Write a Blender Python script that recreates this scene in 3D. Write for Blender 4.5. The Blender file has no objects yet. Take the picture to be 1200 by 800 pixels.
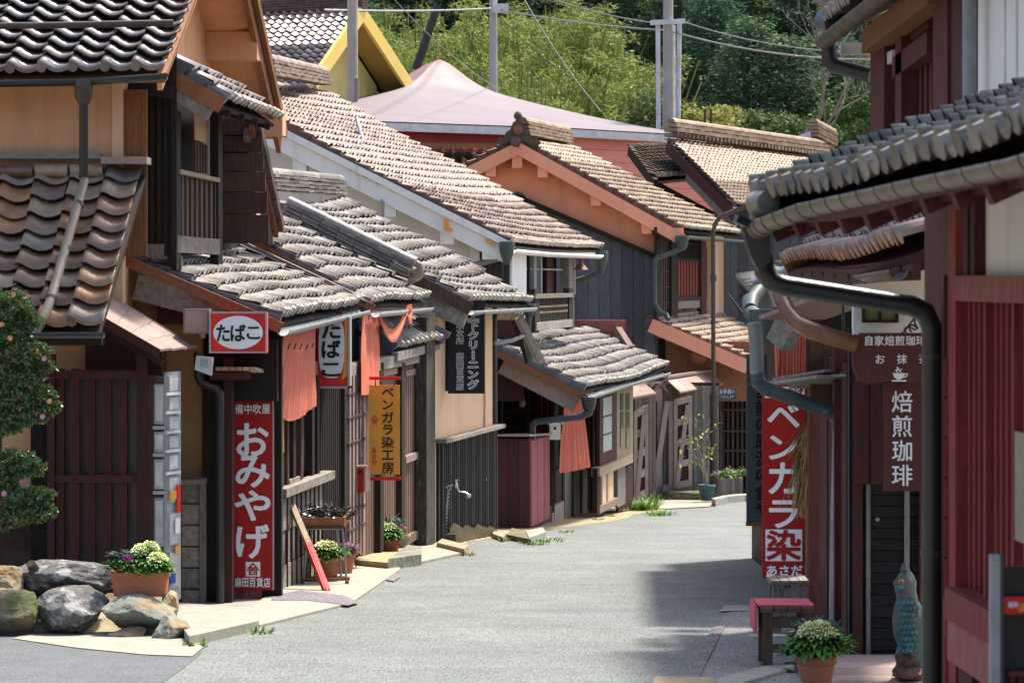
import bpy, bmesh, math, random
import numpy as np
from mathutils import Vector, Matrix, noise
rnd = random.Random(7)
sc = bpy.context.scene
COL = sc.collection
F = 3333.0            # focal length in pixels of a 1200 px wide picture (100 mm lens)
V = Vector

# ---------------------------------------------------------------- camera
cam = bpy.data.cameras.new('street_camera')
cam.lens = 100.0; cam.sensor_width = 36.0
cam.shift_y = -72.0/1200.0
cam.clip_start = 0.1; cam.clip_end = 2000
cam.dof.use_dof = True; cam.dof.focus_distance = 30.0; cam.dof.aperture_fstop = 9.0
camo = bpy.data.objects.new('street_camera', cam); COL.objects.link(camo)
camo.location = (0, 0, 0); camo.rotation_euler = (math.radians(90), 0, 0)
sc.camera = camo
# ---------------------------------------------------------------- daylight
SUN_AZ = math.radians(37)      # clockwise from +Y
SUN_EL = math.radians(60)
w = bpy.data.worlds.new('World'); sc.world = w; w.use_nodes = True
nt = w.node_tree; bg = nt.nodes['Background']
sky = nt.nodes.new('ShaderNodeTexSky'); sky.sky_type = 'NISHITA'; sky.sun_disc = False
sky.sun_elevation = SUN_EL; sky.sun_rotation = SUN_AZ; sky.air_density = 1.0; sky.dust_density = 4.0
nt.links.new(sky.outputs[0], bg.inputs[0]); bg.inputs[1].default_value = 0.15
sl = bpy.data.lights.new('sun', 'SUN'); sl.energy = 4.3; sl.angle = math.radians(5.0); sl.color = (1.0, .92, .80)
so = bpy.data.objects.new('sun', sl); COL.objects.link(so)
S = V((math.sin(SUN_AZ)*math.cos(SUN_EL), math.cos(SUN_AZ)*math.cos(SUN_EL), math.sin(SUN_EL)))
so.rotation_euler = S.to_track_quat('Z', 'Y').to_euler(); so.location = S*50
sc.view_settings.view_transform = 'Standard'; sc.view_settings.look = 'None'
sc.view_settings.exposure = 0.95; sc.view_settings.gamma = 1.0
sc.render.engine = 'CYCLES'
sc.cycles.max_bounces = 5; sc.cycles.diffuse_bounces = 3; sc.cycles.transparent_max_bounces = 4

# ---------------------------------------------------------------- geometry of the place
def P(px, py, Y):                       # the point seen at (px, py) at distance Y
    return V(((px-600)*Y/F, Y, (328-py)*Y/F))
def gz(Y):                              # the lane falls 5 % away from the viewer, then levels out
    if Y < 56: return -1.55 - .05*Y
    t = min((Y-56)/8, 1); return -4.35 - .4*(t - t*t/2)
def G(px, py):                          # ground point under a pixel
    Y = 5166.6/(py-494.65); return V(((px-600)*Y/F, Y, gz(Y)))

# ---------------------------------------------------------------- materials
MATS = {}
def mat(name, c1, c2=None, scale=6, rough=.7, bump=.25, bscale=60, stretch=(1,1,1), rand=.15, spec=.3,
        metal=0, ramp=None, speck=None, dirt=0, coat=0, emit=None, stain=None, alpha=1, sub=0, sat_rand=0, trans=0):
    m = bpy.data.materials.new(name); m.use_nodes = True; MATS[name] = m
    n = m.node_tree.nodes; L = m.node_tree.links; b = n['Principled BSDF']
    def N(t, **k):
        x = n.new(t)
        for a, v in k.items(): setattr(x, a, v)
        return x
    tc = N('ShaderNodeTexCoord'); mp = N('ShaderNodeMapping'); mp.inputs['Scale'].default_value = stretch
    L.new(tc.outputs['Object'], mp.inputs[0])
    geo = N('ShaderNodeNewGeometry'); oi = N('ShaderNodeObjectInfo')
    ad = N('ShaderNodeMath', operation='ADD'); fr = N('ShaderNodeMath', operation='FRACT')
    L.new(geo.outputs['Random Per Island'], ad.inputs[0]); L.new(oi.outputs['Random'], ad.inputs[1]); L.new(ad.outputs[0], fr.inputs[0])
    # shift the texture per piece so that no two pieces share a pattern
    mul = N('ShaderNodeMath', operation='MULTIPLY'); mul.inputs[1].default_value = 37.0; L.new(fr.outputs[0], mul.inputs[0])
    cb = N('ShaderNodeCombineXYZ'); L.new(mul.outputs[0], cb.inputs[0]); L.new(mul.outputs[0], cb.inputs[1])
    L.new(cb.outputs[0], mp.inputs['Location'])
    nz = N('ShaderNodeTexNoise'); nz.inputs['Scale'].default_value = scale; nz.inputs['Detail'].default_value = 6; nz.inputs['Roughness'].default_value = .62
    L.new(mp.outputs[0], nz.inputs['Vector'])
    cr = N('ShaderNodeMapRange'); cr.inputs[1].default_value = .34; cr.inputs[2].default_value = .66; L.new(nz.outputs['Fac'], cr.inputs[0])
    c2 = c2 or tuple(x*.7 for x in c1)
    mx = N('ShaderNodeMix', data_type='RGBA'); L.new(cr.outputs[0], mx.inputs[0])
    mx.inputs[7].default_value = (*c2, 1); mx.inputs[6].default_value = (*c1, 1)
    if ramp:
        rp = N('ShaderNodeValToRGB'); rp.color_ramp.interpolation = 'LINEAR'
        el = rp.color_ramp.elements
        while len(el) < len(ramp): el.new(.5)
        for i, c in enumerate(ramp): el[i].position = i/(len(ramp)-1); el[i].color = (*c, 1)
        L.new(fr.outputs[0], rp.inputs[0]); L.new(rp.outputs[0], mx.inputs[6])
        dk = N('ShaderNodeMix', data_type='RGBA', blend_type='MULTIPLY'); dk.inputs[0].default_value = 1
        L.new(rp.outputs[0], dk.inputs[6]); dk.inputs[7].default_value = (.62, .6, .58, 1); L.new(dk.outputs[2], mx.inputs[7])
    out = mx.outputs[2]
    if rand:
        hs = N('ShaderNodeHueSaturation'); mr = N('ShaderNodeMapRange'); mr.inputs[3].default_value = 1-rand; mr.inputs[4].default_value = 1+rand
        L.new(fr.outputs[0], mr.inputs[0]); L.new(mr.outputs[0], hs.inputs['Value']); L.new(out, hs.inputs['Color']); out = hs.outputs[0]
        if sat_rand:
            ms = N('ShaderNodeMapRange'); ms.inputs[3].default_value = .5-sat_rand; ms.inputs[4].default_value = .5+sat_rand
            f2 = N('ShaderNodeMath', operation='FRACT'); L.new(mul.outputs[0], f2.inputs[0]); L.new(f2.outputs[0], ms.inputs[0]); L.new(ms.outputs[0], hs.inputs['Hue'])
    def over(out, sc_, lo, hi, col, amt=1, det=4, st=None):
        q = N('ShaderNodeTexNoise'); q.inputs['Scale'].default_value = sc_; q.inputs['Detail'].default_value = det
        if st:
            m2 = N('ShaderNodeMapping'); m2.inputs['Scale'].default_value = st; L.new(tc.outputs['Object'], m2.inputs[0]); L.new(m2.outputs[0], q.inputs['Vector'])
        else: L.new(tc.outputs['Object'], q.inputs['Vector'])
        r = N('ShaderNodeMapRange'); r.inputs[1].default_value = lo; r.inputs[2].default_value = hi; r.inputs[4].default_value = amt; L.new(q.outputs['Fac'], r.inputs[0])
        k = N('ShaderNodeMix', data_type='RGBA'); L.new(r.outputs[0], k.inputs[0]); L.new(out, k.inputs[6]); k.inputs[7].default_value = (*col, 1); return k.outputs[2]
    if dirt: out = over(out, 1.7, .42, .75, tuple(x*.45 for x in c2), dirt)
    if stain: out = over(out, stain[0], stain[1], stain[2], stain[3], stain[4] if len(stain) > 4 else 1, 5, stain[5] if len(stain) > 5 else None)
    if speck:
        out = over(out, speck[0], speck[1], speck[2], speck[3], .8, 2, (1, .22, 1)); out = over(out, speck[0]*.8, .60, .68, tuple(min(x*1.6, .6) for x in c1), .5, 2, (1.1, .2, 1))
    L.new(out, b.inputs['Base Color'])
    b.inputs['Specular IOR Level'].default_value = spec; b.inputs['Metallic'].default_value = metal
    rr = N('ShaderNodeMapRange'); rr.inputs[3].default_value = max(rough-.1, .03); rr.inputs[4].default_value = min(rough+.12, 1); L.new(nz.outputs['Fac'], rr.inputs[0]); L.new(rr.outputs[0], b.inputs['Roughness'])
    if bump:
        nb = N('ShaderNodeTexNoise'); nb.inputs['Scale'].default_value = bscale; nb.inputs['Detail'].default_value = 5; L.new(mp.outputs[0], nb.inputs['Vector'])
        bp = N('ShaderNodeBump'); bp.inputs['Strength'].default_value = bump; bp.inputs['Distance'].default_value = .02; L.new(nb.outputs['Fac'], bp.inputs['Height']); L.new(bp.outputs[0], b.inputs['Normal'])
    if coat: b.inputs['Coat Weight'].default_value = coat; b.inputs['Coat Roughness'].default_value = .15
    if emit: b.inputs['Emission Color'].default_value = (*emit, 1); b.inputs['Emission Strength'].default_value = 1
    if trans:
        td = N('ShaderNodeBsdfTranslucent'); L.new(out, td.inputs[0]); ms_ = N('ShaderNodeMixShader'); ms_.inputs[0].default_value = trans
        L.new(b.outputs[0], ms_.inputs[1]); L.new(td.outputs[0], ms_.inputs[2]); L.new(ms_.outputs[0], n['Material Output'].inputs[0])
    return m
UP = (14, 14, 1.2)      # grain of upright boards
mat('wood_dark', (.034,.022,.018), (.016,.012,.010), 5, .75, .4, 30, UP, .25)
mat('wood_brown', (.11,.062,.042), (.055,.032,.022), 4, .7, .4, 30, UP, .2, dirt=.3)
mat('wood_shutter', (.20,.125,.095), (.14,.085,.065), 4, .7, .3, 30, UP, .15)
mat('wood_red', (.125,.030,.026), (.07,.017,.016), 4, .7, .3, 30, UP, .2, dirt=.3)
mat('wood_maroon', (.072,.017,.016), (.042,.011,.011), 4, .6, .3, 30, UP, .2, dirt=.3)
mat('wood_rose', (.36,.12,.11), (.26,.07,.065), 5, .75, .4, 30, UP, .2, stain=(7,.55,.75,(.40,.30,.26),.7,UP))
mat('wood_lattice', (.30,.050,.042), (.20,.032,.028), 4, .7, .3, 30, UP, .12, dirt=.2)
mat('wood_grey', (.33,.30,.26), (.16,.14,.12), 6, .85, .5, 30, UP, .25, dirt=.3)
mat('wood_grey_flat', (.34,.31,.27), (.17,.15,.13), 6, .85, .5, 30, (3,3,3), .25, dirt=.3)
mat('wood_weathered', (.62,.49,.45), (.42,.31,.28), 6, .85, .5, 30, UP, .2, dirt=.2)
mat('wood_pinkgrey', (.44,.33,.30), (.28,.19,.17), 6, .85, .5, 30, UP, .25, dirt=.3)
mat('wood_charred', (.155,.165,.18), (.07,.076,.086), 5, .7, .7, 24, UP, .3)
mat('wood_black', (.018,.018,.021), (.01,.01,.012), 6, .5, .9, 12, (3,3,14), .2)
mat('wood_honey', (.30,.13,.05), (.14,.06,.025), 5, .6, .4, 30, UP, .2)
mat('wood_barge', (.32,.13,.06), (.20,.08,.04), 5, .7, .3, 30, (3,3,3), .2, dirt=.3)
mat('wood_pale', (.42,.33,.22), (.30,.22,.14), 5, .7, .3, 30, (3,3,3), .2)
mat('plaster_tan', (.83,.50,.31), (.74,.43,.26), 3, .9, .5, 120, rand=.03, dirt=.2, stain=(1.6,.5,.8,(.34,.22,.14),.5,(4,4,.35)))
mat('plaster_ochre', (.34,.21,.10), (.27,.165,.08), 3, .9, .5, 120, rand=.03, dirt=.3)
mat('plaster_orange', (.86,.45,.25), (.78,.38,.20), 2, .85, .3, 60, rand=.05, dirt=.25, stain=(1.6,.5,.8,(.38,.20,.10),.5,(3,3,.6)))
mat('plaster_cream', (.76,.53,.35), (.70,.47,.31), 2, .9, .2, 90, rand=.03, dirt=.1, stain=(1.6,.52,.8,(.45,.30,.19),.5,(4,4,.35)))
mat('plaster_white', (.88,.88,.87), (.82,.82,.82), 1.5, .9, .2, 90, rand=.03, dirt=.1, stain=(1.6,.55,.8,(.45,.45,.44),.5,(4,4,.35)))
mat('plaster_salmon', (.95,.42,.26), (.90,.37,.225), 1.5, .9, .2, 90, rand=.04, dirt=.1, stain=(1.2,.52,.8,(.50,.22,.14),.5,(3,3,.3)))
mat('plaster_yellow', (.92,.76,.30), (.86,.70,.26), 1.5, .9, .2, 90, rand=.03, stain=(1.2,.52,.8,(.55,.42,.16),.5,(3,3,.3)))
mat('paint_yellow', (.92,.68,.18), (.86,.62,.16), 1.5, .7, .05, 90, rand=.03)
mat('paint_pink', (.80,.30,.25), (.72,.26,.215), 1.5, .8, .2, 30, (1,1,8), rand=.08)
mat('paint_maroon', (.27,.025,.035), (.22,.022,.03), 1.5, .6, .2, 30, (1,1,8), rand=.08)
mat('metal_mauve', (.165,.135,.16), (.14,.115,.135), .6, .6, .2, 9, rand=.02)
mat('metal_rust_a', (.27,.125,.125), (.23,.11,.11), .9, .6, .2, 9, rand=.02)
mat('metal_rust_b', (.22,.14,.155), (.19,.125,.135), .9, .6, .2, 9, rand=.02)
mat('metal_dark', (.03,.032,.035), (.02,.021,.023), 6, .35, .1, 60, rand=.1, spec=.5)
mat('metal_brown', (.075,.055,.045), (.05,.035,.03), 6, .35, .1, 60, rand=.1, spec=.5)
mat('metal_tan', (.33,.28,.20), (.22,.18,.13), 6, .4, .1, 60, rand=.1, spec=.5)
mat('metal_grey', (.26,.28,.30), (.18,.20,.21), 6, .45, .1, 60, rand=.1, spec=.5)
mat('metal_teal', (.07,.10,.10), (.04,.06,.062), 6, .5, .1, 60, rand=.1, spec=.4)
mat('metal_copper', (.20,.085,.035), (.12,.05,.025), 6, .35, .1, 60, rand=.1, spec=.5)
mat('metal_gutter', (.17,.12,.08), (.09,.07,.05), 9, .45, .1, 60, rand=.2, spec=.5)
mat('metal_rose', (.38,.275,.24), (.28,.20,.175), 3, .45, .15, 20, rand=.12, dirt=.2)
mat('chrome', (.6,.6,.6), None, 4, .2, 0, rand=0, metal=1)
mat('wire', (.33,.35,.37), None, 4, .6, 0, rand=0)
mat('pole_concrete', (.44,.42,.40), (.36,.35,.33), 3, .85, .2, rand=.05)
mat('pole_white', (.70,.72,.75), None, 3, .7, .1, rand=.05)
mat('noren_cloth', (.86,.27,.18), (.78,.22,.145), 8, .9, .1, 200, rand=.03, trans=.25)
mat('cloth_pink', (.72,.15,.19), (.66,.12,.16), 8, .9, .1, 200, rand=.03)
mat('sign_red', (.36,.016,.014), (.31,.013,.012), 3, .6, .03, rand=.02, spec=.2)
mat('sign_scarlet', (.75,.035,.03), None, 3, .55, 0, rand=.02, spec=.2)
mat('sign_orange', (.78,.36,.05), (.72,.32,.045), 3, .5, .03, rand=.02)
mat('sign_white', (.80,.82,.86), (.77,.79,.83), 3, .4, 0, rand=0, spec=.4)
mat('sign_black', (.012,.012,.016), None, 3, .45, 0, rand=0)
mat('sign_brown', (.085,.022,.020), (.06,.017,.016), 4, .5, .2, 30, UP, .1)
mat('sign_grey', (.12,.145,.155), (.08,.10,.11), 4, .7, .4, 30, UP, .1)
mat('paper', (.62,.62,.60), (.42,.44,.46), 9, .8, 0, rand=.12)
mat('glass_dark', (.015,.018,.022), None, 3, .12, 0, rand=.3, spec=.6)
mat('glass_frost', (.42,.47,.48), (.30,.34,.36), 2, .3, 0, rand=.15, spec=.5)
mat('glass_olive', (.115,.115,.085), (.085,.085,.06), 2, .3, 0, rand=.15, spec=.5)
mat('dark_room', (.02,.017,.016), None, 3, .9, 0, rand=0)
mat('alu', (.40,.42,.43), (.30,.32,.33), 5, .35, 0, rand=.1, spec=.5)
mat('terracotta', (.46,.17,.09), (.36,.13,.07), 5, .8, .2, 40, rand=.05, dirt=.3)
mat('pot_blue', (.06,.13,.15), None, 5, .5, .1, rand=.05)
mat('plastic_blue', (.01,.07,.38), None, 5, .4, 0, rand=.05)
mat('plastic_cyan', (.10,.36,.50), None, 5, .4, 0, rand=.05)
mat('concrete', (.31,.305,.27), (.24,.235,.205), 5, .9, .3, 60, rand=.06, stain=(2.2,.5,.75,(.38,.34,.24),.6))
mat('concrete_pale', (.33,.32,.27), (.26,.25,.205), 5, .9, .3, 60, rand=.06, stain=(2.2,.55,.75,(.42,.36,.25),.6))
mat('stone_tan', (.36,.32,.20), (.19,.185,.15), 6, .9, 1, 9, rand=.1, stain=(4.5,.52,.62,(.36,.19,.075),.6), dirt=.4)
mat('stone_grey', (.17,.165,.16), (.075,.075,.078), 6, .9, 1, 9, rand=.1, stain=(11,.52,.64,(.36,.37,.35),.8), dirt=.4)
mat('stone_green', (.25,.265,.22), (.115,.13,.12), 6, .9, 1, 9, rand=.1, stain=(4.5,.52,.62,(.34,.21,.09),.65), dirt=.4)
mat('stone_moss', (.21,.18,.11), (.09,.085,.06), 6, .95, 1, 9, rand=.1, stain=(4.5,.50,.64,(.085,.12,.03),.8), dirt=.4)
mat('asphalt_light', (.215,.235,.225), (.17,.19,.183), .9, .9, .9, 55, rand=0, stain=(.9,.46,.72,(.145,.155,.15),.6,(1,.16,1)), speck=(72,.54,.62,(.075,.085,.085)), dirt=.35)
mat('asphalt_seam', (.20,.215,.21), (.17,.18,.18), 2, .9, .8, 60, rand=0)
mat('moss_post', (.085,.075,.055), (.045,.042,.03), 6, .9, .6, 30, UP, .2, stain=(5,.5,.7,(.20,.19,.15),.7,UP))
mat('asphalt_dark', (.135,.145,.16), (.11,.12,.13), 2, .9, .6, 90, rand=0, speck=(90,.56,.64,(.06,.065,.07)))
mat('asphalt_mid', (.24,.245,.25), (.20,.20,.21), 2, .9, .8, 60, rand=0, speck=(72,.54,.62,(.05,.055,.06)))
mat('asphalt_violet', (.21,.19,.22), (.16,.145,.17), 2, .9, .8, 60, rand=.05, speck=(50,.57,.66,(.07,.07,.08)))
mat('soil', (.20,.15,.08), (.12,.09,.05), 4, .95, .6, 30, rand=.1, stain=(1.3,.5,.65,(.38,.33,.22),.8))
mat('sand', (.38,.31,.18), (.27,.225,.14), 5, .95, .6, 40, rand=.05)
mat('pink_marble', (.46,.27,.24), (.38,.20,.18), 6, .7, .2, rand=.1)
mat('leaf_cedar', (.085,.165,.085), (.05,.115,.065), .35, .8, 0, rand=.3, sat_rand=.03, trans=.25)
mat('leaf_cedar_olive', (.15,.19,.06), (.07,.12,.045), .35, .7, 0, rand=.5, sat_rand=.03, trans=.25)
mat('leaf_bamboo', (.25,.32,.07), (.13,.21,.05), .35, .7, 0, rand=.28, sat_rand=.03, trans=.3)
mat('leaf_yellow', (.38,.36,.10), (.20,.24,.06), .35, .6, 0, rand=.45, sat_rand=.03, trans=.3)
mat('leaf_broad', (.12,.19,.05), (.065,.12,.035), .35, .6, 0, rand=.45, sat_rand=.03, trans=.25)
mat('leaf_camellia', (.13,.22,.085), (.05,.105,.04), 5, .3, 0, rand=.5, sat_rand=.03, spec=.5, trans=.15)
mat('leaf_rust', (.40,.17,.05), (.30,.12,.04), 5, .5, 0, rand=.4)
mat('leaf_kale', (.10,.24,.04), (.05,.14,.035), 12, .6, 0, rand=.35, trans=.2)
mat('leaf_kale_blue', (.05,.12,.07), (.03,.08,.06), 12, .6, 0, rand=.35, trans=.2)
mat('leaf_kale_cream', (.80,.84,.48), (.66,.76,.36), 12, .6, 0, rand=.2, trans=.2)
mat('leaf_kale_purple', (.40,.10,.32), (.26,.07,.22), 12, .6, 0, rand=.3, trans=.2)
mat('leaf_grass', (.13,.26,.03), (.08,.17,.02), 5, .6, 0, rand=.4, trans=.2)
mat('flower_pink', (.72,.30,.40), (.6,.2,.3), 5, .6, 0, rand=.2)
mat('flower_peach', (.70,.42,.22), (.6,.3,.12), 5, .6, 0, rand=.3)
mat('bark', (.13,.10,.08), (.07,.055,.045), 5, .95, .8, 20, UP, .2)
mat('bark_pale', (.36,.33,.29), (.24,.22,.19), 5, .95, .6, 20, UP, .2)
mat('straw', (.36,.26,.11), (.22,.15,.06), 5, .9, .3, rand=.5)
mat('undergrowth', (.03,.05,.02), (.015,.03,.012), 1, .95, .8, 3, rand=0)
mat('tile_brown', (.2,.1,.05), None, 7, .38, .3, 25, rand=.15, spec=.55, coat=.35,
    ramp=[(.17,.11,.075),(.46,.21,.085),(.34,.20,.115),(.36,.30,.23),(.24,.13,.08),(.50,.36,.23),(.15,.12,.11),(.52,.25,.10),(.30,.20,.13)])
mat('tile_black', (.1,.1,.1), None, 7, .38, .3, 25, rand=.15, spec=.55, coat=.35,
    ramp=[(.20,.155,.14),(.37,.26,.21),(.25,.225,.23),(.43,.34,.28),(.22,.17,.15),(.33,.30,.30)])
mat('tile_silver', (.4,.4,.4), None, 14, .6, .5, 25, rand=.22, spec=.3,
    ramp=[(.20,.185,.165),(.29,.27,.24),(.12,.115,.11),(.23,.19,.155),(.32,.30,.27),(.155,.13,.11),(.25,.24,.225),(.10,.095,.10)], dirt=.25)
mat('tile_rose', (.4,.3,.3), None, 14, .6, .4, 25, rand=.16, spec=.3,
    ramp=[(.29,.20,.17),(.35,.26,.22),(.20,.14,.125),(.32,.24,.205),(.38,.29,.24),(.235,.17,.155)], dirt=.2)
mat('tile_sand', (.4,.3,.2), None, 14, .6, .3, 25, rand=.12, spec=.3,
    ramp=[(.33,.225,.15),(.39,.285,.205),(.29,.195,.135),(.36,.27,.19),(.41,.32,.235)], dirt=.15)
mat('tile_orange', (.5,.2,.05), None, 9, .4, .3, 25, rand=.15, spec=.5,
    ramp=[(.42,.15,.04),(.56,.26,.09),(.34,.11,.035),(.50,.22,.10)])
mat('tile_plum', (.2,.15,.16), None, 9, .35, .3, 25, rand=.15, spec=.5,
    ramp=[(.36,.25,.23),(.46,.33,.29),(.31,.23,.24),(.50,.38,.32),(.36,.28,.28)])
mat('tile_redsilver', (.4,.3,.3), None, 9, .4, .3, 25, rand=.08, spec=.5,
    ramp=[(.36,.20,.15),(.42,.33,.29),(.30,.18,.14),(.45,.36,.32),(.38,.30,.27)], dirt=.2)
mat('tile_slate', (.4,.3,.3), None, 9, .35, .4, 15, rand=.1, spec=.5,
    ramp=[(.15,.14,.13),(.25,.24,.225),(.10,.095,.085),(.28,.265,.245),(.20,.17,.14)], stain=(6,.48,.66,(.065,.075,.035),.8))
mat('tile_edge_shade', (.055,.05,.045), (.03,.028,.026), 9, .8, .3, 25, rand=.4)  # dark colour on tile lips and skirts stands in for shade under each course
mat('tile_verge', (.13,.145,.17), (.08,.09,.105), 9, .4, .3, 25, rand=.25, spec=.5)
mat('tile_verge_brown', (.13,.075,.06), (.09,.05,.045), 9, .45, .3, 25, rand=.25, spec=.4)
mat('tile_cap', (.42,.38,.31), (.24,.21,.17), 9, .5, .3, 25, rand=.2, spec=.4)
mat('tile_cap_orange', (.42,.20,.09), (.30,.14,.07), 9, .4, .3, 25, rand=.2, spec=.4)
mat('tile_ridge', (.25,.225,.20), (.13,.115,.10), 9, .5, .3, 25, rand=.3, spec=.4)
mat('onigawara', (.12,.09,.06), (.07,.055,.04), 14, .6, .5, 25, rand=.1)
mat('heron_blue', (.045,.12,.135), (.11,.095,.075), 14, .55, .6, 25, rand=.05, stain=(9,.5,.65,(.16,.15,.12),.6))
mat('heron_scale', (.06,.17,.19), (.03,.09,.11), 14, .55, .3, 25, rand=.3)
mat('carved_base', (.13,.06,.045), (.08,.04,.03), 9, .7, .6, 25, rand=.05)
mat('eye_amber', (.45,.22,.05), None, 3, .2, 0, rand=0, spec=.6)
mat('black_gloss', (.01,.01,.01), None, 3, .2, 0, rand=0, spec=.6)

# ---------------------------------------------------------------- mesh builder
class MB:
    def __init__(s): s.v = []; s.f = []; s.sm = []
    def add(s, vs, fs, smooth=False):
        k = len(s.v); s.v += [tuple(x) for x in vs]; s.f += [tuple(i+k for i in f) for f in fs]; s.sm += [smooth]*len(fs); return s
    def obox(s, o, a, b, c):            # corner o and three edge vectors
        o, a, b, c = V(o), V(a), V(b), V(c)
        if a.cross(b).dot(c) < 0: a, b = b, a
        vs = [o, o+a, o+a+b, o+b, o+c, o+a+c, o+a+b+c, o+b+c]
        return s.add(vs, [(3,2,1,0),(4,5,6,7),(0,1,5,4),(1,2,6,5),(2,3,7,6),(3,0,4,7)])
    def box(s, x0, x1, y0, y1, z0, z1):
        return s.obox((x0,y0,z0), (x1-x0,0,0), (0,y1-y0,0), (0,0,z1-z0))
    def bar(s, p, q, w, h, up=(0,0,1)): # rectangular bar from p to q
        p, q = V(p), V(q); d = (q-p); t = d.normalized(); r = t.cross(V(up))
        if r.length < 1e-4: r = t.cross(V((1,0,0)))
        r.normalize(); u = r.cross(t)
        return s.obox(p-r*w/2-u*h/2, d, r*w, u*h)
    def prism(s, pts, d, smooth=False): # planar polygon pushed along d
        pts = [V(p) for p in pts]; d = V(d); n = len(pts)
        nm = V((0,0,0))
        for i in range(n): nm += (pts[i]-pts[0]).cross(pts[(i+1) % n]-pts[0])
        if nm.dot(d) > 0: pts = pts[::-1]
        return s.add(pts+[p+d for p in pts], [tuple(range(n)), tuple(range(2*n-1, n-1, -1))]+[(i+n, (i+1) % n+n, (i+1) % n, i) for i in range(n)])
    def quad(s, a, b, c, d): return s.add([a,b,c,d], [(0,1,2,3)])
    def ring(s, pts, rad, n=8, arc=None, caps=True, thick=None):
        pts = [V(p) for p in pts]; m = len(pts)
        if not hasattr(rad, '__len__'): rad = [rad]*m
        tang = []
        for i in range(m):
            a = pts[i]-pts[i-1] if i else pts[1]-pts[0]; b = pts[i+1]-pts[i] if i < m-1 else pts[-1]-pts[-2]
            tang.append((a.normalized()+b.normalized()).normalized())
        ref = V((0,0,1)) if abs(tang[0].z) < .9 else V((1,0,0))
        vs = []
        for i in range(m):
            t = tang[i]; r = t.cross(ref)
            if r.length < .05: r = t.cross(V((1,0,0)))
            r.normalize(); u = r.cross(t); ref = u
            k = 1.0
            if 0 < i < m-1:
                cs = (pts[i]-pts[i-1]).normalized().dot(tang[i]); k = min(1/max(cs, .5), 1.6)
            for j in range(n): 
                a = 2*math.pi*j/n; vs.append(pts[i]+(r*math.cos(a)+u*math.sin(a))*rad[i]*(k if 0 < i < m-1 else 1))
        fs = [(i*n+j, i*n+(j+1) % n, (i+1)*n+(j+1) % n, (i+1)*n+j) for i in range(m-1) for j in range(n)]
        s.add(vs, fs, True)
        if caps: s.add(vs[:n], [tuple(range(n-1, -1, -1))]); s.add(vs[-n:], [tuple(range(n))])
        return s
    tube = ring
    def gutter(s, pts, r, thick=.006, seg=8):   # open half pipe along pts
        pts = [V(p) for p in pts]; m = len(pts); vs = []; fs = []
        for i, p in enumerate(pts):
            t = (pts[min(i+1, m-1)]-pts[max(i-1, 0)]).normalized(); h = V((t.y, -t.x, 0)).normalized()
            for R in (r, r-thick):
                for j in range(seg+1):
                    a = math.pi*j/seg; vs.append(p+h*math.cos(a)*R-V((0,0,1))*math.sin(a)*R)
        W_ = 2*(seg+1)
        for i in range(m-1):
            for j in range(seg):
                a = i*W_+j; fs.append((a, a+1, a+W_+1, a+W_)); b = a+seg+1; fs.append((b+1, b, b+W_, b+W_+1))
            for e in (0, seg): a = i*W_+e; fs.append((a, a+W_, a+W_+seg+1, a+seg+1))
        for i in (0, m-1):
            for j in range(seg): a = i*W_+j; fs.append((a, a+1, a+seg+2, a+seg+1))
        return s.add(vs, fs, True)
    def lathe(s, c, prof, n=16, axis=(0,0,1), sx=1, sy=1, caps=True):   # prof: (radius, height)
        c = V(c); z = V(axis).normalized(); x = z.cross(V((0,1,0)))
        if x.length < .1: x = V((1,0,0))
        x.normalize(); y = z.cross(x); vs = []
        for r, h in prof:
            for j in range(n):
                a = 2*math.pi*j/n; vs.append(c+x*math.cos(a)*r*sx+y*math.sin(a)*r*sy+z*h)
        m = len(prof); s.add(vs, [(i*n+j, i*n+(j+1) % n, (i+1)*n+(j+1) % n, (i+1)*n+j) for i in range(m-1) for j in range(n)], True)
        if caps: s.add(vs[:n], [tuple(range(n-1, -1, -1))]); s.add(vs[-n:], [tuple(range(n))])
        return s
    def grid(s, fn, nu, nv, smooth=True, thick=None):
        vs = [fn(i/nu, j/nv) for j in range(nv+1) for i in range(nu+1)]
        fs = [(j*(nu+1)+i, j*(nu+1)+i+1, (j+1)*(nu+1)+i+1, (j+1)*(nu+1)+i) for j in range(nv) for i in range(nu)]
        s.add(vs, fs, smooth)
        if thick is not None:
            s.add([V(p)+V(thick) for p in vs], [f[::-1] for f in fs], smooth)
        return s
    def mesh(s, name, mt, off=V((0,0,0))):
        me = bpy.data.meshes.new(name); me.from_pydata([(a-off.x, b-off.y, c-off.z) for a, b, c in s.v], [], s.f)
        me.polygons.foreach_set('use_smooth', s.sm); me.materials.append(MATS[mt]); me.update(); return me
    def build(s, name, mt, parent=None, kind=None, label=None, cat=None, group=None, off=None):
        if parent is not None: o_ = wloc(parent)
        else: o_ = V(off) if off is not None else V((0,0,0))
        o = bpy.data.objects.new(name, s.mesh(name, mt, o_)); COL.objects.link(o)
        if parent is not None: o.parent = parent
        else: o.location = o_
        tag(o, label, cat, group, kind); return o
def wloc(o):
    l = V((0,0,0))
    while o is not None: l += V(o.location); o = o.parent
    return l
def tag(o, label=None, cat=None, group=None, kind=None):
    if label: o['label'] = label
    if cat: o['category'] = cat
    if group: o['group'] = group
    if kind: o['kind'] = kind
    return o
def thing(name, label, cat, loc, group=None):
    o = bpy.data.objects.new(name, None); COL.objects.link(o); o.location = loc; o.empty_display_size = .3
    return tag(o, label, cat, group)
def copy_tree(o, parent=None, loc=None, rot=None):
    c = o.copy(); COL.objects.link(c)
    if parent is not None: c.parent = parent
    if loc is not None: c.location = loc
    if rot is not None: c.rotation_euler = rot
    for ch in list(o.children): copy_tree(ch, c)
    return c
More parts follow.
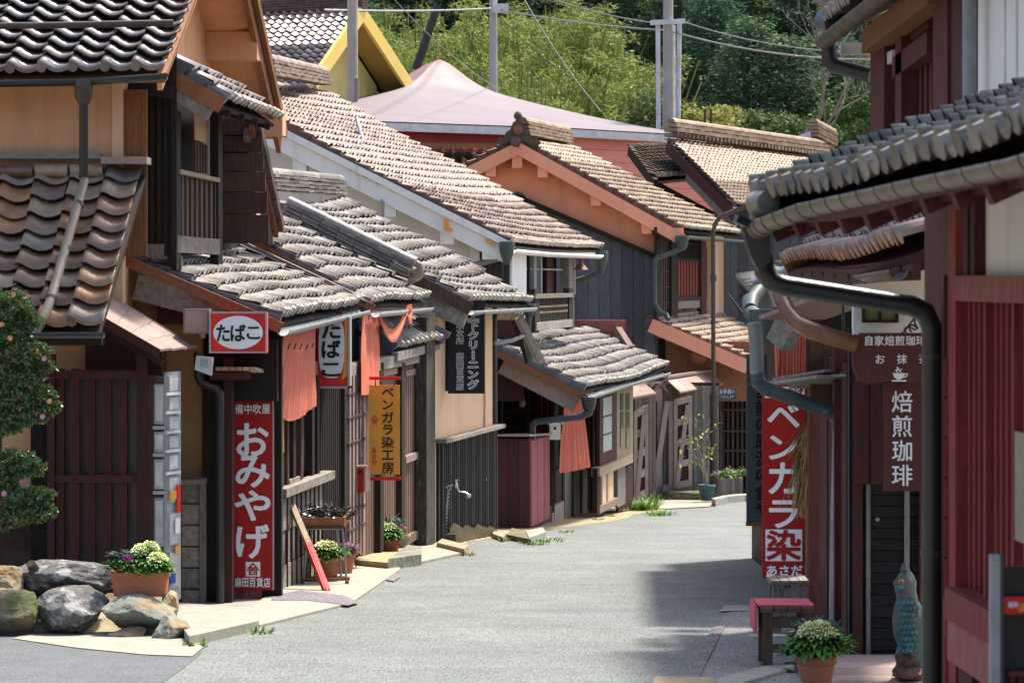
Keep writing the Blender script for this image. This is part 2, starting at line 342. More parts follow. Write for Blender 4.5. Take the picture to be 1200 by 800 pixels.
def fb(px0, px1, pyt, pyb, Y, th=.05, mb=None, Y1=None):    # upright board facing the viewer
    mb = mb or MB(); a = P(px0, pyb, Y); b = P(px1, pyb, Y); zt = (328-pyt)*Y/F
    return mb.obox(a, b-a, (0, th, 0), (0, 0, zt-a.z))

class Fr:                                # a facade: u runs along it away from the viewer, v into the house
    def __init__(s, X, Y, dx, side=-1):
        s.O = V((X, Y, 0)); s.d = V((dx, 1, 0)).normalized(); s.n = V((s.d.y*side, -s.d.x*side, 0))
    def W(s, u, v, z): return s.O + s.d*u + s.n*v + V((0,0,z))
    def u(s, px, v=0):
        k = (px-600)/F; return (k*(s.O.y+v*s.n.y)-s.O.x-v*s.n.x)/(s.d.x-k*s.d.y)
    def z(s, px, py, v=0):
        return (328-py)*s.W(s.u(px, v), v, 0).y/F
    def pt(s, px, py, v=0): return s.W(s.u(px, v), v, s.z(px, py, v))
    def box(s, mb, u0, u1, v0, v1, z0, z1): return mb.obox(s.W(u0, v0, z0), s.d*(u1-u0), s.n*(v1-v0), (0,0,z1-z0))
    def pb(s, mb, px0, px1, pyt, pyb, v=0, th=.05, ref=None):   # box whose front (plane v) spans those pixels
        r = px0 if ref is None else ref
        return s.box(mb, s.u(px0, v), s.u(px1, v), v, v+th, s.z(r, pyb, v), s.z(r, pyt, v))

# ---------------------------------------------------------------- lettering
_chars = {}
_cu = bpy.data.curves.new('lettering_curve', 'FONT'); _co = bpy.data.objects.new('lettering_curve', _cu); COL.objects.link(_co)
def char(ch, bold):
    if (ch, bold) not in _chars:
        _cu.body = ch; _cu.offset = bold; _cu.extrude = 0; _cu.size = 1; _cu.resolution_u = 3
        dg = bpy.context.evaluated_depsgraph_get(); e = _co.evaluated_get(dg); m = e.to_mesh()
        _chars[(ch, bold)] = ([tuple(v.co) for v in m.vertices], [tuple(p.vertices) for p in m.polygons]); e.to_mesh_clear()
    return _chars[(ch, bold)]
def put(mb, ch, c, r, u, w, h, bold=.02, em=True, rot=0, slant=0):    # r, u unit vectors; w, h size in metres
    vs, fs = char(ch, 0)
    if not vs: return
    xs = [v[0] for v in vs]; ys = [v[1] for v in vs]
    cx, cy = (min(xs)+max(xs))/2, (min(ys)+max(ys))/2
    if em: sx, sy = w/.98, h/.98; 
    else: sx, sy = w/(max(xs)-min(xs)), h/(max(ys)-min(ys))
    out = []
    for x, y, _ in vs:
        a, b = (x-cx)*sx, (y-cy)*sy
        if rot: a, b = b, -a
        out.append(V(c)+V(r)*(a+slant*b)+V(u)*b)
    nrm = V(r).cross(V(u)).normalized()
    k_ = 0
    for ax, ay in ([(0,0)] if bold <= 0 else [(0,0)]+[(math.cos(i*math.pi/4), math.sin(i*math.pi/4)) for i in range(8)]):
        d = V(r)*ax*bold*w+V(u)*ay*bold*h+nrm*k_*.0003; mb.add([p+d for p in out], fs); k_ += 1
R3, U3 = V((1,0,0)), V((0,0,1))
def vtext(mb, s, px, py0, py1, Y, wpx, hpx=None, bold=.02, em=True, slant=0):
    n = len(s); st = (py1-py0)/n; hpx = hpx or st*.95
    for i, ch in enumerate(s):
        if ch == ' ': continue
        if ch == 'ー':
            a = P(px, py0+st*(i+.9), Y); hw = R3*(.045+bold)*wpx*Y/F; hh = U3*st*.72*Y/F; bb = U3*bold*wpx*Y/F; mb.quad(a-hw-bb, a+hw-bb, a+hw+hh+bb, a-hw+hh+bb); continue
        put(mb, ch, P(px, py0+st*(i+.5), Y), R3, U3, wpx*Y/F, hpx*Y/F, bold, em, 0, slant)
def htext(mb, s, px0, px1, py, Y, hpx, bold=.02, em=True):
    n = len(s); st = (px1-px0)/n
    for i, ch in enumerate(s):
        if ch != ' ': put(mb, ch, P(px0+st*(i+.5), py, Y), R3, U3, st*.95*Y/F, hpx*Y/F, bold, em)
# ---------------------------------------------------------------- tiled roofs
_pk = [(0,.048),(.10,.050),(.20,.034),(.33,.004),(.50,-.018),(.70,-.018),(.86,-.004),(1.0,.014)]
def prof0(t):
    for (a, x), (b, y) in zip(_pk, _pk[1:]):
        if t <= b: return x+(y-x)*(t-a)/(b-a)
    return .014
_tm = {}
def tile_geo(w, l, eave, seg=8, cap=True, mir=False):
    prof = (lambda t: .72*prof0(t)) if mir else prof0
    vs = []; fs = []; th = .016 if not eave else .032
    xs = [a for a, _ in _pk]; xs.insert(1, .05); seg = 8
    for x in xs: vs.append((x*w, 0, prof(x)+.062))
    for x in xs: vs.append((x*w, l, prof(x)+.002))
    for x in xs: vs.append((x*w, .002, prof(x)+.062-th))
    n = seg+1
    for i in range(seg): fs.append((i, i+1, n+i+1, n+i)); fs.append((2*n+i, 2*n+i+1, i+1, i))
    vs += [(w, l*.9, prof(1)-.02), (0, l, prof(0)-.034), (0, 0, prof(0)+.062-.040)]
    fs.append((seg, 2*n+seg, 3*n, n+seg)); fs.append((3*n+2, 0, n, 3*n+1)); fs.append((3*n+2, 2*n, 0))
    if eave and cap:
        k = len(vs); cx, cz, r = .10*w, .052, .044
        for j in range(8): a = math.pi*2*j/8; vs.append((cx+r*math.cos(a), -.006, cz+r*math.sin(a)))
        for j in range(8): a = math.pi*2*j/8; vs.append((cx+r*math.cos(a), .03, cz+r*math.sin(a)))
        fs.append(tuple(range(k, k+8))); 
        for j in range(8): fs.append((k+j, k+8+j, k+8+(j+1) % 8, k+(j+1) % 8))
    if mir: vs = [(w-x, y, z) for x, y, z in vs]; fs = [f[::-1] for f in fs]
    return vs, fs
def tile_mesh(w, l, eave, m, capm=None, mir=False):
    key = (round(w, 3), round(l, 3), eave, m, mir)
    if key not in _tm:
        vs, fs = tile_geo(w, l, eave, mir=mir); b = MB(); b.add(vs, fs, False)
        for i, f in enumerate(fs):
            if i < 16 and i % 2 == 0: b.sm[i] = True
        me = b.mesh('eave_tile' if eave else 'roof_tile', m)
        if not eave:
            me.materials.append(MATS['tile_edge_shade'])
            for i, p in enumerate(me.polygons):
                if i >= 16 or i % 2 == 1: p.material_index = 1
        if eave and capm:
            me.materials.append(MATS[capm])
            for i, p in enumerate(me.polygons):
                if i >= 19 or (i < 16 and i % 2 == 1): p.material_index = 1
        _tm[key] = me
    return _tm[key]
def roof(root, EN, EF, TN, TF, tm, capm='tile_cap', pitch=.27, course=.235, parts=True, sag=None, jit=.006, verge=(None, None), board='wood_dark', limit=300, skip=None, boardth=.04, gap=.05, mir=False):
    """EN->EF eave, TN->TF top; x = eave direction, y up the slope, z must come out upwards"""
    EN, EF, TN, TF = map(V, (EN, EF, TN, TF))
    nc = max(1, round((EF-EN).length/pitch)); nr = max(1, round(((TN-EN).length+(TF-EF).length)/2/course))
    def S(s, t):
        p = EN.lerp(EF, s).lerp(TN.lerp(TF, s), t)
        if sag: p = p+V((0,0,sag(s, t)))
        return p
    items = []
    for r in range(nr):
        for c in range(nc):
            if skip and skip((c+.5)/nc, (r+.5)/nr): continue
            p = S(c/nc, r/nr); q = S((c+1)/nc, r/nr); t = S(c/nc, min((r+1)/nr, 1.0))
            x = (q-p); w_ = x.length; x.normalize(); y = (t-p); l_ = y.length; y.normalize(); z = x.cross(y).normalized(); y = z.cross(x)
            j = rnd.gauss(0, jit)
            M = Matrix(((x.x,y.x,z.x,p.x),(x.y,y.y,z.y,p.y),(x.z,y.z,z.z,p.z),(0,0,0,1)))
            M = M @ Matrix.Translation((rnd.gauss(0, .003), rnd.gauss(0, .006), abs(j))) @ Matrix.Rotation(rnd.gauss(0, .012), 4, 'Z') @ Matrix.Rotation(rnd.gauss(0, .010), 4, 'X')
            items.append((r, M, w_, l_))
    W0 = sum(i[2] for i in items)/len(items); L0 = sum(i[3] for i in items)/len(items)*1.22
    off = wloc(root); T = Matrix.Translation(-off)
    if parts:
        me = tile_mesh(W0*1.03, L0, False, tm, None, mir); mee = tile_mesh(W0*1.03, L0, True, tm, capm, mir)
        rest = items[limit:]; items = items[:limit]
        for r, M, _, _ in items:
            o = bpy.data.objects.new('eave_tile' if r == 0 else 'roof_tile', mee if r == 0 else me); COL.objects.link(o); o.parent = root; o.matrix_local = T @ M
    else: rest = items
    if rest:
        for ev in (False, True):
            vs, fs = tile_geo(W0*1.03, L0, ev, 8, True, mir)
            A = np.array([(*v, 1) for v in vs]).T; b = MB()
            for r, M, _, _ in rest:
                if (r == 0) != ev: continue
                Q = (np.array(M) @ A)[:3].T; b.add([tuple(q) for q in Q], fs)
            if b.v:
                o_ = b.build('eave_tiles' if ev else 'roof_tiles', tm if not ev else (capm or tm), root, kind='stuff')
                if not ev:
                    o_.data.materials.append(MATS['tile_edge_shade']); nf = len(fs)
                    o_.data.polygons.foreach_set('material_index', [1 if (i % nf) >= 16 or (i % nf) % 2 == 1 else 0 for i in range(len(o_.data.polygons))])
    nrm = (EF-EN).cross(TN-EN).normalized()
    mb = MB()
    if board:
        n = 8
        for i in range(n):
            for jj in range(3):
                a, b_, c_, d_ = S(i/n, jj/3), S((i+1)/n, jj/3), S((i+1)/n, (jj+1)/3), S(i/n, (jj+1)/3)
                h = nrm*gap; k = nrm*boardth
                mb.add([a-h, b_-h, c_-h, d_-h, a-h-k, b_-h-k, c_-h-k, d_-h-k], [(0,1,2,3),(7,6,5,4),(0,4,5,1),(1,5,6,2),(2,6,7,3),(3,7,4,0)])
        mb.build('roof_board', board, root)
    for k, vm in enumerate(verge):
        if not vm: continue
        s = k; side = -1 if k == 0 else 1; ax = (EF-EN).normalized()*side
        for r in range(nr):
            p, t = S(s, r/nr), S(s, min((r+1)/nr, 1)); y = (t-p).normalized(); z = nrm; v_ = MB()
            l_ = (t-p).length*1.18; j = rnd.gauss(0, .004)
            lo = p+z*(.055+j); hi = p+y*l_+z*(.02+j)
            a0 = ax*-.07; a1 = ax*.035
            v_.add([lo+a0, lo+a1, hi+a1, hi+a0, lo+a0-z*.03, lo+a1-z*.15, hi+a1-z*.13, hi+a0-z*.03], [(0,1,2,3),(7,6,5,4),(0,4,5,1),(1,5,6,2),(2,6,7,3),(3,7,4,0)])
            if ax.cross(y).dot(z) < 0: v_.f = [f[::-1] for f in v_.f]
            v_.build('verge_tile', vm, root)
    return S
def ridge(root, a, b, mt='tile_ridge', h=.22, w=.24, layers=4, seg=.27, cap=True, oni=None, name='ridge', up=V((0,0,1))):
    a, b = V(a), V(b); d = (b-a); L = d.length; t = d.normalized(); r = t.cross(up).normalized(); u = r.cross(t)
    n = max(1, round(L/seg))
    lm = MB()
    for k in range(layers):
        ww = w*(1-.06*k); z0 = h*k/layers
        for i in range(n):
            j = rnd.gauss(0, .004)
            lm.obox(a+t*(L*i/n+.004)-r*(ww/2+.012*(k % 2))+u*(z0+j), t*(L/n-.008), r*(ww+.024*(k % 2)), u*(h/layers*.8))
    lm.build(name+'_courses', mt, root)
    if cap:
        for i in range(n):
            vs = []; m = MB(); R = w*.36
            for e in (0, 1):
                for j in range(7):
                    an = math.pi*j/6; q = R*(1.0 if e else .93)
                    vs.append(a+t*(L*(i+e*1.04)/n)+r*math.cos(an)*q+u*(h+math.sin(an)*q*.9))
            m.add(vs, [(j, j+1, 8+j, 7+j) for j in range(6)], True); m.add(vs, [tuple(range(7)), tuple(range(13, 6, -1))])
            m.build('ridge_cap', mt, root)

def roofm(*a, **k): return roof(*a, mir=True, **k)
# ---------------------------------------------------------------- ground, lane, kerbs
def sheet(name, mt, pix, dz, kind='structure', n=1, th=0, pts=None):
    """a ground patch outlined by ground points seen at those pixels"""
    pts = pts or [G(*p) for p in pix]; mb = MB()
    top = [V((p.x, p.y, gz(p.y)+dz)) for p in pts]
    if th: mb.prism([p-V((0,0,th)) for p in top], (0,0,th))
    else: mb.add(top, [tuple(range(len(top)))] if sum((top[i].x*top[(i+1) % len(top)].y-top[(i+1) % len(top)].x*top[i].y) for i in range(len(top))) > 0 else [tuple(range(len(top)-1, -1, -1))])
    return mb.build(name, mt, kind=kind)
g = MB()
ys = [-6, 0, 6, 12, 18, 24, 30, 36, 42, 48, 54, 56, 58, 60, 62, 64, 70, 85, 200, 900]
for y0, y1 in zip(ys, ys[1:]): g.quad((-400, y0, gz(y0)-.03), (400, y0, gz(y0)-.03), (400, y1, gz(y1)-.03), (-400, y1, gz(y1)-.03))
g.build('ground', 'soil', kind='structure')
# the lane: edges as (Y, x left, x right)
E_ = [(4,-3.5,2.2),(16,-2.9,2.3),(20,-2.4,2.3),(24,-1.95,2.5),(28,-1.75,2.9),(32,-1.45,3.4),(36,-1.0,4.0),(40,-.3,4.8),(44,.45,5.6),(48,1.25,6.6),(52,2.0,7.6),(54,2.9,8.3),(56,3.6,9.2),(58,4.3,10.2),(60,4.6,11.5),(64,5.8,14),(72,8,18)]
rd = MB()
def edge(Y):
    for a, b in zip(E_, E_[1:]):
        if a[0] <= Y <= b[0]: t = (Y-a[0])/(b[0]-a[0]); return a[1]+(b[1]-a[1])*t, a[2]+(b[2]-a[2])*t
yy = [4+i for i in range(0, 69)]
for a, b in zip(yy, yy[1:]):
    l0, r0 = edge(a); l1, r1 = edge(b); k = .05*math.sin(a*1.7); k1 = .05*math.sin(b*1.7)
    rd.quad((l0+k, a, gz(a)), (r0, a, gz(a)), (r1, b, gz(b)), (l1+k1, b, gz(b)))
rd.build('lane', 'asphalt_light', kind='structure')
# near left: smoother dark asphalt of the side road, then the pale apron under the rocks
sheet('side_road', 'asphalt_dark', [(-260,735),(0,735),(60,738),(130,745),(205,752),(238,764),(215,783),(190,800),(150,830),(-400,830)], .004)
sheet('concrete_apron', 'concrete_pale', [(15,749),(60,735),(210,742),(240,758),(225,770),(170,768),(90,760)], .010)
sheet('left_pavement', 'concrete', None, .004, pts=[V((-4.6,21,0)),V((-2.5,21.3,0)),V((-2.1,23.6,0)),V((-1.95,25,0)),V((-1.75,28,0)),V((-1.5,31,0)),V((-3.2,31,0)),V((-3.6,24.5,0))])
sheet('left_verge', 'sand', None, .003, pts=[V((-1.35,31,0)),V((-.75,35,0)),V((-.55,37,0)),V((.25,40,0)),V((.75,42,0)),V((1.55,44.5,0)),V((1.9,46.3,0)),V((2.05,48,0)),V((2.9,51,0)),V((2.9,54,0)),V((1.5,54,0)),V((-1,41,0)),V((-3.2,31,0))])
sheet('lane_end_pavement', 'concrete_pale', None, .016, pts=[V((2.0,51.0,0)),V((2.75,50.6,0)),V((3.6,52,0)),V((4.1,55,0)),V((4.5,58.5,0)),V((5.5,61,0)),V((2.4,60,0)),V((1.6,54,0))])
k = MB()
kp = [(3.75,52.4),(3.95,53.4),(4.15,54.6),(4.55,55.6),(5.2,56.3),(6.0,56.6),(7,56.8)]
for a, b in zip(kp, kp[1:]):
    a3, b3 = V((*a, gz(a[1]))), V((*b, gz(b[1]))); k.obox(a3, b3-a3, V((-.05,.35,0)), (0,0,.13))
k.build('kerb', 'concrete', kind='structure')
# raised slab in front of the shop corner and its little step, both cast concrete
m = MB(); m.prism([V((p.x, p.y, gz(p.y)-.1)) for p in [G(222,757),G(303,738),G(304,722),G(212,716),G(196,722)]], (0,0,.17)); m.build('raised_slab', 'concrete_pale', kind='structure')
m = MB(); m.prism([V((p.x, p.y, gz(p.y)-.05)) for p in [G(304,735),G(412,708),G(470,668),G(440,652),G(352,671),G(296,712)]], (0,0,.07)); m.build('shop_pavement', 'concrete_pale', kind='structure')
sheet('asphalt_patch', 'asphalt_violet', [(318,700),(352,694),(402,700),(421,708),(408,712),(360,706),(318,706)], .023)
sheet('asphalt_patch.001', 'asphalt_violet', [(408,672),(428,664),(470,676),(462,682)], .012)
m = MB(); m.prism([V((p.x, p.y, gz(p.y)-.02)) for p in [G(455,668),G(494,662),G(494,652),G(478,650)]], (0,0,.14)); m.build('step_stone', 'stone_green', kind='structure')
m = MB(); m.prism([V((p.x, p.y, gz(p.y)-.02)) for p in [G(415,664),G(455,668),G(480,650),G(440,646)]], (0,0,.10)); m.build('doorstep', 'sand', kind='structure')
m = MB(); m.prism([V((p.x, p.y, gz(p.y)-.02)) for p in [G(480,664),G(542,650),G(512,636),G(488,640)]], (0,0,.05)); m.build('doorstep.001', 'concrete_pale', kind='structure')
m = MB(); m.prism([V((p.x, p.y, gz(p.y)-.02)) for p in [G(512,643),G(544,651),G(549,646),G(518,638)]], (0,0,.10)); m.build('edge_stone', 'stone_tan', kind='structure')
m = MB(); m.prism([V((p.x, p.y, gz(p.y)-.02)) for p in [G(577,630),G(590,635),G(594,629),G(580,624)]], (0,0,.08)); m.build('edge_stone.001', 'stone_tan', kind='structure')
m = MB(); m.prism([V((p.x, p.y, gz(p.y)-.02)) for p in [G(594,632),G(622,638),G(626,630),G(600,624)]], (0,0,.09)); m.build('edge_stone.002', 'stone_moss', kind='structure')
m = MB(); m.prism([V((p.x, p.y, gz(p.y)-.02)) for p in [G(620,637),G(640,630),G(636,624),G(616,628)]], (0,0,.10)); m.build('edge_stone.003', 'concrete', kind='structure')
# right hand side: strip of darker asphalt, drain channel, concrete slabs
sheet('right_verge', 'asphalt_mid', [(800,806),(815,782),(838,738),(852,718),(900,700),(1010,690),(1100,760),(1100,860),(780,850)], .006)
dr = [G(801,800),G(816,800),G(848,738),G(862,722),G(850,720),G(833,740)]
for i in range(9):
    a = G(801,800).lerp(G(836,736), i/9); b = G(801,800).lerp(G(836,736), (i+.94)/9); c = G(817,800).lerp(G(850,734), (i+.94)/9); d = G(817,800).lerp(G(850,734), i/9)
    m = MB(); m.prism([V((q.x, q.y, gz(q.y)-.05)) for q in (a, d, c, b)], (0,0,.066)); m.build('drain_cover', 'asphalt_violet', kind='structure')
sheet('kerb_slab', 'concrete', [(842,718),(850,710),(905,710),(905,716),(850,717)], .012)
m = MB(); m.prism([V((p.x, p.y, gz(p.y)-.05)) for p in [G(762,812),G(768,797),G(835,797),G(842,812)]], (0,0,.075)); m.build('kerb_stone', 'sand', kind='structure')
m = MB(); m.prism([V((p.x, p.y, gz(p.y)-.05)) for p in [G(842,812),G(838,800),G(895,784),G(925,781),G(932,786)]], (0,0,.075)); m.build('kerb_stone.001', 'concrete', kind='structure')
# ================================================================ LEFT ROW
def rafters(root, S, n, t1, w=.06, h=.09, mt='wood_dark', drop=.10):
    for i in range(n):
        s = (i+.5)/n; a, b = S(s, -.02)-V((0,0,drop)), S(s, t1)-V((0,0,drop)); MB().bar(a, b, w, h).build('rafter', mt, root)
def mul(*a): return a
# ---------------- corner house nearest on the left (plaster, two roofs facing the viewer)
A = thing('corner_house', 'nearest two-storey house on the left, tan plaster and brown glazed tile roofs', 'house', (-3.6, 24.0, gz(24)))
YA = 24.0; XA = P(141, 0, YA).x
FA = Fr(XA, YA, .05)                      # street facade of the corner house
m = MB(); m.obox((-9, YA, -2.9), (XA+9, 0, 0), (0, .25, 0), (0, 0, 2.9+1.75)); m.build('front_wall', 'plaster_tan', A)
# pentagonal street wall with its gable
zE, zR = 1.62, 3.45
m = MB(); m.prism([FA.W(0.02,0,-1.0), FA.W(6.0,0,-1.0), FA.W(6.0,0,zE+.1), FA.W(3.05,0,zR), FA.W(0.02,0,zE+.1)], FA.n*.2); m.build('gable_wall', 'plaster_orange', A)
m = MB(); FA.box(m, -.05, .08, -.03, .06, -.2, 1.9); m.build('corner_strip', 'plaster_cream', A)
vx = P(193, 0, 23.3).x
EN, EF = V((-7.5, 23.3, 1.70)), V((vx, 23.3, 1.70)); TN, TF = V((-7.3, 27.0, 3.55)), V((P(268,0,27).x, 27.0, 3.55))
SA = roof(A, EN, EF, TN, TF, 'tile_black', 'tile_black', pitch=.262, course=.235, verge=(None, None), board='wood_honey', sag=lambda s, t: -.02*math.sin(s*3))
bx = P(325, 0, 30.3).x
SB = roof(A, V((bx, 30.35, 1.58)), V((-7, 30.35, 1.58)), TF, TN, 'tile_black', 'tile_black', verge=('tile_verge_brown', None), board='plaster_orange', parts=False)
# soffit of the verge overhang: plastered underside, barge boards, purlin boxes
m = MB(); dn = V((0,0,-.12))
m.add([FA.W(3.05,0,zR-.02), FA.W(3.05,-.5,zR-.02), V((bx,30.35,1.50)), FA.W(6.2,0,1.5)], [(0,1,2,3),(3,2,1,0)]); m.build('soffit', 'plaster_orange', A)
MB().bar(TF+dn+V((.02,0,0)), V((bx+.02,30.35,1.58))+dn, .05, .26).build('barge_board', 'wood_barge', A)
MB().bar(TF+dn+V((.08,-.03,.08)), V((bx+.08,30.32,1.68))+dn, .05, .10).build('barge_strip', 'wood_honey', A)
MB().bar(TF+dn+V((-.05,0,0)), EF+V((-.05,.05,-.08)), .04, .14).build('barge_board', 'plaster_orange', A)
for u, z, l in ((3.05,3.0,.5),(4.7,2.35,.52),(5.9,1.65,.62)):
    m = MB(); FA.box(m, u-.14, u+.14, -l, .02, z-.14, z+.14); m.build('purlin_box', 'plaster_orange', A)
# snow bar lying across the roof, gutter and its two part downpipe
MB().tube([P(-60,31,23.55), P(60,30,23.55), P(203,27,23.55)], .028).build('snow_bar', 'metal_brown', A)
MB().gutter([P(-80,96,23.15), P(100,93,23.15), P(196,86,23.15)], .055).build('gutter', 'metal_dark', A)
m = MB(); m.lathe(P(98,108,23.15), [(.075,.10),(.08,.07),(.07,-.05),(.045,-.10)], 12); m.build('hopper', 'metal_brown', A)
MB().tube([P(98,108,23.2), P(98,150,23.3), P(98,212,23.4)], .037).build('downspout', 'metal_dark', A)
MB().tube([P(99,212,23.3), P(96,222,23.2), P(60,350,22.35), P(52,370,22.2), P(40,392,22.15)], .040).build('downspout', 'metal_tan', A)
for py in (238, 290, 348):
    t = (py-222)/128; m = MB(); m.tube([P(97-37*t,py,23.2-.85*t), P(96-37*t,py+4,23.18-.85*t)], .046); m.build('pipe_bracket', 'metal_brown', A)
# lower pent roof
le0, le1 = P(-140,382,22.2), P(117,385,22.2); lt0, lt1 = P(-120,203,23.9), P(171,200,23.9)
roof(A, le0, le1, lt0, lt1, 'tile_brown', 'tile_brown', pitch=.262, course=.232, verge=(None, None), board='wood_dark', sag=lambda s, t: -.02*math.sin(s*2.5+1))
# raised batten course running down the tiles
m = MB(); m.obox(P(-100,186,23.85), P(118,186,23.85)-P(-100,186,23.85), (0,.12,0), (0,0,.045)); m.build('flashing', 'metal_grey', A)
m = MB(); m.obox(P(118,192,23.7), P(172,192,23.7)-P(118,192,23.7), (0,.3,0), (0,0,.06)); m.build('flashing', 'metal_rose', A)
for i in range(4):
    a = P(-40+41*i, 200, 23.78); MB().tube([a, a+V((.27,0,0))], .055, 10).build('ridge_cap', 'tile_brown', A)
MB().gutter([P(-100,390,22.1), P(122,389,22.1)], .05).build('gutter', 'metal_dark', A)
MB().bar(P(-100,397,22.3), P(120,397,22.3), .05, .10).build('eave_board', 'wood_dark', A)
# side bay with lattice on the street side
fb(142, 172, 105, 300, 23.98, .06).build('stud_panel', 'wood_honey', A)
ub = .35
m = MB(); m.obox(P(172, 300, 24.35), V((P(207,0,24.35).x-P(172,0,24.35).x,0,0)), (0,.05,0), (0,0,2.05)); m.build('bay_side', 'wood_dark', A)
for px in (176, 184, 192, 200): fb(px, px+4, 112, 298, 24.32, .04).build('bay_batten', 'wood_dark', A)
fb(172, 192, 286, 303, 24.30, .05).build('sill_board', 'wood_grey', A)
FB_ = Fr(P(207,0,24.35).x, 24.35, .055)
m = MB(); FB_.pb(m, 207, 261, 120, 303, .25, .05); m.build('bay_back', 'wood_dark', A)
for px in (207, 256): m = MB(); FB_.pb(m, px, px+5, 130, 316, 0, .08); m.build('bay_post', 'wood_dark', A)
m = MB(); FB_.pb(m, 208, 212, 130, 205, .04, .05); m.build('window_post', 'wood_grey', A)
m = MB(); FB_.pb(m, 212, 258, 203, 208, -.02, .10, 232); m.build('bay_sill', 'wood_pale', A)
m = MB(); FB_.pb(m, 208, 258, 278, 297, 0, .06, 232); m.build('bay_sill', 'wood_grey_flat', A)
for i in range(8):
    px = 213+i*5.6; m = MB(); FB_.pb(m, px, px+2.8, 208, 279, .02, .03, 232); m.build('lattice_bar', 'wood_brown', A)
for z in (234, 252):
    m = MB(); FB_.pb(m, 213, 257, z-2, z+2, .055, .02, 232); m.build('lattice_rail', 'wood_pale', A)
m = MB(); FB_.pb(m, 229, 244, 132, 166, .10, .01, 236); m.build('window_pane', 'plaster_cream', A)
for i in range(5): m = MB(); FB_.pb(m, 229+i*3.2, 230.6+i*3.2, 168, 202, .08, .02, 236); m.build('lattice_bar', 'wood_brown', A)
# dark boards beyond the bay and the lower back verge
FR = Fr(-3.0, 28.9, .02)
for i in range(9):
    m = MB(); FR.box(m, .02, 1.9, -.02-.004*(i % 2), .06, .25+i*.17, .25+i*.17+.16); m.build('wall_board', 'wood_honey' if i % 3 else 'wood_dark', A)
fb(258, 300, 135, 285, 29.4, .05).build('wall_board', 'wood_honey', A)
for i, (a, b) in enumerate(((140,158),(160,178),(180,200),(202,224),(226,250),(252,285))): fb(262, 305+i*2, a, b, 29.2, .05).build('wall_board', 'wood_brown', A)
MB().bar(P(290,150,29.2), P(318,275,31.0), .07, .26).build('barge_board', 'wood_grey', A)
MB().bar(P(295,146,29.1), P(324,272,30.9), .05, .14).build('barge_board', 'wood_barge', A)
for i in range(10):
    t = i/10; a = P(300,140,29.1).lerp(P(328,266,30.9), t); b = P(300,140,29.1).lerp(P(328,266,30.9), t+.105); MB().bar(a, b, .09, .10+.02*(i % 2)).build('verge_tile', 'tile_verge_brown', A)
# hood roof over the bay
he0, he1 = P(264,119,24.4), P(326,141,27.5); ht0, ht1 = P(202,72,24.4), P(262,96,27.5)
SH = roofm(A, he0, he1, ht0+V((0,0,.02)), ht1, 'tile_black', 'tile_cap', verge=('tile_verge', None), board='wood_dark')
MB().bar(P(196,88,24.38), P(260,124,24.38), .05, .14).build('barge_board', 'wood_barge', A)
MB().bar(P(196,100,24.42), P(248,132,24.42), .10, .16).build('hood_beam', 'wood_grey_flat', A)
MB().bar(P(150,100,24.2), P(205,110,24.25), .10, .10).build('hood_beam', 'wood_dark', A)
for i in range(4):
    a = SH(.1+.25*i, .02)-V((0,0,.1)); MB().bar(a, a+V((-.5,0,.2)), .05, .06).build('rafter', 'wood_dark', A)
# ground floor behind the lattice gate
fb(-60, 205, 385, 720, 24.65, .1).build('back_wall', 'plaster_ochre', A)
fb(-60, 60, 600, 720, 23.9, .05).build('plinth', 'wood_grey', A)
for i in range(4): fb(-60, 58, 600+i*22, 620+i*22, 23.86, .03).build('plinth_board', 'wood_brown', A)
fb(36, 56, 396, 720, 23.7, .1).build('post', 'wood_dark', A)
fb(100, 190, 385, 440, 23.9, .3).build('lintel', 'wood_maroon', A)

# ---------------- lattice gate
gt = thing('lattice_gate', 'dark red wooden lattice gate with olive panels behind the rocks, left', 'gate', P(120,720,23.4))
fb(58, 178, 440, 700, 23.55, .03).build('backing_panel', 'glass_olive', gt)
for px in (66, 84, 102.5, 121.5, 140): fb(px, px+9, 432, 705, 23.42, .06).build('slat', 'wood_maroon', gt)
fb(160, 172, 415, 705, 23.38, .10).build('post', 'wood_maroon', gt)
fb(55, 64, 415, 705, 23.38, .10).build('post', 'wood_maroon', gt)
fb(58, 172, 434, 444, 23.40, .07).build('rail', 'wood_maroon', gt)
fb(58, 172, 556, 565, 23.40, .07).build('rail', 'wood_maroon', gt)
fb(172, 180, 440, 705, 23.45, .06).build('frame', 'wood_brown', gt)
# ---------------- glazed display doors with posters
ds = thing('poster_door', 'aluminium glazed door covered with pinned paper notices beside the lattice gate', 'door', P(188,712,23.6))
fb(179, 195, 440, 700, 23.5, .05).build('frame', 'metal_brown', ds)
for a, b in ((450,497),(506,530),(538,573),(583,640)):
    o = fb(180.5, 192, a, b, 23.47, .02).build('pane', 'glass_frost', ds); fb(182, 191, a+3, b-4, 23.455, .004).build('notice', 'paper', o)
for a in (501, 533, 577): fb(179, 194, a-2, a+2, 23.44, .02).build('rail', 'alu', ds)
fd = Fr(P(195,0,23.45).x, 23.45, .36)
m = MB(); fd.pb(m, 196, 212, 436, 705, 0, .03); m.build('frame', 'alu', ds)
for i, (a, b) in enumerate(((441,460),(464,482),(487,505),(510,527),(532,552),(558,590),(600,640),(646,690))):
    m = MB(); fd.pb(m, 198, 210.5, a, b, -.012, .012); o = m.build('pane', 'glass_frost', ds)
    m = MB(); fd.pb(m, 199, 209, a+2, b-2, -.018, .004); m.build('notice', 'paper', o)
for a in (462, 484, 507, 529, 555): m = MB(); fd.pb(m, 196, 212, a-1.6, a+1.6, -.03, .02); m.build('rail', 'pole_white', ds)
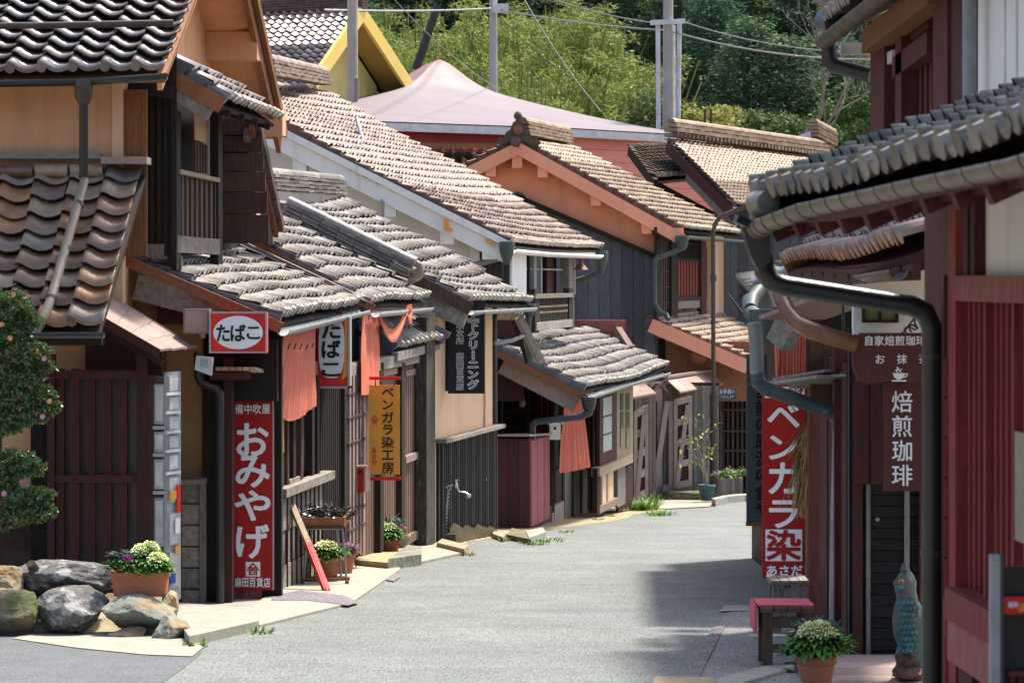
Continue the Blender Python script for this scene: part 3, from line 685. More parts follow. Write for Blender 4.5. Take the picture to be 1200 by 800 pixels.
for (a, b, c, d, k) in ((208,212,568,600,'sign_scarlet'),(200,207,575,585,'sign_orange'),(206,211,607,625,'sign_white'),(206,211,640,648,'sign_orange'),(200,206,672,684,'plastic_blue'),(202,207,700,706,'paper')):
    m = MB(); fd.pb(m, a, b, c, d, -.035, .01); m.build('sticker', k, ds)
# small copper hood above it
ch = thing('copper_hood', 'small rose-coloured sheet metal hood roof between the tiled pent roofs', 'hood roof', P(170,412,23.6))
a, b, c, d = P(128,343,24.0), P(120,372,23.1), P(186,411,23.1), P(232,404,24.0)
for i in range(4):
    s, t = i/4, (i+.97)/4
    p0, p1, q0, q1 = a.lerp(d, s), a.lerp(d, t), b.lerp(c, s), b.lerp(c, t); z_ = V((0,0,-.02))
    for k_ in range(3):
        e0, e1 = k_/3, (k_+.96)/3
        r_ = [p0.lerp(q0, e0), p0.lerp(q0, e1), p1.lerp(q1, e1), p1.lerp(q1, e0)]; MB().prism([x+z_*(3-k_)*.5 for x in r_], (0,0,.018)).build('metal_sheet', 'metal_rose', ch)
MB().bar(P(120,376,23.12), P(186,414,23.12), .05, .07).build('edge_board', 'wood_maroon', ch)
MB().bar(P(122,385,23.5), P(192,425,23.5), .3, .05).build('soffit_board', 'wood_dark', ch)

# ================================================================ souvenir shop (two pent roofs)
Bh = thing('souvenir_shop', 'old wooden tobacco and souvenir shop with silvery tiled pent roofs and dark lattice front', 'shop', (-2.4, 28, gz(28)))
FS = Fr(-2.30, 25.0, .113)
S1 = roofm(Bh, P(328,376,24.2), P(423,352,30.6), P(146,300,24.4)+V((0,0,.02)), P(262,289,30.6), 'tile_silver', 'tile_cap', verge=('tile_verge', None), sag=lambda s, t: .03*math.sin(s*5)-.03*math.sin(s*3.1))
S2 = roofm(Bh, P(432,357,31.0), P(501,349,35.3), P(258,252,31.0), P(335,256,35.3), 'tile_silver', 'tile_cap', verge=('tile_verge', None), sag=lambda s, t: .02*math.sin(s*6))
for a, b in (((146,305,24.15),(330,384,24.15)),((262,266,30.95),(438,362,30.95))):
    MB().bar(P(*a), P(*b), .05, .09).build('barge_board', 'wood_barge', Bh)
MB().bar(P(160,336,24.35), P(312,375,24.3), .10, .22).build('gable_beam', 'wood_grey_flat', Bh)
ridge(Bh, P(330,252,35.2), P(478,324,35.0), 'tile_ridge', h=.18, w=.26, layers=4)
m = MB(); m.lathe(P(488,322,34.9), [(.02,-.07),(.07,-.05),(.085,0),(.06,.06),(.02,.08)], 12, (0,-1,0)); m.build('ridge_end_tile', 'tile_brown', Bh)
m = MB(); m.tube([P(480,330,34.9), P(492,322,34.85), P(493,312,34.85), P(487,308,34.85)], .045, 8); m.build('ridge_horn', 'tile_brown', Bh)
# courses of loose ridge tiles along the junction of both roofs
for k_, (dy, mt_) in enumerate(((0,'wood_grey_flat'),(7,'wood_dark'),(13,'wood_grey_flat'),(18,'wood_brown'))): MB().bar(P(258,272+dy,30.8-.1*k_), P(418+k_*4,346+dy*.5,30.7-.1*k_), .10, .035).build('flashing_board', mt_, Bh)
MB().gutter([P(332,386,24.1), P(380,375,27.0), P(428,363,30.8)], .06).build('gutter', 'metal_grey', Bh)
MB().gutter([P(440,366,31.0), P(503,360,35.4)], .06).build('gutter', 'metal_grey', Bh)
# body
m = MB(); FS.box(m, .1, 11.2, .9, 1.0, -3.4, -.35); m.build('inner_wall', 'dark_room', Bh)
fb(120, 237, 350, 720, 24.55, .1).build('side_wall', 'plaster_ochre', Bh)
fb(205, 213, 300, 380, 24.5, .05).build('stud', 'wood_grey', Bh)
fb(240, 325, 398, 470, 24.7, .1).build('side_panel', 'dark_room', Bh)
fb(184, 215, 346, 380, 24.45, .05).build('side_panel', 'wood_maroon', Bh)
for i in range(8): fb(262, 278, 372+i*3, 374+i*3, 24.3, .02).build('louvre', 'wood_brown', Bh) if i % 2 else None
fb(238, 260, 450, 714, 24.5, .12).build('corner_boarding', 'wood_dark', Bh)
fb(262, 272, 420, 714, 24.40, .2).build('corner_post', 'wood_maroon', Bh)
fb(272, 320, 420, 470, 24.9, .1).build('panel', 'wood_pinkgrey', Bh)
for i, px in enumerate((272, 279, 286, 293, 300)): fb(px, px+6.5, 640, 710-i*2, 24.95, .05).build('plinth_board', 'wood_rose', Bh)
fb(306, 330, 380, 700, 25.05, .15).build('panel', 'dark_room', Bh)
for i in range(6): fb(213, 234, 566+i*25, 589+i*25, 24.38-.006*(i % 2), .04).build('wall_board', 'wood_grey_flat', Bh)
fb(234, 241, 560, 715, 24.35, .07).build('frame', 'wood_grey', Bh); fb(205, 241, 562, 567, 24.33, .1).build('frame_top', 'wood_grey_flat', Bh)
MB().tube([P(232,412,24.25), P(232,440,24.25), P(236,449,24.25), P(254,455,24.25), P(258,462,24.25), P(258,714,24.3)], .036, 10).build('downspout', 'metal_dark', Bh)
MB().tube([P(236,396,24.25), P(236,385,24.25)], .035).build('insulator', 'metal_grey', Bh)
# low boarded wall and sill
zs = lambda u: FS.z(345, 583)
u0, u1 = FS.u(326), FS.u(374)
uu = u0
n = 9
for i in range(n):
    a, b = u0+(u1-u0)*i/n, u0+(u1-u0)*(i+.86)/n
    for j in range(4):
        za = -3.25+j*.31; m = MB(); FS.box(m, a, b, -.03-.01*(j % 2), .02, za, za+.30); m.build('plinth_board', 'wood_grey_flat', Bh)
    m = MB(); FS.box(m, b, b+(u1-u0)*.14/n, -.05, .03, -3.2, -1.98); m.build('batten', 'wood_dark', Bh)
m = MB(); FS.box(m, u0-.1, u1+.35, -.10, .03, -2.0, -1.92); m.build('window_sill', 'wood_grey_flat', Bh)
m = MB(); FS.box(m, u0-.3, u1+2.0, -.02, .15, -3.3, -3.02); m.build('sole_plate', 'wood_pale', Bh)
for a, b in ((340,352),(356,366)):
    m = MB(); FS.pb(m, a, b, 562, 574, -.02, .03); m.build('window_apron', 'wood_grey_flat', Bh)
for px, w_ in ((329,4),(337,2),(344,3),(353,2.5),(366,3),(372,3),(404,5),(412,2)):
    m = MB(); FS.pb(m, px, px+w_, 440, 600 if px < 370 else 655, -.01, .08); m.build('mullion', 'wood_brown' if px % 2 else 'wood_dark', Bh)
m = MB(); FS.pb(m, 331, 333, 480, 530, -.04, .02); m.build('mullion', 'sign_orange', Bh)
m = MB(); FS.pb(m, 328, 400, 430, 640, .12, .02); m.build('window_glass', 'glass_dark', Bh)
for i in range(12):
    px = 376+i*2.2; m = MB(); FS.pb(m, px, px+1.1, 450, 648, .03, .03); m.build('lattice_bar', 'wood_dark', Bh)
# lattice beside the entrance and the sliding shutters
for i in range(5):
    px = 410+i*4; m = MB(); FS.pb(m, px, px+1.6, 430, 650, -.02, .04); m.build('lattice_bar', 'wood_pinkgrey', Bh)
for py in (462, 490, 520, 600, 622): m = MB(); FS.pb(m, 409, 430, py-1, py+1, -.03, .02); m.build('lattice_rail', 'wood_brown', Bh)
m = MB(); FS.pb(m, 428, 500, 425, 660, .10, .03); m.build('shutter_back', 'wood_shutter', Bh)
for k_, (a, b) in enumerate(((430,446),(449,470),(476,501))):
    n = int((b-a)/2.4); ua, ub_ = FS.u(a), FS.u(b)
    for i in range(n):
        m = MB(); FS.box(m, ua+(ub_-ua)*i/n, ua+(ub_-ua)*(i+.7)/n, .05, .10, -3.55, -1.0); m.build('shutter_slat', 'wood_shutter', Bh)
    m = MB(); FS.pb(m, a, b, 434, 441, .03, .06); m.build('shutter_rail', 'wood_pinkgrey', Bh)
for a in (446, 471): m = MB(); FS.pb(m, a, a+4, 425, 660, -.02, .1); m.build('post', 'wood_dark', Bh)
m = MB(); FS.pb(m, 476, 500, 530, 538, .0, .05, 488); m.build('shutter_rail', 'wood_pinkgrey', Bh)
m = MB(); FS.pb(m, 474, 500, 622, 632, .0, .05, 488); m.build('shutter_rail', 'wood_shutter', Bh)
m = MB(); FS.pb(m, 408, 500, 418, 432, -.02, .12, 455); m.build('lintel', 'wood_grey_flat', Bh)
# little pent over the shutters
S3 = roofm(Bh, P(462,409,33.2), P(524,397,36.2), P(430,372,33.4), P(492,372,36.3), 'tile_silver', 'tile_cap', verge=('tile_verge', None), board='wood_dark')
MB().bar(P(462,418,33.1), P(512,405,36.3), .08, .10).build('eave_beam', 'wood_grey_flat', Bh)
for i in range(4):
    a = P(466+i*13, 413-i*2.6, 33.4+i*.8); MB().bar(a, a+V((-.5,.0,.25)), .05, .06).build('rafter', 'wood_dark', Bh)
MB().bar(P(486,372,35.8), P(523,394,35.9), .16, .09).build('hip_cap', 'tile_verge', Bh); MB().bar(P(483,376,35.6), P(519,399,35.7), .10, .07).build('hip_cap', 'tile_verge', Bh)
m = MB(); FS.pb(m, 501, 507, 372, 640, -.03, .12); m.build('corner_post', 'wood_dark', Bh)

# ================================================================ cream house with the black sign
C = thing('cream_house', 'cream plastered house with corrugated black dado and silvery pent roof, beyond the shop', 'house', (-.8, 38, gz(38)))
FC = Fr(P(509,0,36).x, 36.0, .19)
S4 = roofm(C, P(548,354,36.0), P(621,352,40.2), P(318,240,36.1), P(402,234,40.2), 'tile_silver', 'tile_cap', verge=('tile_verge', 'tile_silver'), sag=lambda s, t: -.03*math.sin(s*3.1)+.03*math.sin(t*9+s*4))
ridge(C, P(312,222,36.0), P(397,228,40.3), 'tile_silver', h=.20, w=.26, layers=4)
MB().bar(P(330,248,36.0), P(552,362,35.9), .05, .16).build('barge_board', 'wood_brown', C)
MB().bar(P(478,345,36.2), P(546,374,36.0), .10, .22).build('gable_beam', 'wood_grey_flat', C)
MB().gutter([P(552,364,35.95), P(625,360,40.3)], .06).build('gutter', 'metal_grey', C)
uz = FC.u(578)
m = MB(); FC.box(m, 0, FC.u(576), 0, .15, -3.9, -.42); m.build('street_wall', 'plaster_cream', C)
m = MB(); m.prism([FC.W(0,.01,-3.9), FC.W(0,2,-3.9), FC.W(0,2,.45), FC.W(0,.01,-.42)], FC.d*.15); m.build('near_wall', 'plaster_cream', C)
m = MB(); FC.pb(m, 569, 577, 360, 505, -.03, .08); m.build('corner_pilaster', 'plaster_cream', C)
m = MB(); FC.pb(m, 500, 510, 372, 640, -.10, .14); m.build('corner_post', 'moss_post', C)
zb0, zb1 = -3.9, FC.z(540, 511)
m = MB(); FC.box(m, FC.u(511), uz, -.035, .0, zb0, zb1); m.build('dado_back', 'wood_black', C)
n = 30
for i in range(n):
    u_ = FC.u(513)+(uz-FC.u(513))*i/n; m = MB(); m.lathe(FC.W(u_+.05, -.045, zb0-.0), [(.026,0),(.026,zb1-zb0-.02)], 6, caps=False); m.build('corrugation', 'sign_black' if i % 4 else 'metal_dark', C)
m = MB(); FC.box(m, FC.u(509), uz+.1, -.16, .02, zb1, zb1+.05); m.build('dado_cap', 'wood_grey_flat', C)
for i in range(7):
    p_ = FC.pt(531+i*7, 640, -.10); m = MB(); h_ = .20+.12*rnd.random(); m.prism([p_+V((-.10,0,-.1)), p_+V((.12,.1,-.1)), p_+V((.09,.1,h_*.8)), p_+V((0,.04,h_)), p_+V((-.07,0,h_*.6))], V((.03,-.05,0))); m.build('peeling_base', 'sand', C)
MB().tube([P(579,352,39.9), P(579,372,39.8), P(580,624,39.9)], .045, 10).build('downspout', 'metal_dark', C)
MB().tube([P(580,402,39.7), P(600,399,39.9), P(617,392,40.3)], .03).build('branch_pipe', 'metal_grey', C)
m = MB(); m.lathe(P(620,366,40.3), [(.10,.12),(.10,.04),(.05,-.06)], 10); m.tube([P(620,366,40.3), P(617,392,40.4), P(622,424,40.6)], .05); m.build('hopper', 'metal_teal', C)
MB().bar(P(608,372,40.2), P(634,425,40.4), .10, .10).build('brace', 'wood_grey', C); MB().bar(P(592,345,40.6), P(618,425,40.6), .04, .06).build('brace', 'wood_dark', C)
for i in range(11): MB().bar(P(578+i*3.6,362,40.0+i*.05)-V((0,0,.05)), P(576+i*3.6,369,40.2+i*.05)-V((0,0,.05)), .03, .05).build('rafter_end', 'wood_pale', C)
# dark side recess between the cream house and the next
fb(578, 614, 374, 470, 42.4, .1).build('recess_wall', 'wood_maroon', C)

# ================================================================ white two-storey house and its pent
D = thing('white_house', 'two-storey white plastered house with long rosy tiled roof and wooden balcony rail', 'house', (.6, 46, gz(46)))
FD = Fr(P(598,0,42.6).x, 42.6, .16)
ss = lambda s, t: -.10*math.sin(math.pi*s)*(1-t)+.10*math.sin(s*2.2)*t*0
we0, we1 = P(597,284,42.0), P(705,291,52.5); wt0, wt1 = P(200,78,42.0), P(383,112,52.5)
S5 = roofm(D, we0, we1, wt0, wt1, 'tile_rose', 'tile_cap', verge=('tile_verge_brown', 'tile_rose'), sag=lambda s, t: -.06*math.sin(math.pi*s)*(1-t)+.03*math.sin(t*11+s*3), parts=True, limit=300)
ridge(D, P(312,88,44.6), P(380,100,52.6), 'tile_rose', h=.25, w=.30, layers=4)
m = MB(); m.prism([FD.W(0,0,-1.2), FD.W(0,5.6,-1.2), FD.W(0,5.6,3.2), FD.W(0,0,.45)], FD.d*.2); m.build('gable_wall', 'plaster_white', D)
MB().bar(P(300,150,42.05), P(597,297,42.05), .08, .32).build('barge_board', 'plaster_white', D)
MB().bar(P(300,139,41.98), P(597,287,41.98), .05, .10).build('barge_trim', 'plaster_white', D)
for px, py in ((351,196),(456,246),(524,278),(573,296)):
    fb(px-8, px+8, py-12, py+8, 42.05, .5).build('purlin_box', 'plaster_white', D)
m = MB(); m.prism([P(520,256,41.9), P(526,256,41.9), P(526,266,41.9), P(530,268,41.9), P(530,272,41.9), P(520,270,41.9)], (0,.04,0)); m.build('bracket_ornament', 'sign_orange', D)
m = MB(); m.prism([P(567,279,41.95), P(582,287,41.95), P(576,288,41.95), P(572,285,41.95)], (0,.03,0)); m.build('barge_fitting', 'sign_orange', D)
# street wall
m = MB(); FD.box(m, 0, FD.u(617,-.0), 0, .2, -1.2, .45); m.build('corner_pillar', 'plaster_white', D)
m = MB(); FD.box(m, 0, FD.u(676), .5, .6, -1.2, .45); m.build('inner_wall', 'dark_room', D)
m = MB(); FD.pb(m, 641, 652, 296, 345, .3, .05); m.build('shutter', 'wood_maroon', D)
for px, w_, k_ in ((620,1.5,'wood_dark'),(626,3,'alu'),(634,1.6,'alu'),(662,3,'plaster_white'),(668,2,'wood_maroon'),(671,4,'wood_pinkgrey')):
    m = MB(); FD.pb(m, px, px+w_, 292, 345, .12, .08); m.build('mullion', k_, D)
m = MB(); FD.pb(m, 617, 660, 314, 316, .15, .03); m.build('window_rail', 'alu', D)
m = MB(); FD.box(m, FD.u(617), 10.5, -.02, .1, FD.z(617,297), .5); m.build('lintel', 'plaster_white', D)
m = MB(); FD.box(m, FD.u(670), FD.u(676), .05, .2, -1.2, .45); m.build('far_wall', 'wood_grey', D)
# left gable opening beside the pillar
fb(551, 562, 286, 330, 42.35, .05).build('gable_post', 'plaster_white', D); fb(562, 597, 290, 335, 42.38, .05).build('gable_window', 'glass_dark', D)
for px in (566, 573, 580, 588): fb(px, px+2.5, 290, 335, 42.33, .04).build('mullion', 'wood_brown', D)
MB().tube([P(552,312,42.2), P(572,306,42.2), P(592,300,42.1)], .05).build('downspout', 'metal_grey', D)
m = MB(); m.lathe(P(594,288,41.9), [(.11,.06),(.12,.0),(.10,-.12),(.055,-.24),(.05,-.28)], 10); m.build('hopper', 'metal_teal', D)
m = MB(); m.lathe(P(704,300,52.3), [(.12,.1),(.14,.04),(.12,-.14),(.06,-.30),(.055,-.34)], 10); m.tube([P(703,318,52.3), P(690,325,52.4), P(672,330,52.5)], .06); m.build('hopper', 'metal_teal', D)
MB().gutter([P(600,292,41.9), P(640,296,45.5), P(704,299,52.3)], .07).build('gutter', 'plaster_white', D)
# balcony rail
FR2 = Fr(P(630,0,43.2).x, 43.2, .17)
for px in (627, 667): m = MB(); FR2.pb(m, px, px+5, 338, 388, 0, .1, 645); m.build('rail_post', 'wood_dark', D)
m = MB(); FR2.pb(m, 628, 672, 344, 349, -.02, .1, 650); m.build('hand_rail', 'wood_grey_flat', D)
m = MB(); FR2.pb(m, 629, 671, 376, 385, -.02, .1, 650); m.build('bottom_rail', 'wood_grey_flat', D)
for i in range(20):
    px = 632+i*1.75; m = MB(); FR2.pb(m, px, px+1.1, 349, 377, .02, .04, 650); m.build('baluster', 'wood_dark', D)
for py in (358.5, 365): 
    for i in range(19): px = 633+i*1.75; m = MB(); FR2.pb(m, px, px+.8, py-1, py+1, .0, .03, 650); m.build('rail_peg', 'wood_pale', D)
# pent roof of the ground floor
pe0, pe1 = P(686,455,42.0), P(782,429,52.5); pt0, pt1 = P(572,400,42.0), P(690,384,52.5)
S6 = roofm(D, pe0, pe1, pt0, pt1, 'tile_silver', 'tile_cap', verge=('tile_verge', 'tile_silver'), sag=lambda s, t: .016*math.sin(s*9+t*3)-.05*math.sin(math.pi*s)*(1-t))
MB().bar(P(583,414,41.95), P(688,467,41.95), .05, .10).build('barge_board', 'wood_honey', D)
MB().bar(P(588,428,42.15), P(676,474,42.1), .10, .24).build('gable_beam', 'wood_pinkgrey', D)
MB().gutter([P(688,464,41.9), P(735,449,46.5), P(782,436,52.5)], .07).build('gutter', 'metal_grey', D)
MB().bar(P(672,384,52.4), P(733,384,52.4), .2, .28).build('flank_board', 'wood_rose', D)
MB().bar(P(724,386,52.2), P(738,408,51.8), .12, .12).build('flank_post', 'wood_pinkgrey', D)
m = MB(); m.lathe(P(690,470,41.8), [(.10,.06),(.11,0),(.09,-.10),(.05,-.16)], 10); m.tube([P(690,474,41.8), P(690,484,41.8), P(680,488,41.7), P(628,494,41.9), P(624,498,41.9), P(624,560,42)], .05); m.build('downspout', 'metal_dark', D)
# ground-floor front
FG = Fr(P(648,0,44.6).x, 44.6, .17)
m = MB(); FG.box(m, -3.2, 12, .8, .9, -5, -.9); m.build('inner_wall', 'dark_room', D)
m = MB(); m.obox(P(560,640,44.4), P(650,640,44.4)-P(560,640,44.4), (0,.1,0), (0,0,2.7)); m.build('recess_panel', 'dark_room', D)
for px, w_, k_ in ((587,3,'metal_dark'),(605,2,'wood_dark'),(618,2.5,'wood_maroon'),(630,2,'wood_maroon'),(634,2,'wood_lattice'),(637.5,1.6,'wood_maroon'),(641,1.6,'wood_lattice'),(646,4,'wood_brown')): fb(px, px+w_, 455, 600, 44.2, .06).build('mullion', k_, D)
fb(587, 632, 478, 482, 44.25, .05).build('window_rail', 'wood_maroon', D)
z0 = -4.2
def strip(a, b, t, bt, k_, nm, v=0, th=.06): 
    m = MB(); FG.pb(m, a, b, t, bt, v, th, (a+b)/2); return m.build(nm, k_, D)
for i, (a, b) in enumerate(((662,671),(672,681),(682,690),(691,694),(695,699))): strip(a, b, 548, 612-i*4, 'wood_grey' if i < 3 else 'wood_dark', 'dado_board')
strip(651, 661, 548, 590, 'wood_dark', 'dado_board'); strip(647, 661, 590, 612, 'wood_pinkgrey', 'sill_block', -.05, .15)
for px in (660, 671, 681, 690, 694, 699): strip(px, px+1.8, 470, 612-(px-660)*.5, 'wood_dark', 'post', -.02, .08)
strip(694, 700, 470, 545, 'leaf_yellow' if False else 'wood_pale', 'door_stile'); strip(671, 694, 465, 548, 'glass_dark', 'window_glass', .1, .02)
# bay window
FW = Fr(P(703,0,46.4).x, 46.4, .19)
def bw(a, b, t, bt, k_, nm, v=0, th=.05):
    m = MB(); FW.pb(m, a, b, t, bt, v, th, (a+b)/2); return m.build(nm, k_, D)
bw(703, 722, 455, 545, 'wood_maroon', 'window_frame'); 
for a, b in ((465,486),(488,507),(509,528)): bw(707, 717, a, b, 'glass_frost', 'window_pane', -.015, .012)
bw(723, 742, 455, 540, 'wood_pale', 'window_frame')
for a, b in ((461,480),(482,502),(504,524)):
    for c, d in ((727.5,731),(734,738)): bw(c, d, a, b, 'glass_dark', 'window_pane', -.015, .012)
bw(703, 742, 540, 550, 'wood_pale', 'window_sill', -.06, .14)
bw(703, 741, 452, 458, 'wood_dark', 'window_head', -.05, .1)
for a, b in ((706,712),(713,719)): bw(a, b, 552, 592, 'plaster_cream', 'plaster_panel', .02, .05)
bw(712, 713, 552, 592, 'wood_pale', 'panel_batten', 0, .04); bw(703, 725, 588, 596, 'wood_pinkgrey', 'sill_board', -.03, .1)
bw(725, 742, 548, 595, 'wood_maroon', 'panel', .02, .05); bw(700, 704, 548, 600, 'wood_dark', 'post', -.02, .08)
bw(724, 733, 545, 592, 'wood_grey', 'panel', .0, .05)
# ================================================================ salmon gabled house across the bend
Eh = thing('salmon_house', 'salmon plastered gabled house with charred board wall and pale tiled roof at the bend', 'house', (3.0, 60, gz(60)))
YE = 58.0
FE = Fr(P(770,0,YE).x, YE, .23)
xa, za = P(607,170,YE).x, P(607,166,YE).z
e0 = P(800,268,YE); e1 = P(872,275,64.0); t0 = P(607,163,YE); t1 = P(668,172,64.0)
S7 = roofm(Eh, e0, e1, t0, t1, 'tile_sand', 'tile_cap', verge=('tile_verge_brown', None), parts=True, limit=300)
l0, l1 = P(543,197,YE), P(604,205,64.0)
roof(Eh, l1+V((-2.2,0,-1.15)), l0+V((-2.2,0,-1.15)), t1, t0, 'tile_orange', 'tile_orange', verge=(None, 'tile_verge_brown'), parts=False)
ridge(Eh, P(612,158,58.2), P(664,168,63.5), 'tile_sand', h=.28, w=.30, layers=4)
g = MB(); g.prism([P(607,172,YE+.5), P(545,205,YE+.5), P(470,330,YE+.5), P(470,640,YE+.5), P(770,640,YE+.5), P(770,262,YE+.5)], (0,.2,0)); g.build('gable_wall', 'plaster_salmon', Eh)
MB().bar(P(607,174,YE-.05), P(800,281,YE-.05), .10, .24).build('barge_board', 'plaster_salmon', Eh)
MB().bar(P(607,174,YE-.06), P(547,204,YE-.06), .10, .24).build('barge_board', 'plaster_salmon', Eh)
for px, py in ((575,192),(606,182),(636,193),(698,226),(758,259),(795,268)): fb(px-6, px+6, py-1, py+15, YE-.04, .5).build('purlin_box', 'plaster_salmon', Eh)
# ridge end ornament
og = MB()
og.prism([P(580,168,57.9), P(586,160,57.9), P(590,162,57.9), P(593,155,57.9), P(598,152,57.9), P(601,144,57.9), P(607,139,57.9), P(613,144,57.9), P(616,152,57.9), P(621,155,57.9), P(624,163,57.9), P(629,160,57.9), P(634,168,57.9), P(628,172,57.9), P(607,163,57.9), P(588,170,57.9)], (0,.18,0))
oo = og.build('ridge_end_tile', 'onigawara', Eh)
m = MB(); m.lathe(P(607,136,58.0), [(.01,-.10),(.07,-.06),(.09,0),(.06,.07),(.01,.10)], 10); m.tube([P(607,137,58), P(607,146,58)], .04); m.build('finial', 'onigawara', Eh)
m = MB(); m.lathe(P(607,152,57.85), [(.10,0),(.10,.06)], 12, (0,-1,0)); m.build('boss', 'wood_barge', Eh)
m = MB(); m.lathe(P(604,166,57.8), [(.11,0),(.09,.08)], 12, (0,-1,0)); m.build('boss', 'tile_verge_brown', Eh)
# charred boards on the gable, each its own board, under a sloping cover strip
bx_ = [478+i*13.2 for i in range(23)]
def diag(px): return 231+(px-610)*.4375 if px > 610 else 225
for i, a in enumerate(bx_):
    b = min(a+12.8, 771)
    if a > 770: break
    m = MB(); q = YE+.42-.012*(i % 2)-.01*rnd.random()
    m.prism([P(a,diag(a),q), P(b,diag(b),q), P(b,600,q), P(a,600,q)], (0,.03,0)); m.build('charred_board', 'wood_charred', Eh)
MB().bar(P(604,229,YE+.3), P(772,302,YE+.3), .12, .09).build('cover_strip', 'wood_dark', Eh)
# street side with its lattice windows
m = MB(); FE.box(m, .5, 5.2, .35, .5, -4.6, 1.0); m.build('street_wall', 'plaster_salmon', Eh)
def ef(a, b, t, bt, k_, nm, v=0, th=.06):
    m = MB(); FE.pb(m, a, b, t, bt, v, th, (a+b)/2); return m.build(nm, k_, Eh)
ef(770, 776, 268, 378, 'wood_dark', 'post', .0); 
ef(776, 786, 276, 375, 'glass_dark', 'window_glass', .08, .02)
for i in range(5): ef(776+i*2.3, 777+i*2.3, 276, 372, 'wood_brown', 'lattice_bar', .03, .03)
for py in (300, 318, 336, 354): ef(776, 787, py-.7, py+.7, 'wood_brown', 'lattice_rail', .02, .03)
ef(787, 794, 280, 378, 'wood_dark', 'post', -.03, .10)
ef(794, 822, 285, 352, 'wood_shutter', 'window_panel', .06, .03)
for i in range(11): ef(795+i*2.4, 796+i*2.4, 286, 304, 'wood_dark', 'lattice_bar', .02, .03)
for i in range(8): ef(795+i*3.4, 795.8+i*3.4, 304, 350, 'wood_lattice', 'lattice_bar', .03, .03)
ef(794, 822, 303, 306, 'wood_dark', 'lattice_rail', .02, .05); ef(794, 822, 348, 352, 'wood_dark', 'window_sill', -.02, .1)
ef(795, 822, 349, 361, 'wood_grey_flat', 'apron_board', .0, .05)
ef(822, 828, 282, 378, 'wood_maroon', 'post', -.03, .1); ef(828, 833, 290, 350, 'wood_maroon', 'shutter', .05, .04)
ef(833, 848, 276, 374, 'plaster_cream', 'corner_wall', -.04, .2)
ef(770, 845, 270, 279, 'wood_dark', 'lintel', -.02, .1)
MB().gutter([P(803,276,57.9), P(873,282,64)], .07).build('gutter', 'metal_teal', Eh)
m = MB(); m.lathe(P(799,281,57.8), [(.13,.08),(.14,0),(.11,-.14),(.06,-.22)], 10); m.tube([P(799,286,57.8), P(797,292,57.8), P(780,299,57.8), P(770,302,57.8), P(767,308,57.8), P(767,355,57.9), P(772,365,57.8), P(781,369,57.8), P(783,374,57.7)], .05); m.build('downspout', 'metal_teal', Eh)
# lower pent
q0, q1, r0, r1 = P(877,420,YE), P(935,413,66), P(760,373,YE), P(828,362,66)
roofm(Eh, q0, q1, r0, r1, 'tile_sand', 'tile_cap', verge=('tile_verge_brown', None), limit=300)
MB().bar(P(762,381,YE-.05), P(876,430,YE-.05), .10, .28).build('barge_board', 'plaster_salmon', Eh)
MB().gutter([P(876,424,57.9), P(937,418,66)], .08).build('gutter', 'metal_teal', Eh)
m = MB(); m.lathe(P(819,417,YE+.05), [(.0,0),(.18,0),(.17,.03),(.06,.05)], 14, (0,-1,0)); m.build('disc_ornament', 'wood_barge', Eh)
fb(780, 900, 400, 470, YE+.6, .1).build('soffit_board', 'wood_barge', Eh)
for i in range(7): fb(770+i*11, 780+i*11, 396+i*4.6, 600, YE+1.0-.01*(i % 2), .05).build('charred_board', 'wood_charred', Eh)
fb(838, 893, 466, 600, YE+1.2, .05).build('inner_wall', 'dark_room', Eh)
for i in range(9): fb(841+i*5.5, 843.6+i*5.5, 468, 588, YE+1.0, .05).build('lattice_bar', 'wood_brown', Eh)
for py in (480, 505, 528, 552, 574): fb(840, 893, py-1.2, py+1.2, YE+.96, .04).build('lattice_rail', 'wood_brown', Eh)
fb(836, 895, 462, 469, YE+.9, .1).build('lintel', 'wood_dark', Eh)

# ---------------- charred house behind with two sand-coloured roofs
Hh = thing('charred_house', 'dark charred-board house with sand-coloured tiled roofs and latticed ridge, right of the salmon gable', 'house', (5.5, 68, gz(68)))
S8 = roofm(Hh, P(862,240,64), P(1010,246,75), P(786,166,68), P(978,188,79.5), 'tile_sand', 'tile_cap', verge=('tile_verge_brown', None), limit=300)
ridge(Hh, P(786,160,68), P(972,184,79), 'tile_sand', h=.34, w=.34, layers=3)
for i in range(44):
    a = P(788,158,67.8).lerp(P(971,182,78.8), i/44); MB().bar(a+V((0,-.05,.0)), a+V((.12,-.04,.0)), .04, .10).build('ridge_openwork', 'tile_verge_brown', Hh)
MB().bar(P(783,172,67.9), P(862,252,63.9), .10, .30).build('barge_board', 'wood_maroon', Hh)
MB().bar(P(806,205,67), P(862,262,64.3), .10, .30).build('gable_beam', 'wood_grey', Hh)
roof(Hh, P(769,209,66.5), P(842,204,70), P(742,174,68.5), P(800,170,72), 'tile_sand', 'tile_cap', verge=('tile_verge_brown', None))
MB().bar(P(738,176,68.4), P(768,216,66.4), .1, .25).build('barge_board', 'wood_dark', Hh)
MB().gutter([P(768,213,66.3), P(842,207,69.8)], .06).build('gutter', 'metal_dark', Hh)
for i in range(12): fb(836+i*10, 845.6+i*10, 230, 600, 66.5-.015*(i % 2), .06).build('charred_board', 'wood_charred', Hh)
m = MB(); m.prism([P(770,212,67.2), P(862,262,67.2), P(862,340,67.2), P(770,300,67.2)], (0,.1,0)); m.build('gable_wall', 'wood_dark', Hh)
m = MB(); m.prism([P(937,186,78), P(937,158,78), P(950,154,78), P(953,190,78)], (0,.3,0)); m.build('ridge_end_block', 'pole_white', Hh)
ridge(Hh, P(951,160,78), P(974,172,79), 'tile_sand', h=.4, w=.4, layers=4)

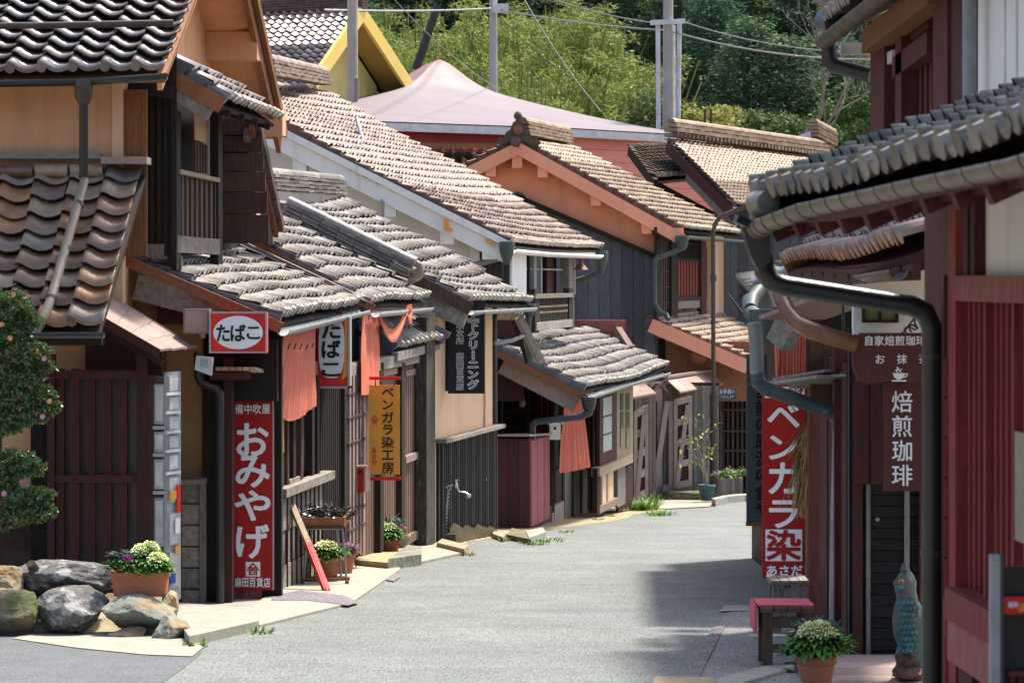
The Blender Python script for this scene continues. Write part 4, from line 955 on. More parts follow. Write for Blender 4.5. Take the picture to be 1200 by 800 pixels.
# ---------------- pavilion with tent roof
Tp = thing('tent_roof_hall', 'large pink and maroon hall under a mauve tent-shaped metal roof', 'building', (-2, 83, 0))
cz_, ez = 0, 4.1
ring_ = [(-7.0,71.2),(1.55,76.8),(6.1,81.6),(6.5,88),(0,96),(-9,95),(-13,84)]
apex = V((-2.15, 84.5, 6.55)); NR = 30
rr = []
for i, (x, y) in enumerate(ring_):
    x2, y2 = ring_[(i+1) % len(ring_)]
    for k_ in range(5): rr.append(V((x+(x2-x)*k_/5, y+(y2-y)*k_/5, ez)))
def tent(f, i):
    e = rr[i % len(rr)]; h = (1-f)**1.35*.78+.22*math.exp(-(f/.11)**2)
    return V((apex.x+(e.x-apex.x)*f, apex.y+(e.y-apex.y)*f, ez+(apex.z-ez)*h))
m = MB(); nn = len(rr)
m.grid(lambda a, b: tent(b, int(round(a*nn)) % nn) , nn, NR); m.f = [f[::-1] for f in m.f]
o = m.build('roof', 'metal_mauve', Tp); o.data.materials.append(MATS['metal_rust_a']); o.data.materials.append(MATS['metal_rust_b'])
for p_ in o.data.polygons:
    f_ = ((p_.center.x+wloc(Tp).x-apex.x)**2+(p_.center.y+wloc(Tp).y-apex.y)**2)**.5
    p_.material_index = 1 if f_ < .9 else 2 if f_ < 1.7 else 0
m = MB(); m.add([p+V((0,0,-.03)) for p in rr]+[p+V((0,0,-.24)) for p in rr], [(i, (i+1) % nn, nn+(i+1) % nn, nn+i) for i in range(nn)]); m.build('fascia', 'pole_white', Tp)
m = MB(); m.add([p+V((0,0,-.2)) for p in rr], [tuple(range(nn))]); m.build('soffit', 'paint_maroon', Tp)
def wall_band(a, b, z0, z1, k_, nm, th=.1):
    a, b = V((*a, z0)), V((*b, z0)); d = (b-a); n_ = V((-d.y, d.x, 0)).normalized(); m = MB(); m.obox(a+n_*.3, d, n_*th, (0,0,z1-z0)); return m.build(nm, k_, Tp)
for i in range(9):
    z = 3.9-.33*i
    wall_band(ring_[0], ring_[1], z-.32, z, 'paint_maroon', 'wall_board', .1+.02*(i % 2)); wall_band(ring_[1], ring_[2], z-.32, z, 'paint_pink', 'wall_board', .1+.02*(i % 2)); wall_band(ring_[2], ring_[3], z-.32, z, 'paint_pink', 'wall_board', .1)
roof(Tp, P(500,196,66), P(606,200,66), P(505,176,68), P(600,176,68), 'tile_orange', 'tile_orange', parts=False)
MB().bar(P(490,171,68), P(640,172,70), .2, .14).build('eave_trim', 'wood_barge', Tp)

# ---------------- yellow house
Yh = thing('yellow_house', 'yellow gabled house with plum tiled roof on the rise behind', 'house', (-4, 80, 0))
gf, gm, gb = P(368,92,77), P(424,10,79.7), P(480,97,82.4)
rdir = V((-.9, .43, 0))
sl = (gf-gm)
roof(Yh, gf+rdir*9+sl*.12, gf+sl*.12, gm+rdir*9, gm, 'tile_plum', 'tile_plum', verge=(None, 'tile_cap'), parts=True, limit=300)
roof(Yh, gb+(gb-gm)*.08, gb+rdir*9+(gb-gm)*.08, gm, gm+rdir*9, 'tile_plum', 'tile_plum', verge=('tile_cap', None), parts=False)
ridge(Yh, gm+V((.1,0,0)), gm+rdir*9, 'tile_verge_brown', h=.30, w=.35, layers=4)
ax_ = (gb-gf); ins = rdir*.9
m = MB(); a, b, c = gf+ins+ax_*.06+V((0,0,-.1)), gm+ins+V((0,0,-.25)), gb+ins-ax_*.06+V((0,0,-.1)); m.prism([a, b, c, c-V((0,0,7)), a-V((0,0,7))], rdir*.2); m.build('gable_wall', 'plaster_yellow', Yh)
MB().bar(gf+V((.0,0,-.12)), gm+V((0,0,-.14)), .10, .40).build('barge_board', 'paint_yellow', Yh)
MB().bar(gm+V((0,0,-.14)), gb+V((0,0,-.12)), .10, .40).build('barge_board', 'paint_yellow', Yh)
m = MB(); m.add([gm-V((0,0,.2)), gb-V((0,0,.2)), gb+ins-V((0,0,.2)), gm+ins-V((0,0,.2))], [(0,1,2,3),(3,2,1,0)]); m.build('soffit', 'paint_yellow', Yh)
m = MB(); m.add([gm-V((0,0,.2)), gf-V((0,0,.2)), gf+ins-V((0,0,.2)), gm+ins-V((0,0,.2))], [(0,1,2,3),(3,2,1,0)]); m.build('soffit', 'paint_yellow', Yh)
m = MB(); m.obox(P(306,95,80), P(372,95,78)-P(306,95,80), (0,.2,0), (0,0,-4)); m.build('front_wall', 'plaster_yellow', Yh)

# ================================================================ poles and wires
def pole(nm, lab, pts, r, mt_, group=None):
    o = thing(nm, lab, 'pole', pts[0], group); MB().tube(pts, r, 12).build('shaft', mt_, o); return o
p1 = pole('utility_pole', 'grey concrete pole in front of the yellow gable', [P(413,120,66), P(413,-40,66)], [.13,.12], 'pole_concrete'); MB().tube([P(418,118,65.9), P(418,92,65.9)], .04).build('conduit', 'metal_grey', p1)
p2 = pole('utility_pole', 'slim grey pole rising behind the mauve tent roof', [P(578,140,92), P(578,-30,92)], [.14,.12], 'pole_concrete')
m = MB(); m.box(p2.location.x-.02, p2.location.x+.5, 91.6, 91.9, P(0,16,92).z, P(0,6,92).z); m.build('junction_box', 'pole_white', p2)
p3 = pole('utility_pole', 'tall weathered pole carrying a cross bar between two white tubes', [P(783,190,84), P(783,-40,84)], [.17,.14], 'pole_concrete')
MB().tube([P(772,190,83.9), P(771,28,83.9)], .07).build('white_tube', 'pole_white', p3); MB().tube([P(794,190,83.9), P(796,28,83.9)], .07).build('white_tube', 'pole_white', p3); MB().tube([P(789,190,84.1), P(789,30,84.1)], .06).build('white_tube', 'pole_white', p3)
MB().bar(P(762,27,83.8), P(803,25,83.8), .12, .14).build('cross_bar', 'pole_white', p3)
for px in (765, 801): m = MB(); m.lathe(P(px,25,83.8), [(.03,0),(.06,.08),(.03,.14),(.07,.20),(.02,.28)], 8); m.build('insulator', 'metal_brown', p3)
p4 = pole('leaning_post', 'dark leaning stay post among the bamboo', [P(487,82,88), P(513,6,88)], [.14,.12], 'metal_dark')
p5 = pole('thin_post', 'pair of thin brown posts above the pink wall, left one', [P(826,165,83), P(826,128,83)], .035, 'wood_brown', 'thin posts above the pink wall')
p6 = pole('thin_post', 'pair of thin brown posts above the pink wall, right one', [P(833,165,83), P(833,128,83)], .035, 'wood_brown', 'thin posts above the pink wall')
def wire(a, b, sagm, r, lab, mt_='wire'):
    a, b = V(a), V(b); pts = [a.lerp(b, i/12)-V((0,0,sagm*4*(i/12)*(1-i/12))) for i in range(13)]
    m = MB().tube(pts, r, 5); o = m.build('overhead_wire', mt_, off=a, label=lab, cat='wire', group='overhead wires')
wire(P(380,12,66), P(578,10,92), .05, .028, 'thick grey cable from the near pole to the slim pole')
wire(P(578,10,92), P(783,36,84), .1, .022, 'cable from the slim pole to the cross-bar pole')
wire(P(783,36,84), P(1040,70,80), .25, .026, 'grey cable running right from the cross-bar pole, lower one')
wire(P(640,-4,88), P(765,27,83.8), .1, .018, 'thin wire coming down to the left end of the cross bar')
wire(P(801,26,83.8), P(1010,62,80), .2, .018, 'thin wire running right from the end of the cross bar')
wire(P(580,14,92), P(668,90,100), .15, .014, 'thin stay wire slanting down right behind the tent roof', 'metal_teal')
wire(P(610,-8,90), P(705,132,84), .2, .020, 'blue-grey stay wire slanting to the pink wall', 'metal_teal')
wire(P(455,-8,70), P(585,105,86), .2, .010, 'very thin wire crossing in front of the bamboo')
# long rod standing on the white house roof
m = MB(); m.tube([P(418,139,47.5), P(434,195,44.8), P(446,233,42.2)], .035, 6); m.tube([P(446,233,42.1), P(449,238,41.9), P(449,256,41.9)], .02, 6)
m.build('antenna_rod', 'metal_grey', off=P(446,233,42.2), label='thin grey rod leaning across the rosy tiled roof', cat='rod')
# ================================================================ RIGHT ROW
# ---------------- nearest: red lattice house with a low pent roof
Q = thing('red_lattice_house', 'nearest house on the right with slate-coloured pent roof and red wooden lattice front', 'house', (1.7, 9, gz(9)))
ef_, en_ = P(888,243,10.5), V((1.46, 6.8, .415))
ud = V((1,.154,0)).normalized()
up_ = ud*2.0+V((0,0,.74))
SQ = roof(Q, ef_, en_, ef_+up_, en_+up_, 'tile_slate', 'tile_slate', verge=('tile_verge', None), board='wood_maroon', sag=lambda s, t: -.025*math.sin(math.pi*s)*(1-t)+.008*math.sin(s*15), pitch=.155, course=.19)
gp = [P(884,270,10.45), P(900,257,10.25), P(948,239,9.8), P(1010,226,9.2), P(1087,209,8.5), P(1200,186,7.45), P(1320,150,6.7)]
o = MB().gutter(gp, .048).build('gutter', 'metal_gutter', Q)
for i in range(22):
    t = i/21*5.98; k_ = int(t); p_ = gp[k_].lerp(gp[k_+1], t-k_); d_ = (gp[k_+1]-gp[k_]).normalized()
    m = MB(); m.gutter([p_-d_*.003, p_+d_*.003], .050, .006); m.build('gutter_hoop', 'metal_dark', Q)
MB().bar(P(896,262,10.5)+V((.06,0,0)), en_+V((.10,0,-.10)), .03, .06).build('eave_board', 'wood_maroon', Q)
for i in range(12):
    a = SQ((i+.3)/12, .02)-V((0,0,.12)); MB().bar(a, a+ud*.9+V((0,0,.40)), .045, .06).build('rafter', 'wood_red', Q)
# corner end tile and hopper with the dark downpipe
m = MB(); m.lathe(P(892,238,10.35), [(.02,-.06),(.045,-.05),(.05,0),(.045,.08)], 12, (.25,-1,0)); m.build('corner_tile', 'tile_slate', Q)
MB().tube([P(892,232,10.5), P(889,244,10.4), P(888,262,10.4)], .03).build('corner_tile', 'tile_slate', Q)
m = MB(); m.prism([P(868,258,10.38), P(902,258,10.38), P(903,305,10.38), P(890,318,10.38), P(880,300,10.38)], (0,.12,0)); m.build('hopper', 'metal_dark', Q)
MB().bar(P(862,256,10.34), P(876,262,10.36), .03, .03).build('hopper_clip', 'metal_dark', Q)
dp = [P(894,300,10.5), P(896,318,10.5), P(905,330,10.5), P(920,335,10.5), P(1068,358,10.45), P(1084,366,10.45), P(1092,384,10.45), P(1092,560,10.45), P(1092,1000,10.45)]
MB().tube(dp, .038, 12).build('downspout', 'metal_dark', Q)
for py in (415, 645): MB().tube([P(1092,py,10.45), P(1092,py+5,10.45)], .043, 12).build('pipe_joint', 'metal_brown', Q)
FQ = Fr(P(1117,0,10.35).x, 10.35, -.045, side=1)
U = lambda px: FQ.u(px)
def qb(a, b, t, bt, k_, nm, v=0, th=.05):
    m = MB(); FQ.pb(m, a, b, t, bt, v, th, a); return m.build(nm, k_, Q)
def qz(u0, u1, z0, z1, k_, nm, v=0, th=.05):
    m = MB(); FQ.box(m, u0, u1, v, v+th, z0, z1); return m.build(nm, k_, Q)
uN = -3.2
qz(-.14, .0, -2.3, .55, 'wood_lattice', 'corner_post', -.02, .12)
qz(uN, -.14, -.075, .015, 'wood_rose', 'head_beam', -.03, .14)
qz(uN, -.14, -1.4, -.07, 'wood_lattice', 'lattice_back', .07, .03)
qz(uN, -.14, -.34, -.075, 'dark_room', 'lattice_gap', .06, .009)
n = 34
for i in range(n):
    u_ = -.17-i*.088; big = i % 5 == 4
    qz(u_-(.034 if big else .022), u_, -1.14, -.075, 'wood_lattice', 'lattice_bar', .0 if big else .02, .035)
qz(uN, -.14, -1.21, -1.10, 'wood_lattice', 'sill_rail', -.06, .16)
qz(uN, -.14, -1.36, -1.21, 'wood_rose', 'sill_beam', -.05, .12)
for i in range(12): qz(-.30-i*.26, -.16-i*.26, -2.2, -1.36, 'wood_lattice', 'lower_slat', -.0, .05)
qz(uN, 0, -2.3, -1.36, 'dark_room', 'lower_back', .1, .03)
qz(uN, -.30, .015, .40, 'plaster_white', 'plaster_panel', .03, .05)
for a in (-.30, -.42): qz(a, a+.07, .015, .45, 'wood_maroon', 'post', -.01, .08)
qz(-.02, .55, -2.3, .50, 'wood_red', 'side_board', .0, .5)
fb(1106, 1118, 322, 700, 10.36, .06).build('side_post', 'wood_red', Q)
for i in range(9): fb(1108, 1119, 420+i*47, 464+i*47, 10.34, .04).build('side_panel', 'wood_lattice', Q)
m = MB(); m.prism([P(1122,745,10.1), P(1140,770,9.9), P(1140,1000,9.9), P(1130,1000,9.9)], (.03,0,0)); m.build('brace', 'wood_red', Q)
fb(1186, 1215, 430, 560, 8.7, .02).build('shop_curtain', 'straw', Q) if False else None
m = MB(); FQ.pb(m, 1189, 1215, 505, 632, -.03, .02); m.build('hanging_mat', 'metal_tan', Q)
# black stand with red placard
st = thing('menu_stand', 'black stand with a red placard at the right edge, in front of the red lattice', 'stand', P(1185,1150,7.6))
fb(1161, 1172, 650, 1160, 7.6, .03).build('upright', 'metal_grey', st); fb(1172, 1176, 650, 1160, 7.61, .04).build('upright', 'metal_dark', st)
fb(1176, 1260, 664, 900, 7.65, .02).build('panel', 'sign_black', st)
o = fb(1176, 1260, 699, 719, 7.62, .01).build('red_placard', 'sign_scarlet', st)
m = MB(); htext(m, '珈琲', 1181, 1193, 708, 7.615, 7, .02); m.build('lettering', 'sign_white', o)
m = MB(); htext(m, '店', 1193, 1204, 711, 7.615, 10, .03); m.build('lettering', 'sign_orange', o)
fb(1182, 1260, 786, 792, 7.62, .02).build('lower_rail', 'wood_red', st)
for i in range(4): fb(1184+i*10, 1190+i*10, 792, 850, 7.63, .02).build('lower_slat', 'wood_red', st)

# ---------------- coffee house behind
K = thing('coffee_house', 'two-storey dark red timber coffee house on the right with orange-edged tiled pent roof', 'house', (2.9, 18, gz(18)))
k0, k1 = P(919,313,22), P(1059,293,13.2)
kd = (k1-k0).normalized(); ku = V((-kd.y, kd.x, 0)).normalized(); kup = ku*1.15+V((0,0,.60))
SK = roof(K, k0, k1, k0+kup, k1+kup, 'tile_redsilver', 'tile_cap_orange', verge=('tile_cap_orange', None), board='wood_maroon', sag=lambda s, t: .02*math.sin(s*7))
MB().gutter([P(976,327,19), P(1015,322,16), P(1052,316,13.2)], .05).build('gutter', 'metal_gutter', K)
MB().bar(k0+V((.06,0,-.09)), k1+V((.06,0,-.09)), .04, .10).build('eave_board', 'wood_maroon', K)
for i in range(9):
    a = SK((i+.5)/9, .03)-V((0,0,.12)); MB().bar(a, a+ku*.8+V((0,0,.28)), .05, .06).build('rafter', 'wood_brown', K)
# upper storey
FU = Fr(P(1020,0,21).x, 21.0, 0.0, side=1)
def kb(a, b, t, bt, k_, nm, v=0, th=.06):        # spans px a..b (a<b, so b is nearer)
    m = MB(); FU.box(m, FU.u(b, v), FU.u(a, v), v, v+th, FU.z((a+b)/2, bt, v), FU.z((a+b)/2, t, v)); return m.build(nm, k_, K)
m = MB(); FU.box(m, -9, 0, .35, .45, .2, 1.95); m.build('inner_wall', 'dark_room', K)
kb(1020, 1036, 30, 175, 'wood_red', 'post', -.02, .14); kb(1049, 1056, 40, 160, 'wood_red', 'post', .0, .1)
kb(1056, 1093, 72, 150, 'wood_maroon', 'window_panel', .2, .03)
for i in range(6): kb(1059+i*6, 1061.5+i*6, 80-i*4, 150, 'wood_red', 'lattice_bar', .1, .05)
def kline(a, ya, b, yb, w_, h_, k_, nm, v=0):
    p_, q_ = FU.pt(a, ya, v), FU.pt(b, yb, v); MB().bar(p_, q_, w_, h_).build(nm, k_, K)
kline(1054, 80, 1095, 50, .10, .14, 'wood_red', 'window_rail', .05)
kline(1036, 66, 1095, 24, .08, .10, 'wood_red', 'window_rail', .1)
kline(1063, 66, 1090, 46, .04, .08, 'plaster_white', 'transom_pane', .12)
kline(1021, 50, 1100, -10, .14, .16, 'wood_honey', 'eave_beam', -.04)
kb(1093, 1110, -15, 140, 'wood_red', 'post', -.04, .16); kb(1110, 1129, -15, 130, 'wood_maroon', 'post', -.02, .12)
kb(1129, 1144, -15, 130, 'wood_maroon', 'post', .04, .1)
kb(1146, 1230, -25, 140, 'plaster_white', 'plaster_wall', .02, .1)
for px in (1176, 1190): kb(px, px+1, -25, 110, 'pole_white', 'wall_joint', .01, .02)
kb(1034, 1045, 62, 76, 'pole_white', 'lamp_box', .0, .1)
MB().tube([FU.pt(1136,-15,-.08), FU.pt(1136,140,-.08)], .040).build('downspout', 'metal_grey', K)
# its eaves seen from below
g0 = P(972,44,21); 
ev0, ev1 = V((g0.x, 21.3, g0.z+.12)), V((g0.x, 14.5, g0.z+.12))
roof(K, ev0, ev1, ev0+V((1.2,0,.45)), ev1+V((1.2,0,.45)), 'tile_brown', 'tile_cap', board='plaster_white', boardth=.03, verge=('tile_verge', None))
MB().gutter([V((g0.x-.02, 21.2, g0.z)), V((g0.x-.02, 14.5, g0.z))], .07).build('gutter', 'metal_gutter', K)
for i in range(10):
    y_ = 21.1-i*.62; MB().bar(V((g0.x+.05,y_,g0.z+.03)), V((g0.x+.5,y_,g0.z+.25)), .035, .05).build('rafter', 'wood_grey_flat', K)
for i in range(5): MB().box(g0.x+.06+i*.075, g0.x+.12+i*.075, 15, 21.2, g0.z+.045+i*.038, g0.z+.06+i*.038).build('soffit_slat', 'wood_pale', K)
ridge(K, P(966,2,21.4), P(990,16,21.2), 'tile_brown', h=.12, w=.25, layers=2)
MB().tube([P(964,24,21.3), P(976,26,21.2)], .085).build('ridge_end_tile', 'tile_verge', K)
MB().tube([P(971,50,21.2), P(972,70,21.2), P(978,78,21.2), P(1020,88,21.1)], .058).build('downspout', 'metal_dark', K)
fb(985, 1020, 50, 64, 21.25, .05).build('soffit_end', 'plaster_white', K)
# ground storey: charred frontage facing the viewer, red boards along the lane
YK = 18.1
fb(995, 1112, 385, 800, YK+.12, .08).build('side_wall', 'wood_black', K)
fb(1000, 1112, 300, 392, YK+.05, .08).build('plaster_band', 'plaster_white', K)
for a, b in ((1014,1030),(1033,1050)): fb(a, b, 357, 375, YK+.0, .04).build('yellow_pane', 'leaf_yellow', K)
for a in (1011, 1030, 1050): fb(a, a+3, 355, 378, YK-.02, .06).build('window_frame', 'wood_dark', K)
fb(1011, 1053, 375, 378, YK-.025, .06).build('window_frame', 'wood_dark', K); fb(1011, 1053, 354, 357, YK-.025, .06).build('window_frame', 'wood_dark', K)
m = MB()
for (cx, cy, r0, a0, a1) in ((1074,381,12,-.5,4.5),(1068,386,7,0,5.5),(1060,392,14,.4,2.2)):
    pts = [P(cx+r0*(1-.13*t_)*math.cos(a0+(a1-a0)*t_/10), cy-r0*(1-.08*t_)*math.sin(a0+(a1-a0)*t_/10), YK-.1) for t_ in range(11)]; m.tube(pts, .006, 5)
m.tube([P(1040,395,YK-.1), P(1058,390,YK-.1), P(1072,372,YK-.1)], .006, 5); m.build('iron_scroll', 'metal_dark', K)
for a, b in ((1002,1006),(1015,1020),(1060,1066)): fb(a, b, 567, 775, YK+.06, .06).build('batten', 'wood_grey', K)
for i in range(16):
    for a, b in ((1006,1015),(1020,1060),(1066,1080)): fb(a, b, 567+i*13, 579.4+i*13, YK+.09-.006*((i*7) % 3), .05).build('charred_board', 'wood_black', K)
m = MB(); m.lathe(P(1028,608,YK+.05), [(.014,0),(.012,.03)], 10, (0,-1,0)); m.build('knob', 'metal_tan', K)
fb(1078, 1086, 540, 790, YK+.02, .06).build('post', 'wood_red', K)
fb(1003, 1036, 392, 567, YK-.02, .04).build('red_board', 'wood_maroon', K)
for a in (1003, 1020): fb(a, a+15, 393, 566, YK-.035, .02).build('red_board', 'wood_maroon', K)
FKs = Fr(P(1000,0,18.15).x, 18.15, .035, side=1)
for i in range(7):
    m = MB(); FKs.box(m, i*.42, i*.42+.41, -.01*(i % 2), .06, -2.75, -.55); m.build('side_board', 'wood_maroon', K)
for i, px in enumerate((955, 986)):
    m = MB(); FKs.box(m, FKs.u(px)-.05, FKs.u(px)+.12, -.05, .08, -2.75, -.4); m.build('post', 'wood_red', K)
m = MB(); m.bar(P(937,449,20.5), P(1000,441,19.0), .5, .025); m.bar(P(937,444,20.5), P(1000,434,19.2), .4, .02); m.build('bark_awning', 'wood_grey_flat', K)
for i in range(5): MB().bar(P(934+i*2,454,20.6)+V((0,-.3*i,.03*i)), P(1002,434+i,19.2)+V((0,-.25*i,.03)), .12, .015).build('awning_board', 'wood_grey_flat', K)
fb(950, 1000, 450, 478, 19.8, .05).build('panel', 'wood_brown', K)
fb(945, 1000, 395, 440, 20.6, .05).build('panel', 'wood_brown', K)
MB().tube([P(914,340,18), P(917,352,17.9), P(925,368,17.8), P(936,380,17.7), P(950,387,17.6), P(1004,404,17.6)], .050, 12).build('copper_pipe', 'metal_copper', K)
MB().bar(P(928,372,19.5), P(1003,345,18.6), .5, .03).build('hood_board', 'wood_pinkgrey', K); MB().bar(P(912,380,19.6), P(930,395,19.5), .12, .22).build('hood_beam', 'wood_grey_flat', K)
MB().tube([P(988,352,18.3), P(988,392,18.3)], .010).build('rod', 'metal_dark', K)
fb(925, 1010, 400, 432, 21.5, .05).build('dark_panel', 'dark_room', K)
# teal and grey downpipe
MB().tube([P(884,378,19.2), P(886,400,19.2), P(887,438,19.2)], .048, 12).build('downspout', 'metal_grey', K)
MB().tube([P(887,436,19.2), P(889,448,19.2), P(897,455,19.2), P(972,482,19.15), P(981,488,19.15), P(984,498,19.15)], .048, 12).build('downspout_bend', 'metal_teal', K)
MB().tube([P(984,496,19.15), P(981,600,19.15), P(979,762,19.15)], .046, 12).build('downspout', 'metal_grey', K)
for pt in (P(889,446,19.2), P(900,457,19.2), P(970,480,19.15), P(984,500,19.15)): MB().tube([pt, pt+V((.0,0,-.03))], .054, 12).build('pipe_joint', 'metal_teal', K)
# gable ends of the next house: silver tiles and teal hopper
N3 = thing('far_right_house', 'dark timber house behind the red dye sign, silver tile ends and teal gutter showing', 'house', (3, 28, gz(28)))
n0, n1 = P(869,338,32), P(899,372,22.5)
n0, n1 = P(866,333,31), P(886,352,23)
nd = (n1-n0).normalized(); nu_ = V((-nd.y, nd.x, 0)).normalized()
nup = nu_*1.3+V((0,0,.45))
roof(N3, n0, n1, n0+nup, n1+nup, 'tile_silver', 'tile_cap', verge=('tile_verge', 'tile_verge'), board='wood_dark')
ridge(N3, n1+V((0,-.1,.03)), n1+nup+V((0,-.1,.05)), 'tile_verge', h=.09, w=.22, layers=2)
ridge(N3, n1+V((.25,-.25,-.03)), n1+nup+V((.25,-.25,.0)), 'tile_silver', h=.06, w=.22, layers=2)
MB().gutter([n0+V((-.05,0,-.1)), n1+V((-.05,-.2,-.1))], .07).build('gutter', 'metal_dark', N3)
m = MB(); m.lathe(P(897,374,20.2), [(.06,-.16),(.07,-.05),(.115,.02),(.12,.07)], 12); m.build('hopper', 'metal_teal', N3)
MB().tube([P(878,352,21.5), P(880,366,21.3), P(888,372,20.6)], .06, 10).build('gutter_end', 'metal_teal', N3)
MB().tube([P(890,340,21.6), P(882,350,21.4), P(880,362,21.2)], .05, 10).build('gutter_end', 'metal_teal', N3)
MB().bar(P(905,350,22.3), P(955,332,22.3), .3, .14).build('eave_beam', 'wood_grey_flat', N3)
F3 = Fr(P(945,0,24).x, 24, .03, side=1)
m = MB(); F3.box(m, -.2, 8.5, 0, .1, -3.4, .1); m.build('street_wall', 'wood_maroon', N3)
m = MB(); F3.box(m, 0, .12, -.12, 0, -3.4, -.2); m.build('corner_post', 'wood_pinkgrey', N3)
fb(948, 975, 440, 700, 23.6, .06).build('side_panel', 'wood_dark', N3)
fb(945, 955, 600, 700, 22.0, .1).build('post', 'wood_honey', N3)
fb(935, 1010, 330, 440, 23.9, .06).build('side_panel', 'dark_room', N3)
# ================================================================ wooded hillside
def hz(x, y): return -4.7+max(0, y-86)*.44+.012*max(0, y-86)*math.sin(x*.21+1)*1.5+.4*math.sin(x*.5+y*.3)
m = MB(); m.grid(lambda a, b: V((-120+240*a, 86+150*b, hz(-120+240*a, 86+150*b))), 60, 40); m.build('hillside', 'undergrowth', kind='structure')
nprng = np.random.default_rng(5)
def leaves(centres, normals, size, aspect=.55, droop=0.0, jitter=.5):
    """one leaf quad (a bent diamond) at every centre"""
    n = len(centres); d = nprng.normal(size=(n,3)); d += normals*.8; d[:,2] -= droop; d /= np.linalg.norm(d, axis=1)[:,None]
    s = nprng.normal(size=(n,3)); s -= (s*d).sum(1)[:,None]*d; s /= np.linalg.norm(s, axis=1)[:,None]
    L_ = size*(1+jitter*(nprng.random(n)-.5))[:,None]
    vs = np.stack([centres, centres+d*L_*.5+s*L_*aspect*.5, centres+d*L_, centres+d*L_*.5-s*L_*aspect*.5], 1).reshape(-1,3)
    return vs, np.arange(n*4).reshape(-1,4)
def np_mesh(name, parts):
    vs = np.concatenate([p[0] for p in parts]); off = 0; fs = []; mi = []; names = []
    for p in parts:
        fs.append(p[1]+off); off += len(p[0])
        if p[2] not in names: names.append(p[2])
        mi.append(np.full(len(p[1]), names.index(p[2])))
    fs = np.concatenate(fs); mi = np.concatenate(mi).astype(np.int32)
    me = bpy.data.meshes.new(name); me.vertices.add(len(vs)); me.vertices.foreach_set('co', vs.astype(np.float32).ravel())
    me.loops.add(fs.size); me.loops.foreach_set('vertex_index', fs.astype(np.int32).ravel())
    me.polygons.add(len(fs)); me.polygons.foreach_set('loop_start', np.arange(0, fs.size, 4, dtype=np.int32)); me.polygons.foreach_set('loop_total', np.full(len(fs), 4, dtype=np.int32))
    me.polygons.foreach_set('material_index', mi)
    for q in names: me.materials.append(MATS[q])
    me.update(); me.validate(); return me
def clumps(cen, rad, n, squash=.7):
    out = []; nor = []
    for c, r in zip(cen, rad):
        k_ = int(n*(r/np.mean(rad))**2); d = nprng.normal(size=(k_,3)); d /= np.linalg.norm(d, axis=1)[:,None]
        rr_ = r*(nprng.random(k_)**.35)[:,None]; p = d*rr_; p[:,2] *= squash; out.append(c+p); nor.append(d)
    return np.concatenate(out), np.concatenate(nor)
def cedar_mesh(seed, h=12, dark=True):
    cen = []; rad = []
    for i in range(95):
        t = (i+.5)/95; z = h*(.10+.90*t); R = (1-t)**.75*2.5+.18; a = i*2.4+seed; k_ = R*(.55+.45*rnd.random())
        cen.append((k_*math.cos(a), k_*math.sin(a), z-.15*k_)); rad.append(.42+.42*(1-t)*rnd.random()+.15)
    c, n = clumps(np.array(cen), np.array(rad), 115, .8); k_ = len(c)//3
    idx = nprng.random(len(c)) < .3
    a = leaves(c[~idx], n[~idx], .21, .45, .5); b = leaves(c[idx], n[idx], .21, .45, .5)
    return np_mesh('crown', [(*a, 'leaf_cedar'), (*b, 'leaf_cedar_olive' if not dark else 'leaf_cedar')])
def bamboo_mesh(seed, h=9, lf='leaf_bamboo'):
    cen = []; rad = []
    for s in range(11):
        bx_, by_ = rnd.gauss(0, .9), rnd.gauss(0, .9); ang = rnd.random()*6.3; hh = h*(.7+.3*rnd.random())
        for i in range(11):
            t = .25+.75*(i+rnd.random())/11; o = 1.3*t**3
            cen.append((bx_+math.cos(ang)*o+rnd.gauss(0,.22), by_+math.sin(ang)*o+rnd.gauss(0,.22), hh*(t-.12*t**4))); rad.append(.24+.26*math.sin(math.pi*min(t,1)*.85)*(.6+rnd.random()*.7))
    c, n = clumps(np.array(cen), np.array(rad), 95, .8)
    idx = nprng.random(len(c)) < .35
    a = leaves(c[~idx], n[~idx], .24, .22, .5); b = leaves(c[idx], n[idx], .24, .22, .5)
    return np_mesh('crown', [(*a, lf), (*b, 'leaf_yellow' if lf == 'leaf_bamboo' else 'leaf_broad')])
def broad_mesh(seed, h=8, lf='leaf_broad'):
    cen = []; rad = []
    for i in range(75):
        a = rnd.random()*6.3; e = rnd.random(); z = h*(.3+.7*e); R = h*.33*math.sin(math.pi*min(.98, .2+.75*e))**.7
        k_ = R*(.5+.5*rnd.random()); cen.append((k_*math.cos(a), k_*math.sin(a), z)); rad.append(.35+.45*rnd.random())
    c, n = clumps(np.array(cen), np.array(rad), 120, .65); a = leaves(c, n, .22, .5, .2)
    return np_mesh('crown', [(*a, lf)])
crowns = {'cedar': [cedar_mesh(0, 12), cedar_mesh(2, 12, False), cedar_mesh(4, 12, False)], 'bamboo': [bamboo_mesh(0), bamboo_mesh(1), bamboo_mesh(2)],
          'broad': [broad_mesh(0), broad_mesh(1, 8, 'leaf_cedar_olive')], 'yellow': [broad_mesh(3, 8, 'leaf_yellow')]}
def trunk_mesh(h, r, lean=.2, n=7, seed=0, mt_='bark'):
    q = random.Random(seed); pts = [V((lean*math.sin(i*1.1+seed)*i/n, lean*math.cos(i*1.3+seed)*i/n, h*i/n)) for i in range(n+1)]
    m = MB().tube(pts, [r*(1-.8*i/n) for i in range(n+1)], 8)
    for i in range(2, n):
        for k_ in range(2):
            a = q.random()*6.3; l = h*.16*(1.2-i/n); b = pts[i]; m.tube([b, b+V((math.cos(a)*l*.6, math.sin(a)*l*.6, l*.4)), b+V((math.cos(a)*l, math.sin(a)*l, l*.9))], [r*.35*(1-i/n*.7), r*.2, r*.06], 5)
    return m
